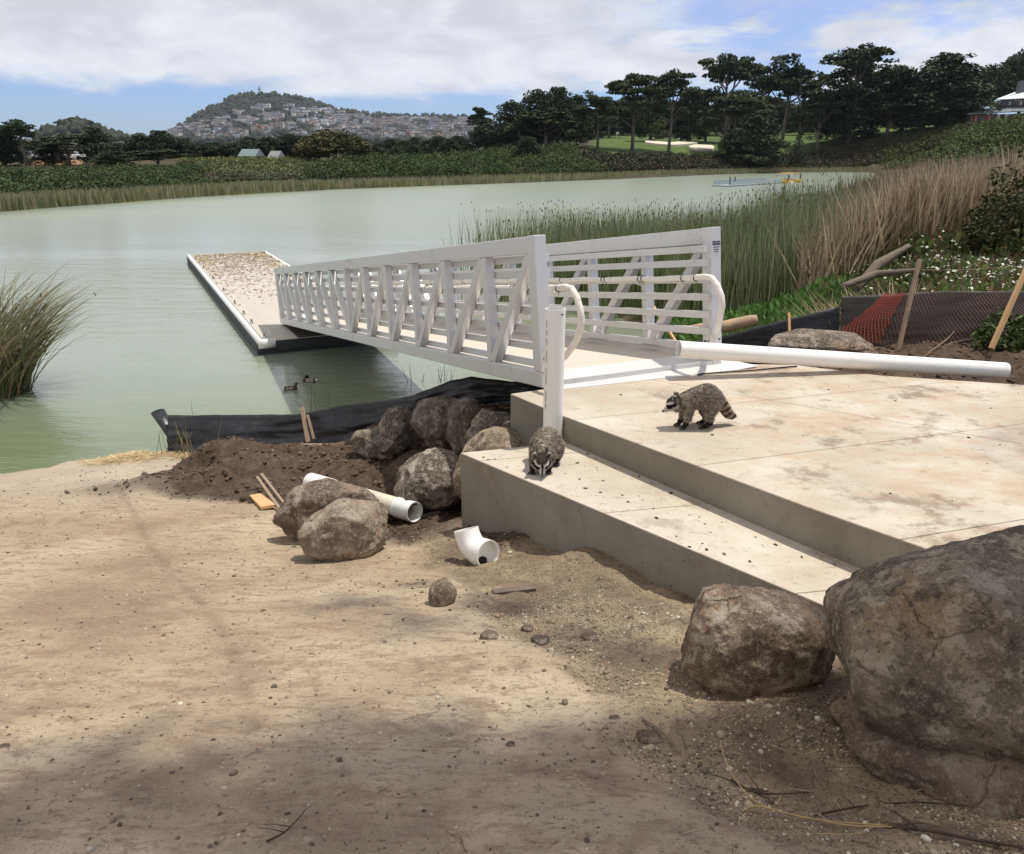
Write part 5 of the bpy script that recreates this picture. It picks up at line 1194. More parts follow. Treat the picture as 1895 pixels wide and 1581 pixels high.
HM = {(k, v): house_mesh(k, v) for k in WALLS for v in range(4)}
rs = np.random.RandomState(4); cnt = 0; extra = []
REG = [('on the left foot of the big hill', 312, 352), ('halfway up the front of the big hill', 352, 480), ('under the wooded top of the big hill', 480, 600), ('on the saddle right of the big hill', 600, 700), ('on the long ridge right of the hills', 700, 800), ('on the ridge beside the slim flat tufted pine', 800, 915)]
tries = 0; HP = []
while tries < 16000 and len(HP) < 900:
    tries += 1; px = rs.uniform(314, 912); Y = rs.uniform(1560, 2440)
    zz_ = farT(px, Y); yy = 285.5-(zz_-CAM_Z)/Y*1500*1.04
    yy = round(yy/5.2)*5.2+rs.uniform(-1, 1)                                   # houses stand in streets along the slope
    if yy > 263 or yy < 205: continue
    if 345 < px < 605 and yy < float(np.interp(px, [345, 400, 440, 480, 560, 600], [238, 228, 217, 208, 208, 214])): continue
    if px < 345 and yy < 238: continue
    if (math.sin(px*.045+yy*.31)+math.sin(px*.11-yy*.17) > (-.35 if px < 600 else .2)) and rs.rand() < .96: continue
    lo, hi = 1500., 2500.
    for _ in range(14):
        mid = (lo+hi)/2; yv = 285.5-(farT(px, mid)-CAM_Z)/mid*1500*1.04
        if yv > yy: lo = mid
        else: hi = mid
    Y = (lo+hi)/2
    if any(abs(px-q[0]) < 3.0 and abs(Y-q[1]) < 16 for q in HP): continue
    HP.append((px, Y, yy))
HP.sort(key=lambda q: q[1])
ks = list(WALLS); kp = [.30, .22, .16, .16, .10, .06]
exV = []; exF = []; exM = []; nb = 0
for i, (px, Y, yy) in enumerate(HP):
    k = ks[rs.choice(6, p=kp)]; v = rs.randint(4); P = far_pt(px, Y); rz = rs.uniform(-.35, .35); sc_2 = rs.uniform(.8, 1.25)
    if i < 285:
        reg = next((r[0] for r in REG if r[1] <= px < r[2]), REG[-1][0])
        o = link(HM[(k, v)], 'house', None, tuple(P), (0, 0, rz)); o.scale = (sc_2, sc_2, sc_2)
        shape = {0: 'gabled', 1: 'flat roofed', 2: 'low wide', 3: 'tall'}[v]
        tag(o, f'tiny {k} {shape} house {reg}', 'house', 'city houses on the distant hillside')
    else:
        me = HM[(k, 1)]; Vh = np.array([vv.co[:] for vv in me.vertices])*sc_2; c_, s_ = math.cos(rz), math.sin(rz)
        Vh = np.stack([Vh[:, 0]*c_-Vh[:, 1]*s_, Vh[:, 0]*s_+Vh[:, 1]*c_, Vh[:, 2]], 1)+P
        exV.append(Vh); exF += [tuple(j+nb for j in p.vertices) for p in me.polygons]; exM += [ks.index(k) if p.material_index == 0 else 6 if p.material_index == 1 else 7 for p in me.polygons]; nb += len(Vh)
if exV:
    tag(link(mesh('far_houses', np.concatenate(exV), exF, False, [WM[k] for k in ks]+[ROOF, WIN], exM), 'far_houses'), 'farther pale houses crowding the upper slopes', 'houses', kind='stuff')
# ------------------------------------------------------------------ things on the far shore
def bunker(label, pts, Y0):
    P = [far_pt(px, Y)+np.array((0, 0, .25)) for px, Y in pts]; mb = MB(); c = np.mean(P, 0); N = 40; V = [c+np.array((0, 0, .14))]
    Pp = np.array(P+[P[0]]); s_ = np.linspace(0, len(P), N, endpoint=False)
    for s in s_:
        i = int(s); f = s-i; p0, p1, p2, p3 = [np.array(P[(i+q) % len(P)]) for q in (-1, 0, 1, 2)]
        q = .5*((2*p1)+(-p0+p2)*f+(2*p0-5*p1+4*p2-p3)*f*f+(-p0+3*p1-3*p2+p3)*f**3); V.append(q+np.array((0, 0, .22)))
    mb.add(V, [(0, 1+i, 1+(i+1) % N) for i in range(N)])
    n0 = len(V); lowv = [np.array(v)-np.array((0, 0, .9)) for v in V[1:]]; mb.V.append(np.array(lowv)); mb.F += [(1+i, n0+i, n0+(i+1) % N, 1+(i+1) % N) for i in range(N)]; mb.n += N
    return tag(mb.build('sand_bunker', simple('bunker_sand', (.62, .56, .42), .95, .08, .5, .2), None, origin=tuple(c)), label, 'bunker')
bunker('long pale sand bunker with a cypress standing in it', [(1194, 214), (1215, 207), (1240, 206), (1262, 211), (1290, 222), (1288, 231), (1265, 230), (1245, 220), (1225, 221), (1200, 224)], 185)
bunker('smaller pale sand bunker right of the long one', [(1275, 203), (1300, 200), (1320, 206), (1318, 213), (1300, 214), (1283, 212)], 180)
p = far_pt(1266, 236); gc = empty('golf_cart', tuple(p+np.array((0, 0, .1))), 'small white roofed golf cart at the far edge of the fairway', 'golf cart')
WHT = simple('white_gloss', (.75, .75, .73), .4, .04, 3, 0)
MB().box((-1.3, -.6, .3), (1.3, .6, .85)).box((-.4, -.6, .86), (.5, .6, 1.15)).build('body', WHT, gc, bevel=.08)
MB().box((-1.0, -.65, 1.9), (1.0, .65, 2.0)).build('roof', WHT, gc, bevel=.04)
for x_ in (-.9, .9):
    for y_ in (-.55, .55): MB().bar((x_, y_, .86), (x_*.95, y_, 1.9), .07, .07).build('roof_post', WHT, gc)
    for y_ in (-.62, .62): MB().tube([(x_, y_-.08, .28), (x_, y_+.08, .28)], .28, 12).build('wheel', M['black'], gc)
for q, (px, Y, lab) in enumerate([(1288, 235, 'golf flagstick by the golf cart'), (1140, 225, 'golf flagstick on the fairway left of the drooping cypress')]):
    p = far_pt(px, Y); fs = empty('flagstick', tuple(p), lab, 'flagstick'); MB().tube([(0, 0, 0), (0, 0, 2.3)], .05, 6).build('pole', WHT, fs); MB().box((.05, -.02, 1.8), (.6, .02, 2.25)).build('flag', WHT, fs)
# clubhouse
cp0 = far_pt(1785, 232); cz = zf(226, 232)
cz = zf(226, 213); club = empty('clubhouse', (vx(1792, 213, cz), 213, cz), 'clubhouse with stepped pale green metal roofs and a grey chimney at the right edge', 'building', rot=(0, 0, R(-12)))
club.scale = (.92, .9, .68)
STN = simple('stone_wall', (.30, .22, .17), .9, .3, 1.5, .5); MR = simple('metal_roof', (.17, .20, .21), .45, .08, .8, .05, metal=.3); CH = simple('chimney_block', (.20, .20, .23), .9, .15, 1.2, .4)
CRM = simple('cream_trim', (.60, .56, .48), .7, .06, 2, 0); BRK = simple('red_brick', (.30, .13, .08), .9, .2, 3, .2)
def roofslab(name, pts, th=.25):
    mb = MB(); n = len(pts); V = [tuple(p) for p in pts]+[(p[0], p[1], p[2]-th) for p in pts]
    mb.add(V, [tuple(range(n)), tuple(range(2*n-1, n-1, -1))]+[(i, n+i, n+(i+1) % n, (i+1) % n) for i in range(n)]); return mb.build(name, MR, club)
MB().box((.6, .5, -3), (24, 12, 2.6)).build('wall', STN, club)
roofslab('roof', [(-1.0, -1.2, 2.7), (9.4, -1.2, 3.3), (24, -1.2, 4.0), (24, 4, 5.6), (9.5, 4, 5.4), (3, 5, 4.4)])
MB().box((7.6, 3.4, 5.62), (24, 11, 7.3)).build('upper_wall', STN, club)
roofslab('roof', [(6.2, 2.4, 7.6), (14.0, 2.4, 8.0), (24, 2.4, 11.2), (24, 7, 14.2), (15.2, 7, 12.0)])
MB().box((12.6, 5.0, 9.6), (17.4, 7.6, 14.0)).build('chimney', CH, club, bevel=.05)
MB().box((9.6, -1.1, 4.1), (24, -.95, 4.35)).box((9.6, -1.1, 3.42), (24, -.95, 3.62)).build('balcony_rail', CRM, club)
for x_ in (8.0, 10.5, 13.2): MB().box((x_, 3.2, 5.75), (x_+1.9, 3.38, 6.9)).build('window', M['glass'], club); MB().box((x_-.35, 3.15, 5.7), (x_-.05, 3.39, 7.2)).build('column', CRM, club)
for x_ in (16.6, 18.3): MB().box((x_, 3.2, 5.75), (x_+1.1, 3.38, 7.1)).build('window', M['glass'], club)
for x_ in (1.2, 4.4, 6.6, 8.6, 11.0): MB().box((x_, -.6, -.9), (x_+.7, .1, 2.5)).build('column', CRM if x_ > 5 else BRK, club, bevel=.03)
for x_ in (2.4, 5.3, 7.6, 9.7): MB().box((x_, .3, -.3), (x_+.8, .48, 1.9)).build('window', M['glass'], club)
for px, lab in ((1781, 'white round patio umbrella left of the clubhouse'),):
    p = far_pt(px, 222); u_ = empty('patio_umbrella', (p[0], p[1], p[2]), lab, 'umbrella'); MB().tube([(0, 0, 0), (0, 0, 2.4)], .05, 6).build('pole', WHT, u_)
    mb = MB(); n = 12; mb.add([(0, 0, 2.7)]+[(1.5*math.cos(k*math.pi/6), 1.5*math.sin(k*math.pi/6), 2.1) for k in range(n)], [(0, 1+k, 1+(k+1) % n) for k in range(n)]); mb.build('canopy', simple('green_canvas', (.18, .30, .25), .8, .1, 2, 0), u_)
# parked cars and shed on the left bank, pale houses in the trees
def car(label, px, Y, c, rz):
    p = far_pt(px, Y); r = empty('parked_car', tuple(p+np.array((0, 0, .35))), label, 'car', rot=(0, 0, rz)); mt = simple('car_paint', c, .3, .02, 1, 0, spec=.6)
    MB().box((-2.2, -.85, .3), (2.2, .85, .85)).build('body', mt, r, bevel=.12); MB().add([(-1.5, -.75, .86), (1.2, -.75, .86), (1.2, .75, .86), (-1.5, .75, .86), (-1.0, -.65, 1.42), (.6, -.65, 1.42), (.6, .65, 1.42), (-1.0, .65, 1.42)], [(4, 5, 6, 7), (0, 1, 5, 4), (1, 2, 6, 5), (2, 3, 7, 6), (3, 0, 4, 7)]).build('cabin', M['glass'], r, bevel=.03)
    for x_ in (-1.4, 1.4):
        for y_ in (-.8, .8): MB().tube([(x_, y_-.1, .32), (x_, y_+.1, .32)], .32, 12).build('wheel', M['black'], r)
for a in (('white parked car at the left of the car row on the left bank', 36, 146, (.7, .7, .7), .1), ('silver parked car, second in the row on the left bank', 55, 148, (.42, .44, .46), -.1), ('white parked car right of the bare pine trunk', 78, 147, (.72, .72, .74), .05), ('white parked car under the spreading conifer', 134, 146, (.75, .75, .75), .1)): car(*a)
def lowbuild(name, label, px, Y, wid, hgt, c, dz=0, roof=(.35, .36, .36)):
    p = far_pt(px, Y); r = empty(name, (p[0], p[1], p[2]+dz), label, 'building'); mw = simple('wall_paint', c, .9, .06, 1, 0)
    MB().box((-wid/2, -2.5, -2), (wid/2, 2.5, hgt)).build('wall', mw, r)
    a, b = wid/2+.3, 2.9; MB().add([(-a, -b, hgt), (a, -b, hgt), (a, b, hgt), (-a, b, hgt), (-a, 0, hgt+1.2), (a, 0, hgt+1.2)], [(0, 3, 2, 1), (0, 1, 5, 4), (2, 3, 4, 5), (0, 4, 3), (1, 2, 5)]).build('roof', simple('roof_sheet', roof, .7, .05, 1, 0), r)
    k = -wid/2+.6
    while k < wid/2-1: MB().box((k, -2.62, .8), (k+.8, -2.51, hgt-.5)).build('window', M['glass'], r); k += 1.5
lowbuild('park_building', 'long low white building behind the parked cars', 68, 175, 9, 1.2, (.45, .45, .44), -.4, (.40, .42, .42))
lowbuild('pale_house', 'pale blue grey house showing above the grassy mound', 466, 150, 2.5, 1.2, (.22, .27, .26), -.8, (.15, .19, .19))
lowbuild('small_house', 'small pale house peeking between trees right of the pale blue one', 512, 152, 1.3, .9, (.24, .24, .22), -.8, (.2, .2, .2))
# timber boardwalk at the foot of the mound
b0 = at_z(385, 338, 1.6); b1 = at_z(545, 338, 1.6); b0 = np.array((vx(385, 91, .9), 91, .95)); b1 = np.array((vx(548, 98, .9), 98, .95))
bw = empty('boardwalk', tuple(b0), 'long grey timber boardwalk with railing at the foot of the grassy mound', 'boardwalk')
MB().bar((0, 0, 0), b1-b0, 1.2, .15).build('walkway', M['oldwood'], bw)
for zz_ in (.5, .95): MB().bar((0, -.55, zz_), b1-b0+np.array((0, -.55, zz_)), .06, .09).build('rail', M['oldwood'], bw)
for k in range(13): q = (b1-b0)*k/12; MB().box((q[0]-.05, q[1]-.62, -1.2), (q[0]+.05, q[1]-.55, 1.0)).build('post', M['oldwood'], bw)
# long low barge and small raft
g0 = at_z(1334, 340.0, 0.); g1 = at_z(1478, 330.5, 0.)
Yb = 108.; g0 = np.array((vx(1336, Yb, 0), Yb, 0)); g1 = np.array((vx(1470, Yb+18, 0), Yb+18, 0)); dirb = g1-g0; Lb = np.linalg.norm(dirb)
bar_ = empty('dredging_barge', tuple(g0), 'long low barge with pale netting and a yellow end, moored before the far shore', 'barge', rot=(0, 0, math.atan2(dirb[1], dirb[0])))
MB().box((0, -1, -.2), (Lb*.72, 1.4, .16)).build('hull', M['bargeside'], bar_); YL = simple('yellow_paint', (.55, .36, .06), .6, .1, 2, 0)
MB().box((Lb*.722, -1.1, -.15), (Lb, 1.2, .42)).build('stern', YL, bar_, bevel=.08)
MB().box((.4, -1.02, .222), (Lb*.70, -.98, .6)).build('netting_panel', simple('pale_net', (.42, .47, .46), .8, .35, 3, 0), bar_); MB().box((.4, 1.3, .222), (Lb*.70, 1.34, .75)).build('netting_panel', simple('pale_net', (.36, .41, .41), .8, .35, 3, 0), bar_)
for x_ in (.2, 1.6, Lb*.80, Lb*.99): MB().box((x_-.06, -1, .23), (x_+.06, -.88, 1.25)).build('post', M['steel'], bar_)
MB().box((Lb*.80, -1.0, 1.26), (Lb*.99, .9, 1.34)).build('canopy', YL, bar_)
for x_ in (Lb*.80, Lb*.83): MB().tube([(x_, -1.25, .05), (x_+.3, -1.25, .05)], .18, 10).build('float_ball', WHT, bar_, smooth=True)
r0 = at_z(1432, 361, .1); rf = empty('raft', tuple(r0), 'small white edged raft half hidden by the green reed tips', 'raft')
MB().box((0, -1.2, -.1), (4.6, 0, .12)).build('deck', M['oldwood'], rf); MB().box((-.1, -1.36, -.05), (2.0, -1.2, .2)).build('edge', WHT, rf)
for x_ in (1.7, 3.1, 4.3): MB().box((x_, -.9, .13), (x_+.09, -.8, .8)).build('post', M['oldwood'], rf)
# ------------------------------------------------------------------ reeds and bank plants near the landing
rs = np.random.RandomState(77)
def stalks(name, label, base, hgt, wid, lean, cols, bend=.12, segs=3, cat='reeds', tips=0, m_='reed', thing=False, leandir=None, droop=None):
    n = len(base); az = rs.rand(n)*2*math.pi if leandir is None else leandir+rs.randn(n)*.5
    lx, ly = np.cos(az), np.sin(az); yaw = rs.rand(n)*math.pi; wx, wy = np.cos(yaw), np.sin(yaw)
    V = []; 
    for j in range(segs+1):
        t = j/segs; ww = wid*(1-.7*t**2); off = lean*t+bend*hgt*t*t
        zc = hgt*t if droop is None else hgt*(t-droop*t**2.6)
        c = base+np.stack([lx*off, ly*off, zc], 1)
        if j < segs: V += [c-np.stack([wx*ww/2, wy*ww/2, 0*ww], 1), c+np.stack([wx*ww/2, wy*ww/2, 0*ww], 1)]
        else: V += [c]
    V = np.stack(V, 1); nv = 2*segs+1; F3 = []; F4 = []
    for j in range(segs-1): F4.append((2*j, 2*j+1, 2*j+3, 2*j+2))
    q = np.array([(a, b, c, d) for a, b, c, d in F4]); 
    tri = np.array([(2*segs-2, 2*segs-1, 2*segs)])
    off = (np.arange(n)*nv)[:, None, None]
    allF = []
    if len(q): 
        t1 = np.concatenate([q[:, [0, 1, 2]], q[:, [0, 2, 3]]]); allF.append((t1[None]+off).reshape(-1, 3))
    allF.append((tri[None]+off).reshape(-1, 3)); VV = V.reshape(-1, 3); CC = np.repeat(cols, nv, 0); FF = np.concatenate(allF)
    if tips:
        k = rs.choice(n, int(n*tips), replace=False); tp = V[k, -1]; m_n = len(tp)
        B = np.array([(-.5, 0, -.6), (.5, 0, -.5), (.35, 0, .6), (-.3, 0, .5)])*np.array((.028, 1, .06)); rr_ = rotmats(m_n, rs, .4)
        TV = (np.einsum('nij,kj->nki', rr_, B)+tp[:, None]).reshape(-1, 3); t0 = np.array([(0, 1, 2), (0, 2, 3)])
        FF = np.concatenate([FF, (t0[None]+(np.arange(m_n)*4)[:, None, None]).reshape(-1, 3)+len(VV)]); VV = np.concatenate([VV, TV]); CC = np.concatenate([CC, np.full((len(TV), 3), 1.)*np.array((.14, .095, .05))])
    o = link(mesh(name, VV, FF, False, M[m_], col=CC), name)
    return tag(o, label, cat, kind=None if thing else 'stuff')
def pick(pal, n): return np.array(pal)[rs.randint(0, len(pal), n)]*(.75+.5*rs.rand(n))[:, None]
def place(n, pxr, yr, dens=None):
    out = []
    px = rs.uniform(*pxr, n); Y = rs.uniform(*yr, n)
    X = (px-947.5)/1500*(Y*CP+3.7*SP); h = ground_h(X, Y, False); h = np.maximum(h, -.02)
    P = np.stack([X, Y, h], 1)
    if dens is not None: P = P[dens(px, Y, X)]
    return P
# green tules: ragged left end, dense to the right
P = place(19000, (830, 1600), (17.5, 31), lambda px, Y, X: (rs.rand(len(px)) < (sstep(820, 1080, px)*.9+.10)*(1-.8*sstep(1430, 1560, px))) & (Y > np.interp(px, [830, 1100, 1300, 1400, 1600], [23, 21, 18.8, 18.2, 18])) & (Y < np.interp(px, [830, 1000, 1300, 1600], [26, 28, 30, 27])))
stalks('tule_reeds', 'tall green tules standing in the water behind the gangway', P, 1.55+1.0*rs.rand(len(P)), .020+.012*rs.rand(len(P)), .30*rs.rand(len(P)), pick([(.16, .22, .08), (.22, .27, .12), (.11, .16, .06), (.29, .31, .17), (.34, .32, .21)], len(P)), .07, 3, tips=.15)
# tan dry reeds
P = place(15000, (1440, 1900), (17, 26), lambda px, Y, X: rs.rand(len(px)) < sstep(1440, 1560, px)*sstep(1900, 1780, px))
stalks('dry_reeds', 'pale dry reeds leaning at all angles right of the green tules', P, 1.1+.9*rs.rand(len(P)), .022+.020*rs.rand(len(P)), .9*rs.rand(len(P))**2, pick([(.50, .41, .26), (.60, .51, .34), (.38, .30, .19), (.28, .21, .14), (.22, .20, .11)], len(P)), .10, 3)
P = place(14000, (1500, 2150), (24, 42), lambda px, Y, X: rs.rand(len(px)) < sstep(1500, 1640, px))
stalks('brown_reeds', 'tall brown reeds filling the bank up to the far shore', P, 1.2+.9*rs.rand(len(P)), .035+.02*rs.rand(len(P)), .6*rs.rand(len(P))**2, pick([(.17, .12, .085), (.22, .16, .11), (.12, .09, .065), (.28, .23, .16), (.11, .12, .055)], len(P)), .10, 3)
P = place(3000, (1500, 1900), (28, 60), lambda px, Y, X: rs.rand(len(px)) < .9)
stalks('brown_reeds', 'olive brown reeds between the brown reeds and the far shore', P, 1.2+.6*rs.rand(len(P)), .05+.03*rs.rand(len(P)), .5*rs.rand(len(P))**2, pick([(.19, .17, .09), (.24, .20, .12), (.15, .14, .07)], len(P)), .08, 2)
# broad leaved green plants at the marsh edge
LEAF = np.array([(0, 0, 0), (.22, .12, .45), (0, .2, 1.), (-.22, .12, .5)]); LEAFF = np.array([(0, 1, 2, 3)])
def leafies(name, label, P, size, pal, up=.7, h=.0):
    n = len(P); P = P.copy(); P[:, 2] += h*rs.rand(n)
    return scatter_mesh(name, LEAF, LEAFF, P, size*(.6+.8*rs.rand(n)), rotmats(n, rs, up), M['reed'], pick(pal, n), 'stuff', label, 'plants')
P = place(24000, (1090, 1560), (11.2, 19.5), lambda px, Y, X: (X > 2.6+.25*np.sin(Y*2)) & (rs.rand(len(px)) < .9) & ~((X < 3.4) & (Y > 14)))
leafies('marsh_plants', 'bright green leafy plants along the marsh edge', P, .14, [(.10, .20, .04), (.14, .26, .06), (.07, .14, .035), (.18, .28, .09)], .9, .30)
P = place(22000, (1500, 2100), (9.9, 17.5), lambda px, Y, X: (X > 4.4) & (Y > 10.35-.15*(X-4)) & (rs.rand(len(px)) < .95))
leafies('bank_plants', 'low green and reddish ground plants on the bank behind the netting', P, .13, [(.13, .18, .05), (.17, .23, .06), (.07, .10, .035), (.20, .12, .06), (.16, .15, .08)], 1.1, .32)
FL = np.array([(-.5, -.5, 0), (.5, -.4, .1), (.45, .5, 0), (-.5, .45, .1)])
P = place(9000, (1560, 2100), (10, 17), lambda px, Y, X: (X > 4.6) & (Y > 10.45-.15*(X-4)) & (rs.rand(len(px)) < np.clip(.25+.75*sstep(-.15, .35, fbm(np.stack([X*.9, Y*.9, 0*X], 1), 3)), 0, 1)) & (rs.rand(len(px)) < sstep(1560, 1760, px)*.8+.15))
P[:, 2] += .22+.2*rs.rand(len(P)); n = len(P)
scatter_mesh('white_flowers', FL, np.array([(0, 1, 2, 3)]), P, .028+.028*rs.rand(n), rotmats(n, rs, .9), M['stone'], pick([(.50, .50, .42), (.62, .62, .53), (.42, .44, .30)], n), 'stuff', 'small white flowers over the bank plants', 'flowers')
P = place(520, (1500, 1650), (10.3, 12.5), lambda px, Y, X: (X > 3.9) & (Y > 10.3))
stalks('dead_stems', 'pale dead stems hanging over the silt fence', P, .35+.45*rs.rand(len(P)), .012+.01*rs.rand(len(P)), .8*rs.rand(len(P)), pick([(.50, .40, .24), (.40, .30, .18), (.3, .22, .14)], len(P)), .3, 3)
# bushes at the right edge
def bush(label, c, r, n, pal, sz, name='shrub'):
    root = empty(name, (c[0], c[1], c[2]), label, 'shrub'); v = rs.normal(size=(n, 3)); v /= np.linalg.norm(v, axis=1)[:, None]; v[:, 2] = np.abs(v[:, 2])
    lob = fbm(v*2.2+c[0], 3)[:, None]; rad = (.72+.35*rs.rand(n))[:, None]*(1+.55*lob)
    pos = v*rad*np.array(r); col = pick(pal, n)
    V, F, cc = cards(pos, sz*(.6+.8*rs.rand(n)), rs, 2.0, col); link(mesh('foliage', V, F, False, M['leaf'], col=cc), 'foliage', root)
    mb = MB()
    for k in range(7): a = rs.rand()*6.28; q = .6; mb.tube([(0, 0, -.2), (math.cos(a)*r[0]*q*.5, math.sin(a)*r[1]*q*.5, r[2]*.35), (math.cos(a)*r[0]*q, math.sin(a)*r[1]*q, r[2]*.75)], [.035, .025, .01], 5)
    mb.build('stem', M['bark'], root)
g_ = lambda X, Y: (X, Y, gz(X, Y))
PD_ = [(.05, .062, .026), (.07, .08, .032), (.10, .08, .04), (.042, .05, .024)]
bush('large dark bush at the right edge above the white flowers', g_(vx(1900, 15.5, 3), 15.5), (.95, 1.0, .95), 9000, PD_, .065)
bush('low dark bush left of and below the large right edge one', g_(vx(1812, 17.5, 2.6), 17.5), (.7, .7, .55), 5200, PD_, .055)
bush('dark green bush half outside the right edge', g_(vx(1990, 14, 3), 14), (1.4, 1.3, 1.3), 6000, PD_, .07)
bush('leafy weeds under the fresh stake at the right edge', g_(vx(1885, 8.5, 2.2), 8.5), (.38, .35, .34), 900, [(.06, .09, .03), (.09, .12, .04)], .06)
# left tule clump with arching stems
bc = at_z(-50, 728, 0); n = 1000
ang = rs.rand(n)*2*math.pi; rr_ = .95*np.sqrt(rs.rand(n)); base = np.stack([bc[0]+rr_*np.cos(ang), bc[1]+rr_*np.sin(ang)*.8, 0*ang-.02], 1)
hgt = 1.4+1.35*rs.rand(n); az = np.arctan2(rr_*np.sin(ang), rr_*np.cos(ang)+.25)+rs.randn(n)*.5
o = stalks('tule_clump', 'clump of arching tules at the left edge of the lake', base, hgt, .020+.010*rs.rand(n), .25+.9*rs.rand(n), pick([(.18, .20, .09), (.24, .23, .12), (.30, .23, .14), (.12, .14, .06)], n), .32, 7, tips=.02, leandir=az, droop=.20+.28*rs.rand(n))
def tuft(label, px, py, n, h, spread, zg=None, Y=None, pal=((.20, .19, .10), (.30, .27, .15), (.15, .16, .07)), lean=.15):
    c = at_ground(px, py) if zg is None else at_z(px, py, zg)
    b = np.stack([c[0]+spread*rs.randn(n), c[1]+spread*.6*rs.randn(n), np.full(n, c[2]-.02)], 1)
    o = stalks('grass_tuft', label, b, h*(.5+.6*rs.rand(n)), .009+.004*rs.rand(n), lean*rs.randn(n), pick(list(pal), n), .12, 4, cat='grass', thing=True)
tuft('thin grass stems behind the black fence below the ducks', 588, 762, 13, .62, .13, 0.)
tuft('thin grass stems rising in front of the black fence near its rolled end', 335, 842, 22, .55, .16)
tuft('two thin stems behind the fence left of the ducks', 365, 800, 3, .55, .04, 0.)
tuft('single thin stem behind the fence midway to the ducks', 455, 800, 3, .45, .04, 0.)
tuft('dark stems in the shallow water under the gangway', 825, 706, 14, .38, .16, 0., pal=((.05, .07, .03), (.08, .10, .04)))
tuft('dark stems in the shallows left of the gangway shadow edge', 775, 706, 6, .35, .12, 0., pal=((.05, .07, .03), (.08, .10, .04)))
# ------------------------------------------------------------------ the tree whose crown shades the foreground
rs = np.random.RandomState(15)
SH = [(1250, 1500, .55, .8), (1000, 1500, .5, 1.), (760, 1490, .5, .9), (520, 1500, .42, .7), (300, 1420, .34, .35), (120, 1450, .36, .40), (700, 1370, .34, .75), (950, 1395, .34, .8), (1500, 1500, .6, 1.), (1800, 1500, .7, .75), (1720, 1300, .5, .6), (1880, 1230, .4, .4), (640, 1120, .26, .45), (760, 1155, .26, .5), (930, 1130, .28, .45), (1060, 1180, .26, .45), (1560, 1360, .36, .7), (1350, 1420, .4, .9), (150, 1560, .35, .45), (420, 1570, .4, .6), (20, 1520, .4, .4)]
hz_ = 21.; LP = []; LC_ = []; pads = []
for px, py, r, dn in SH:
    g0_ = at_ground(px, py); h = hz_+rs.uniform(-2, 2.5); top = g0_+np.array(SUN[:])/SUN[2]*h; pads.append(top)
    N = int(150*dn*r*r/.16*(.75 if px > 950 else 1)); v = rs.normal(size=(N, 3)); v /= np.linalg.norm(v, axis=1)[:, None]; v *= rs.rand(N)[:, None]**.45
    LP.append(top+v*np.array((r*1.15, r*1.15, .5)))
for k in range(16):   # the rest of the crown, beyond the frame
    c = np.array((rs.uniform(9, 16), rs.uniform(-1, 9), rs.uniform(17, 25))); N = 500; v = rs.normal(size=(N, 3)); v /= np.linalg.norm(v, axis=1)[:, None]; LP.append(c+v*rs.rand(N)[:, None]**.4*np.array((1.3, 1.3, .5))); pads.append(c)
LP = np.concatenate(LP); n = len(LP); tb = np.array((12.5, 1.5, gz(12.5, 1.5)))
shade = empty('shade_tree', tuple(tb), 'broad tree outside the right of the frame whose branches shade the foreground', 'tree')
V, F, cc = cards(LP-tb, .085+.05*rs.rand(n), rs, 1.2, pick(DG2, n)); link(mesh('crown', V, F, False, M['leaf'], col=cc), 'crown', shade)
mb = MB(); crotch = np.array((-.6, .6, 12.)); mb.tube([(0, 0, -.3), (-.1, .1, 5), tuple(crotch)], [.50, .38, .30], 12)
for p in pads:
    e = p-tb; mdl = crotch+(e-crotch)*.5+np.array((0, 0, .7)); mb.tube([tuple(crotch), tuple(mdl), tuple(e)], [.10, .045, .012], 5)
mb.build('trunk', M['bark'], shade, smooth=True)
# ------------------------------------------------------------------ animals
def soft_body(name, caps, voxel, smooth_it=6):
    """one continuous skin over a chain of tapered capsules"""
    Vs = []; Fs = []; off = 0; bv, bf = ICO[3]
    for p0, p1, r0, r1 in caps:
        p0 = np.array(p0, float); p1 = np.array(p1, float); L = np.linalg.norm(p1-p0); k = max(2, int(L/(min(r0, r1)*.35))+1)
        for t in np.linspace(0, 1, k):
            Vs.append(bv*(r0*(1-t)+r1*t)+p0*(1-t)+p1*t); Fs.append(bf+off); off += len(bv)
    me = mesh('tmp', np.concatenate(Vs), np.concatenate(Fs)); o = link(me, 'tmp')
    rm = o.modifiers.new('r', 'REMESH'); rm.mode = 'VOXEL'; rm.voxel_size = voxel
    sm = o.modifiers.new('s', 'SMOOTH'); sm.iterations = smooth_it; sm.factor = .6
    dg = bpy.context.evaluated_depsgraph_get(); dg.update(); m2 = bpy.data.meshes.new_from_object(o.evaluated_get(dg)); bpy.data.objects.remove(o)
    m2.name = name; V = np.array([v.co[:] for v in m2.vertices]); N = np.array([v.normal[:] for v in m2.vertices])
    m2.polygons.foreach_set('use_smooth', np.ones(len(m2.polygons), dtype=bool)); return m2, V, N
def addcol(me, C):
    ca = me.color_attributes.new('Col', 'FLOAT_COLOR', 'POINT'); c4 = np.ones((len(C), 4), np.float32); c4[:, :3] = C; ca.data.foreach_set('color', c4.ravel())
M['fur'] = vcol('fur', .85, 60, .2, .1, .15); M['nose'] = simple('wet_nose', (.012, .011, .011), .25, .1, 40, .05, spec=.6)
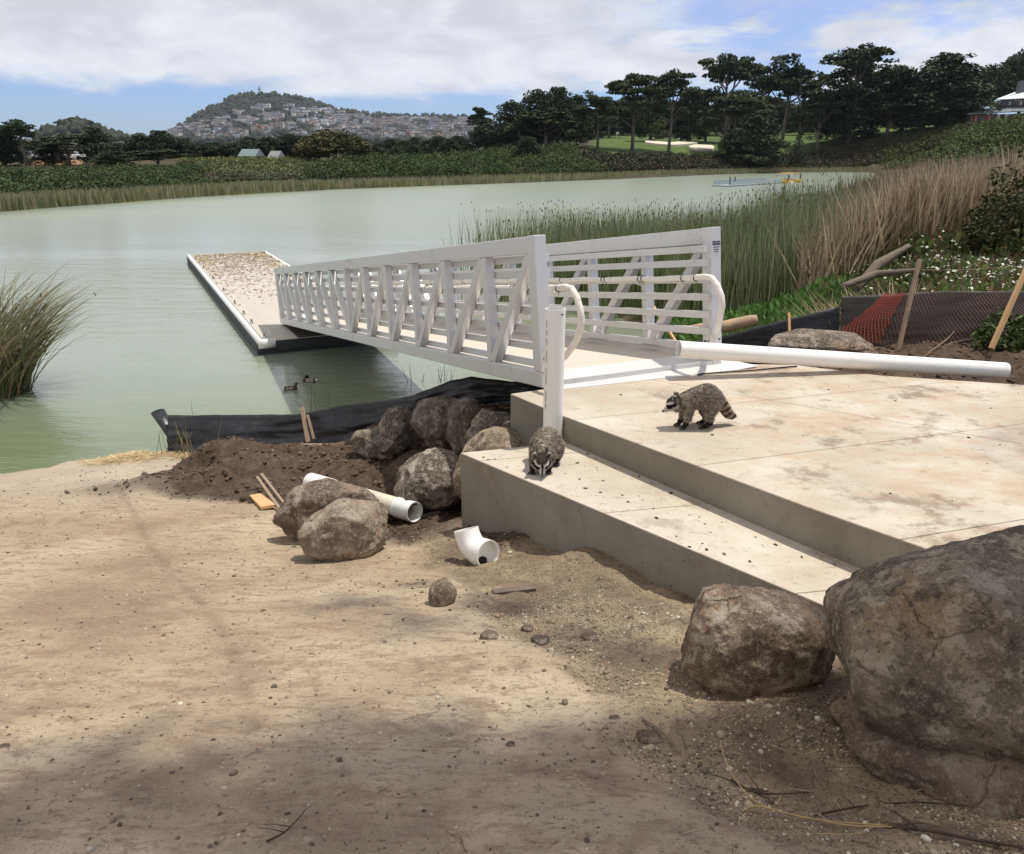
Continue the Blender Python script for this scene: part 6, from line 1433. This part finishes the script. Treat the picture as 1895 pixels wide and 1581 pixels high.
def raccoon(label, loc, heading, scale, pose, seed):
    rs = np.random.RandomState(seed); root = empty('raccoon', tuple(loc), label, 'raccoon', rot=(0, 0, heading)); root.scale = (scale,)*3
    hc = np.array(pose['head']); hd = np.array(pose['look'], float); hd /= np.linalg.norm(hd)        # head centre and facing
    side = np.cross((0, 0, 1.), hd); side /= np.linalg.norm(side); hup = np.cross(hd, side)
    caps = list(pose['body'])
    caps += [(hc, hc+hd*.018, .056, .050), (hc+hd*.03-hup*.010, hc+hd*.085-hup*.026, .030, .015), (hc-hd*.01+side*.03-hup*.018, hc-hd*.01-side*.03-hup*.018, .040, .040), (pose['neck'], tuple(hc), .062, .052)]
    for s in (1, -1):
        e0 = hc+side*s*.040+hup*.038-hd*.012; e1 = e0+side*s*.010+hup*.024; caps.append((e0, e1, .016, .010))
    me, V, N = soft_body('body', caps, .0065)
    rel = V-hc; f = rel@hd; u = rel@hup; w_ = rel@side; dh = np.linalg.norm(rel, axis=1)
    def colour(V, rnd):
        rel = V-hc; f = rel@hd; u = rel@hup; w_ = rel@side; dh = np.linalg.norm(rel, axis=1)
        C = np.empty((len(V), 3)); a = rnd
        C[:] = np.where((a < .38)[:, None], (.10, .084, .066), np.where((a < .68)[:, None], (.27, .23, .18), (.48, .42, .335)))
        low = V[:, 2] < .055; C[low] = (.03, .025, .02)
        head = (dh < .068) | ((f > .02) & (np.abs(w_) < .05) & (u < .05) & (dh < .13))
        C[head] = C[head]*.55
        brow = head & (f > .0) & (u > .014) & (u < .030) & (np.abs(w_) > .008); C[brow] = (.62, .60, .54)
        mask = head & (f > -.015) & (f < .064) & (u > -.019) & (u <= .014) & (np.abs(w_) > .003); C[mask] = (.010, .009, .009)
        muz = head & ((u <= -.019) | ((f > .064) & (np.abs(w_) > .006))) & (f > .012); C[muz] = (.58, .56, .50)
        strp = head & (np.abs(w_) < .0065) & (f > .01) & (u > -.03); C[strp] = (.02, .017, .015)
        chk = head & (u < -.008) & (f < .02) & (f > -.03) & (np.abs(w_) > .038); C[chk] = (.42, .39, .32)
        forehead = head & (u > .028) & (np.abs(w_) < .035); C[forehead] = (.05, .042, .035)
        ears = (u > .046) & (np.abs(w_) > .026) & (dh < .11); C[ears & (u > .064)] = (.45, .42, .36); C[ears & (u <= .064)] = (.05, .042, .036)
        tp = np.array(pose['tail']); s_ = np.zeros(len(V)); dmin = np.full(len(V), 9.); acc = 0
        for p, q in zip(tp[:-1], tp[1:]):
            d = q-p; L = np.linalg.norm(d); t = np.clip(((V-p)@d)/(L*L), 0, 1); dist = np.linalg.norm(V-p-t[:, None]*d, axis=1); b = dist < dmin; s_[b] = acc+t[b]*L; dmin[b] = dist[b]; acc += L
        on = (dmin < .05) & (s_ > .045); ring = (np.sin(s_/acc*2*math.pi*5.2+1.2) > .0)
        C[on & ring] = (.035, .026, .020); C[on & ~ring] = (.48, .39, .27)
        return C
    rnd = fbm(V*42+seed, 3)*.9+.5; addcol(me, colour(V, rnd)*.9); me.materials.append(M['fur']); body = link(me, 'body', root)
    # coat: short guard hairs lying back along the body
    n = 46000; idx = rs.randint(0, len(V), n); pos = V[idx]+rs.normal(size=(n, 3))*.0022; nn = N[idx]
    back = np.array((-1, 0, -.35)); dirv = nn*.28+back[None]*.9+rs.normal(size=(n, 3))*.22
    isH = np.linalg.norm(pos-hc, axis=1) < .075; isL = pos[:, 2] < .06
    dirv /= np.linalg.norm(dirv, axis=1)[:, None]; L = (.016+.014*rs.rand(n))*np.where(isH | isL, .28, 1.); nearhead = (pos-hc)@hd > .02; L = np.where(nearhead, .004, L)
    sd_ = np.cross(dirv, rs.normal(size=(n, 3))); sd_ /= np.linalg.norm(sd_, axis=1)[:, None]; wdt = .0011
    HV = np.stack([pos-sd_*wdt, pos+sd_*wdt, pos+dirv*L[:, None]], 1); C = colour(pos, rs.rand(n))
    HV = HV.reshape(-1, 3); HF = np.arange(n*3).reshape(-1, 3); o = link(mesh('coat', HV, HF, False, M['fur'], col=np.repeat(C, 3, 0)), 'coat', root); o['kind'] = 'stuff'
    sph = lambda nm, c, r, m_: link(mesh(nm, ICO[2][0]*np.array(r), ICO[2][1], True, m_), nm, root, tuple(c))
    sph('nose', hc+hd*.101-hup*.027, (.0105, .0105, .009), M['nose'])
    for s in (1, -1): sph('eye', hc+hd*.052+side*s*.021+hup*.0005, (.0065, .0065, .0065), M['nose'])
    for s in (1, -1):      # ears with a dark hollow and pale rim
        e = hc+side*s*.046+hup*.058-hd*.010; mb = MB(); n_ = 12; ring = [e+side*s*.004+(side*math.cos(t)*.016+hup*math.sin(t)*.020) for t in np.linspace(0, 2*math.pi, n_, endpoint=False)]
        inner = [p+hd*.006 for p in ring]; ctr = e-hd*.004
        mb.add([*ring, *inner, ctr+hd*.004], [(i, (i+1) % n_, n_+(i+1) % n_, n_+i) for i in range(n_)]+[(n_+i, n_+(i+1) % n_, 2*n_) for i in range(n_)])
        o = mb.build('ear', M['fur'], root, smooth=True); c = np.concatenate([np.full((2*n_, 3), 1)*np.array((.40, .37, .31)), [[.03, .026, .022]]]); addcol(o.data, c)
    for (px_, py_) in pose['paws']:
        mb = MB()
        for k in range(5):
            a = (k-2)*.30; L_ = (.026, .032, .034, .031, .024)[k]; mb.tube([(px_, py_+(k-2)*.0055, .012), (px_+math.cos(a)*L_*.6, py_+(k-2)*.006+math.sin(a)*L_*.6, .013), (px_+math.cos(a)*L_, py_+(k-2)*.006+math.sin(a)*L_, .004)], [.0055, .005, .003], 6)
        mb.build('paw', M['nose'], root, smooth=True)
    return root
POSE1 = dict(head=(.158, -.012, .178), look=(.80, -.42, -.38), neck=(.095, 0, .195), tail=[(-.125, 0, .235), (-.165, .0, .185), (-.205, -.0, .125), (-.235, -.0, .082), (-.268, 0, .062)],
 body=[((.085, 0, .195), (.02, 0, .215), .062, .074), ((.02, 0, .215), (-.06, 0, .225), .074, .086), ((-.06, 0, .225), (-.105, 0, .200), .086, .074),
       ((.085, .035, .165), (.092, .042, .045), .040, .020), ((.092, .042, .045), (.105, .042, .016), .020, .015), ((.07, -.035, .165), (.098, -.038, .05), .042, .020), ((.098, -.038, .05), (.115, -.038, .016), .020, .015),
       ((-.075, .045, .17), (-.055, .055, .095), .060, .034), ((-.055, .055, .095), (-.085, .055, .045), .032, .020), ((-.085, .055, .04), (-.04, .055, .015), .018, .015),
       ((-.085, -.045, .17), (-.075, -.052, .10), .060, .036), ((-.075, -.052, .10), (-.115, -.052, .045), .032, .020), ((-.115, -.052, .04), (-.065, -.052, .015), .018, .015),
       ((-.125, 0, .235), (-.165, 0, .185), .032, .033), ((-.165, 0, .185), (-.205, 0, .125), .033, .034), ((-.205, 0, .125), (-.235, 0, .082), .034, .030), ((-.235, 0, .082), (-.268, 0, .062), .030, .022)],
 paws=[(.105, .042), (.116, -.038), (-.035, .055), (-.06, -.052)])
c1 = at_z(1287, 790, UZ)
raccoon('raccoon standing on the upper landing with its ringed tail out, looking left', (c1[0], c1[1], UZ+.001), math.pi+R(10), 1.0, POSE1, 3)
POSE2 = dict(head=(.212, .012, .098), look=(.82, .24, -.36), neck=(.13, 0, .135), tail=[(-.14, 0, .11), (-.19, .01, .07), (-.25, .02, .045), (-.30, .03, .04)],
 body=[((.11, 0, .140), (.02, 0, .150), .064, .078), ((.02, 0, .150), (-.07, 0, .152), .078, .092), ((-.07, 0, .152), (-.11, 0, .14), .092, .08),
       ((.11, .045, .12), (.135, .055, .045), .040, .020), ((.135, .055, .045), (.155, .055, .016), .020, .015), ((.12, -.045, .12), (.16, -.06, .045), .042, .020), ((.16, -.06, .045), (.185, -.055, .016), .020, .015),
       ((-.06, .06, .12), (-.02, .075, .07), .062, .040), ((-.02, .075, .07), (-.05, .075, .03), .038, .022), ((-.05, .075, .03), (-.0, .075, .015), .018, .015),
       ((-.06, -.06, .12), (-.02, -.075, .07), .062, .040), ((-.02, -.075, .07), (-.05, -.075, .03), .038, .022), ((-.05, -.075, .03), (-.0, -.075, .015), .018, .015),
       ((-.14, 0, .11), (-.19, .01, .07), .032, .033), ((-.19, .01, .07), (-.25, .02, .045), .033, .03), ((-.25, .02, .045), (-.30, .03, .04), .03, .022)],
 paws=[(.157, .055), (.187, -.055), (.005, .075), (.005, -.075)])
c2 = at_z(1004, 862, LZ0)
hd2 = math.atan2(-1, -.22)
raccoon('raccoon crouching on the lower step, peering down over its edge', (c2[0]+.02, c2[1]+.06, lz(c2[0], c2[1])+.001), hd2, 1.0, POSE2, 9)
def duck(label, px, py, heading, scale, pal, seed, preen=False):
    c = at_z(px, py, 0); root = empty('duck', (c[0], c[1], -.01), label, 'duck', rot=(0, 0, heading)); root.scale = (scale,)*3
    caps = [((-.12, 0, .045), (.06, 0, .045), .055, .07), ((-.12, 0, .05), (-.20, 0, .075), .045, .015), ((.06, 0, .04), (.12, 0, .05), .065, .045)]
    if not preen: caps += [((.11, 0, .07), (.135, 0, .15), .035, .028), ((.135, 0, .155), (.15, 0, .155), .034, .030)]; hp = np.array((.145, 0, .155)); bd = np.array((1, 0, -.12))
    else: caps += [((.10, 0, .08), (.07, .0, .135), .035, .03), ((.07, 0, .135), (.05, 0, .14), .036, .034)]; hp = np.array((.055, 0, .14)); bd = np.array((-1, 0, -.15))
    me, V, N = soft_body('body', caps, .007, 5)
    C = np.empty((len(V), 3)); C[:] = np.array(pal[0]); st = fbm(V*26+seed, 3) > .05; C[st] = pal[1]
    C[V[:, 0] < -.15] = (.6, .6, .56); C[(V[:, 0] < -.105) & (V[:, 0] > -.15)] = (.02, .018, .016); hdm = np.linalg.norm(V-hp, axis=1) < .05; C[hdm] = pal[2]; C[(V[:, 0] > .06) & ~hdm & (V[:, 2] > .02)] = pal[3]
    wing = (np.abs(V[:, 1]) > .03) & (V[:, 2] > .045) & (V[:, 2] < .062) & (V[:, 0] < .04) & (V[:, 0] > -.11); C[wing] = (.5, .48, .42)
    addcol(me, C); me.materials.append(M['fur']); link(me, 'body', root)
    MB().tube([hp+bd*.025, hp+bd*.055-np.array((0, 0, .006)), hp+bd*.078-np.array((0, 0, .008))], [.013, .012, .007], 8, flat=.5).build('bill', simple('bill', pal[4], .5, .1, 20, 0), root, smooth=True)
duck('brown duck swimming to the right, left of the two', 538, 721, R(15), .72, [(.11, .075, .05), (.26, .20, .14), (.10, .075, .055), (.12, .085, .06), (.12, .10, .06)], 1)
duck('duck with a dark head turned back to preen, right of the two', 573, 707, R(172), .80, [(.30, .26, .22), (.20, .16, .13), (.015, .02, .018), (.10, .06, .045), (.06, .06, .04)], 2, True)

# ------------------------------------------------------------------ gravel, clods, twigs
rs = np.random.RandomState(31)
def scatter_pts(n, xr, yr, wfun):
    x = rs.uniform(*xr, n); y = yr[0]*(yr[1]/yr[0])**rs.rand(n); k = rs.rand(n) < wfun(x, y); x, y = x[k], y[k]
    ok = ~inpoly(x, y, UPPER, 0) & ~inpoly(x, y, LOWER, 0); x, y = x[ok], y[ok]; z_ = ground_h(x, y); k = z_ > .01; return np.stack([x[k], y[k], z_[k]], 1)
def wg(x, y): c, L, g, s, w_ = masks(x, y); q = fbm(np.stack([x*3.3, y*3.3, 0*x+4], 1), 3); return np.clip(.03*c+.05*L+.95*g*sstep(-.25, .3, q), 0, 1)
P = scatter_pts(105000, (-2.2, 2.6), (1.3, 5.6), wg); n = len(P)
sz = .0022+.0042*rs.rand(n)**3+(rs.rand(n) > .96)*.012*rs.rand(n)**2
P[:, 2] += sz*.2
pal = np.array([(.28, .215, .14), (.40, .33, .22), (.19, .145, .10), (.52, .46, .35), (.13, .10, .075), (.32, .23, .145)])
B1, B1F = ICO[1]
scatter_mesh('gravel', B1, B1F, P, np.stack([sz*1.2, sz, sz*.7], 1), rotmats(n, rs, .5), M['stone'], pal[rs.randint(0, 6, n)]*(.8+.4*rs.rand(n))[:, None], 'stuff', 'loose gravel and grit over the dirt', 'gravel', jit=.45, rs=rs)
P = scatter_pts(14000, (-6, 2.4), (1.35, 9.6), lambda x, y: masks(x, y)[0]*.9); n = len(P); sz = (.0020+.007*rs.rand(n)**6)*(.7+.12*P[:, 1]); P[:, 2] += sz*.15
scatter_mesh('pebbles', B1, B1F, P, np.stack([sz*1.3, sz, sz*.6], 1), rotmats(n, rs, .4), M['stone'], np.array([(.20, .15, .11), (.42, .35, .26), (.12, .09, .07), (.30, .24, .17)])[rs.randint(0, 4, n)], 'stuff', 'scattered pebbles on the packed dirt ramp', 'pebbles', jit=.45, rs=rs)
P = scatter_pts(26000, (-4.8, 8.2), (3.6, 10.4), lambda x, y: masks(x, y)[1]*.9); n = len(P); sz = (.006+.024*rs.rand(n)**4)*np.clip((P[:, 1]-2)/5, .35, 1); P[:, 2] += sz*.1
CV, CF = ICO[1]
scatter_mesh('soil_clods', CV, CF, P, np.stack([sz*1.2, sz, sz*.85], 1), rotmats(n, rs, .8), M['stone'], np.array([(.06, .043, .031), (.10, .072, .052), (.15, .11, .08), (.08, .057, .041)])[rs.randint(0, 4, n)], 'stuff', 'dark clods of dug soil', 'soil clods', jit=.85, rs=rs)
# chips and grit on the landings
def slab_pts(n, poly, zfun, wf=None):
    xs_ = [p[0] for p in poly]; ys_ = [p[1] for p in poly]; x = rs.uniform(min(xs_), max(xs_), n); y = rs.uniform(min(ys_), max(ys_), n); k = inpoly(x, y, poly, -.01); x, y = x[k], y[k]
    if wf is not None: k = rs.rand(len(x)) < wf(x, y); x, y = x[k], y[k]
    return np.stack([x, y, np.array([zfun(a, b) for a, b in zip(x, y)])], 1)
P = np.concatenate([slab_pts(1500, UPPER, lambda x, y: UZ, lambda x, y: .12+.5*sstep(2.5, 4.5, x)), slab_pts(700, LOWER, lz)]); n = len(P); sz = .0025+.009*rs.rand(n)**5; P[:, 2] += sz*.3
scatter_mesh('grit', B1, B1F, P, np.stack([sz*1.5, sz, sz*.5], 1), rotmats(n, rs, .3), M['stone'], np.array([(.10, .07, .05), (.22, .16, .11), (.06, .045, .035)])[rs.randint(0, 3, n)], 'stuff', 'dark grit and chips on the concrete', 'grit', jit=.5, rs=rs)
# embedded medium stones as things of their own
for px, py, s, lab in ((905, 1180, .045, 'dark angular stone at the left of the gravel cluster'), (1000, 1190, .05, 'brown flat stone in the middle of the gravel cluster'), (1090, 1183, .045, 'rounded brown stone at the right of the gravel cluster'), (975, 1165, .03, 'small dark stone behind the gravel cluster'), (945, 1380, .017, 'pair-sized pebble on the ramp near the gravel edge'), (1138, 1333, .022, 'flat pale pebble on the broken edge of the ramp'), (1493, 1378, .022, 'rounded white pebble left of the largest boulder'), (1200, 1370, .05, 'half buried grey stone in the gravel below the pale pebble'), (10, 1385, .02, 'pale stone at the left edge of the ramp'), (423, 1300, .011, 'small bright pebble beside the wheel rut'), (1196, 1222, .022, 'dark pebble left of the rusty boulder')):
    c = at_ground(px, py); V_, F_3 = ICO[3]; rs2 = np.random.RandomState(int(px)); Pm, Fm = boulder_mesh('s', (s*2, s*1.6, s*1.2), int(px), None, facets=6, rough=.2, sub=3, cutmin=.6)
    tag(link(mesh('stone', Pm, Fm, True, random.choice([M['rock_tan'], M['rock_grey'], M['rock_rust']])), 'stone', None, (c[0], c[1], c[2]+s*.2)), lab, 'stone')
# twigs and vines
def twig(label, pts, r0, r1, m_, lift=.012, branches=0):
    P = []
    for (px, py, dz) in pts: g = at_ground(px, py); g = g.copy(); g[2] += dz+lift; P.append(g)
    P = np.array(P); t = np.linspace(0, len(P)-1, max(8, len(P)*5)); Q = []
    for s in t:
        i = min(int(s), len(P)-2); f = s-i; p0, p1, p2, p3 = P[max(i-1, 0)], P[i], P[i+1], P[min(i+2, len(P)-1)]
        Q.append(.5*((2*p1)+(-p0+p2)*f+(2*p0-5*p1+4*p2-p3)*f*f+(-p0+3*p1-3*p2+p3)*f**3))
    Q = np.array(Q); rad = list(np.linspace(r0, r1, len(Q))); mb = MB(); o_ = Q[0].copy(); mb.tube(Q-o_, rad, 6)
    for b in range(branches):
        k = rs.randint(2, len(Q)-2); d = rs.normal(size=3)*np.array((1, .7, .25)); d /= np.linalg.norm(d); d[2] = abs(d[2])*.5; L = rs.uniform(.04, .12); mb.tube([Q[k]-o_, Q[k]-o_+d*L*.5+np.array((0, 0, .004)), Q[k]-o_+d*L], [rad[k]*.6, rad[k]*.45, .0006], 5)
    return tag(mb.build('twig', m_, None, smooth=True, origin=None, loc=tuple(o_)), label, 'twig')
VN = simple('yellow_vine', (.42, .29, .12), .7, .15, 20, .1); DK = simple('dark_twig', (.07, .048, .034), .9, .3, 30, .4); GT = simple('grey_twig', (.24, .17, .12), .9, .3, 30, .4)
twig('long yellow vine arching over the gravel at the bottom right', [(1330, 1408, .06), (1345, 1450, .05), (1385, 1490, .02), (1440, 1513, .01), (1520, 1530, .01), (1640, 1537, .005)], .0022, .0018, VN)
twig('second yellow vine lying beneath the long one', [(1372, 1508, .0), (1400, 1504, .012), (1460, 1518, .01), (1560, 1535, .004), (1650, 1537, .0)], .003, .002, VN)
twig('thin yellow tendril curling under the vines', [(1500, 1549, .0), (1560, 1557, .012), (1600, 1550, .01), (1640, 1525, .008)], .0013, .0008, VN)
twig('thin reddish stem standing up through the vines', [(1562, 1440, .05), (1575, 1480, .03), (1618, 1527, .0)], .0016, .0012, GT)
twig('dark forked branch on the gravel left of the vines', [(1352, 1448, .0), (1385, 1470, .006), (1430, 1478, .006), (1495, 1472, .0)], .0045, .002, DK, branches=7)
twig('dark branch running below the largest boulder', [(1520, 1512, .0), (1600, 1500, .006), (1700, 1497, .012), (1790, 1500, .004)], .0035, .002, DK, branches=4)
twig('thin grey branch bent over the dark branch', [(1570, 1462, .01), (1660, 1480, .01), (1740, 1470, .02), (1790, 1500, .0)], .0025, .0015, GT, branches=3)
twig('dark root at the bottom right corner', [(1630, 1535, .0), (1720, 1550, .01), (1800, 1566, .01), (1890, 1575, .0)], .005, .004, DK, branches=8)
twig('short crooked dark twig on the ramp at the bottom', [(494, 1564, .0), (525, 1552, .006), (548, 1530, .006), (568, 1505, .004)], .0032, .0014, DK, branches=2)
twig('pale straw twig left of the dark patch on the ramp', [(452, 1408, .0), (470, 1400, .003), (492, 1388, .0)], .0018, .001, GT)
twig('slanting root stub in the gravel below the pale pebble', [(1188, 1338, .01), (1215, 1360, .02), (1240, 1378, .01), (1258, 1398, .0)], .005, .003, GT, branches=3)
twig('thin twig on the ramp left of the gravel cluster', [(745, 1338, .0), (780, 1330, .004), (812, 1322, .0)], .0016, .001, GT)
twig('pale twig on the gravel below the stones', [(1020, 1206, .0), (1060, 1200, .006)], .0025, .002, GT)
twig('dead branch on the dark soil right of the flat boulder', [(1715, 660, .02), (1750, 640, .06), (1772, 622, .12)], .008, .005, GT)
twig('crossed dry stick on the dark soil behind the pipe', [(1700, 668, .0), (1760, 642, .03), (1850, 625, .02)], .006, .004, GT)
# litter of straw and needles on the gravel and by the water
P = scatter_pts(3200, (-.2, 2.2), (1.35, 4.6), lambda x, y: np.clip(masks(x, y)[2]*.9+.1, 0, 1)); n = len(P); P[:, 2] += .003
ST = np.array([(-.5, -.02, 0), (.5, -.02, .03), (.5, .02, .03), (-.5, .02, 0)]); col = np.array([(.10, .07, .05), (.28, .21, .13), (.16, .11, .07), (.40, .31, .18)])[rs.randint(0, 4, n)]
scatter_mesh('plant_litter', ST, np.array([(0, 1, 2, 3)]), P, .015+.06*rs.rand(n)**2, rotmats(n, rs, .15), M['stone'], col, 'stuff', 'bits of dry plant litter on the gravel', 'litter')
P = scatter_pts(5200, (-5, .8), (1.35, 8.5), lambda x, y: masks(x, y)[0]*.5); n = len(P); P[:, 2] += .002
scatter_mesh('ramp_litter', ST*np.array((1, 2.2, 1)), np.array([(0, 1, 2, 3)]), P, (.006+.03*rs.rand(n)**3)*(.6+.2*P[:, 1]), rotmats(n, rs, .1), M['stone'], np.array([(.10, .07, .05), (.16, .11, .075), (.34, .26, .17)])[rs.randint(0, 3, n)], 'stuff', 'needles and chips on the packed dirt', 'litter')
x = rs.uniform(-6.2, -3.4, 2600); y = rs.uniform(9.75, 10.6, 2600); k = rs.rand(2600) < masks(x, y)[4]; x, y = x[k], y[k]; P = np.stack([x, y, ground_h(x, y)+.012], 1); n = len(P)
scatter_mesh('shore_straw', ST, np.array([(0, 1, 2, 3)]), P, .08+.14*rs.rand(n), rotmats(n, rs, .35), M['stone'], np.array([(.50, .37, .19), (.40, .28, .15), (.58, .45, .26)])[rs.randint(0, 3, n)], 'stuff', 'mat of straw at the edge of the water', 'straw')

for m_ in [m for m in bpy.data.meshes if m.users == 0]: bpy.data.meshes.remove(m_)
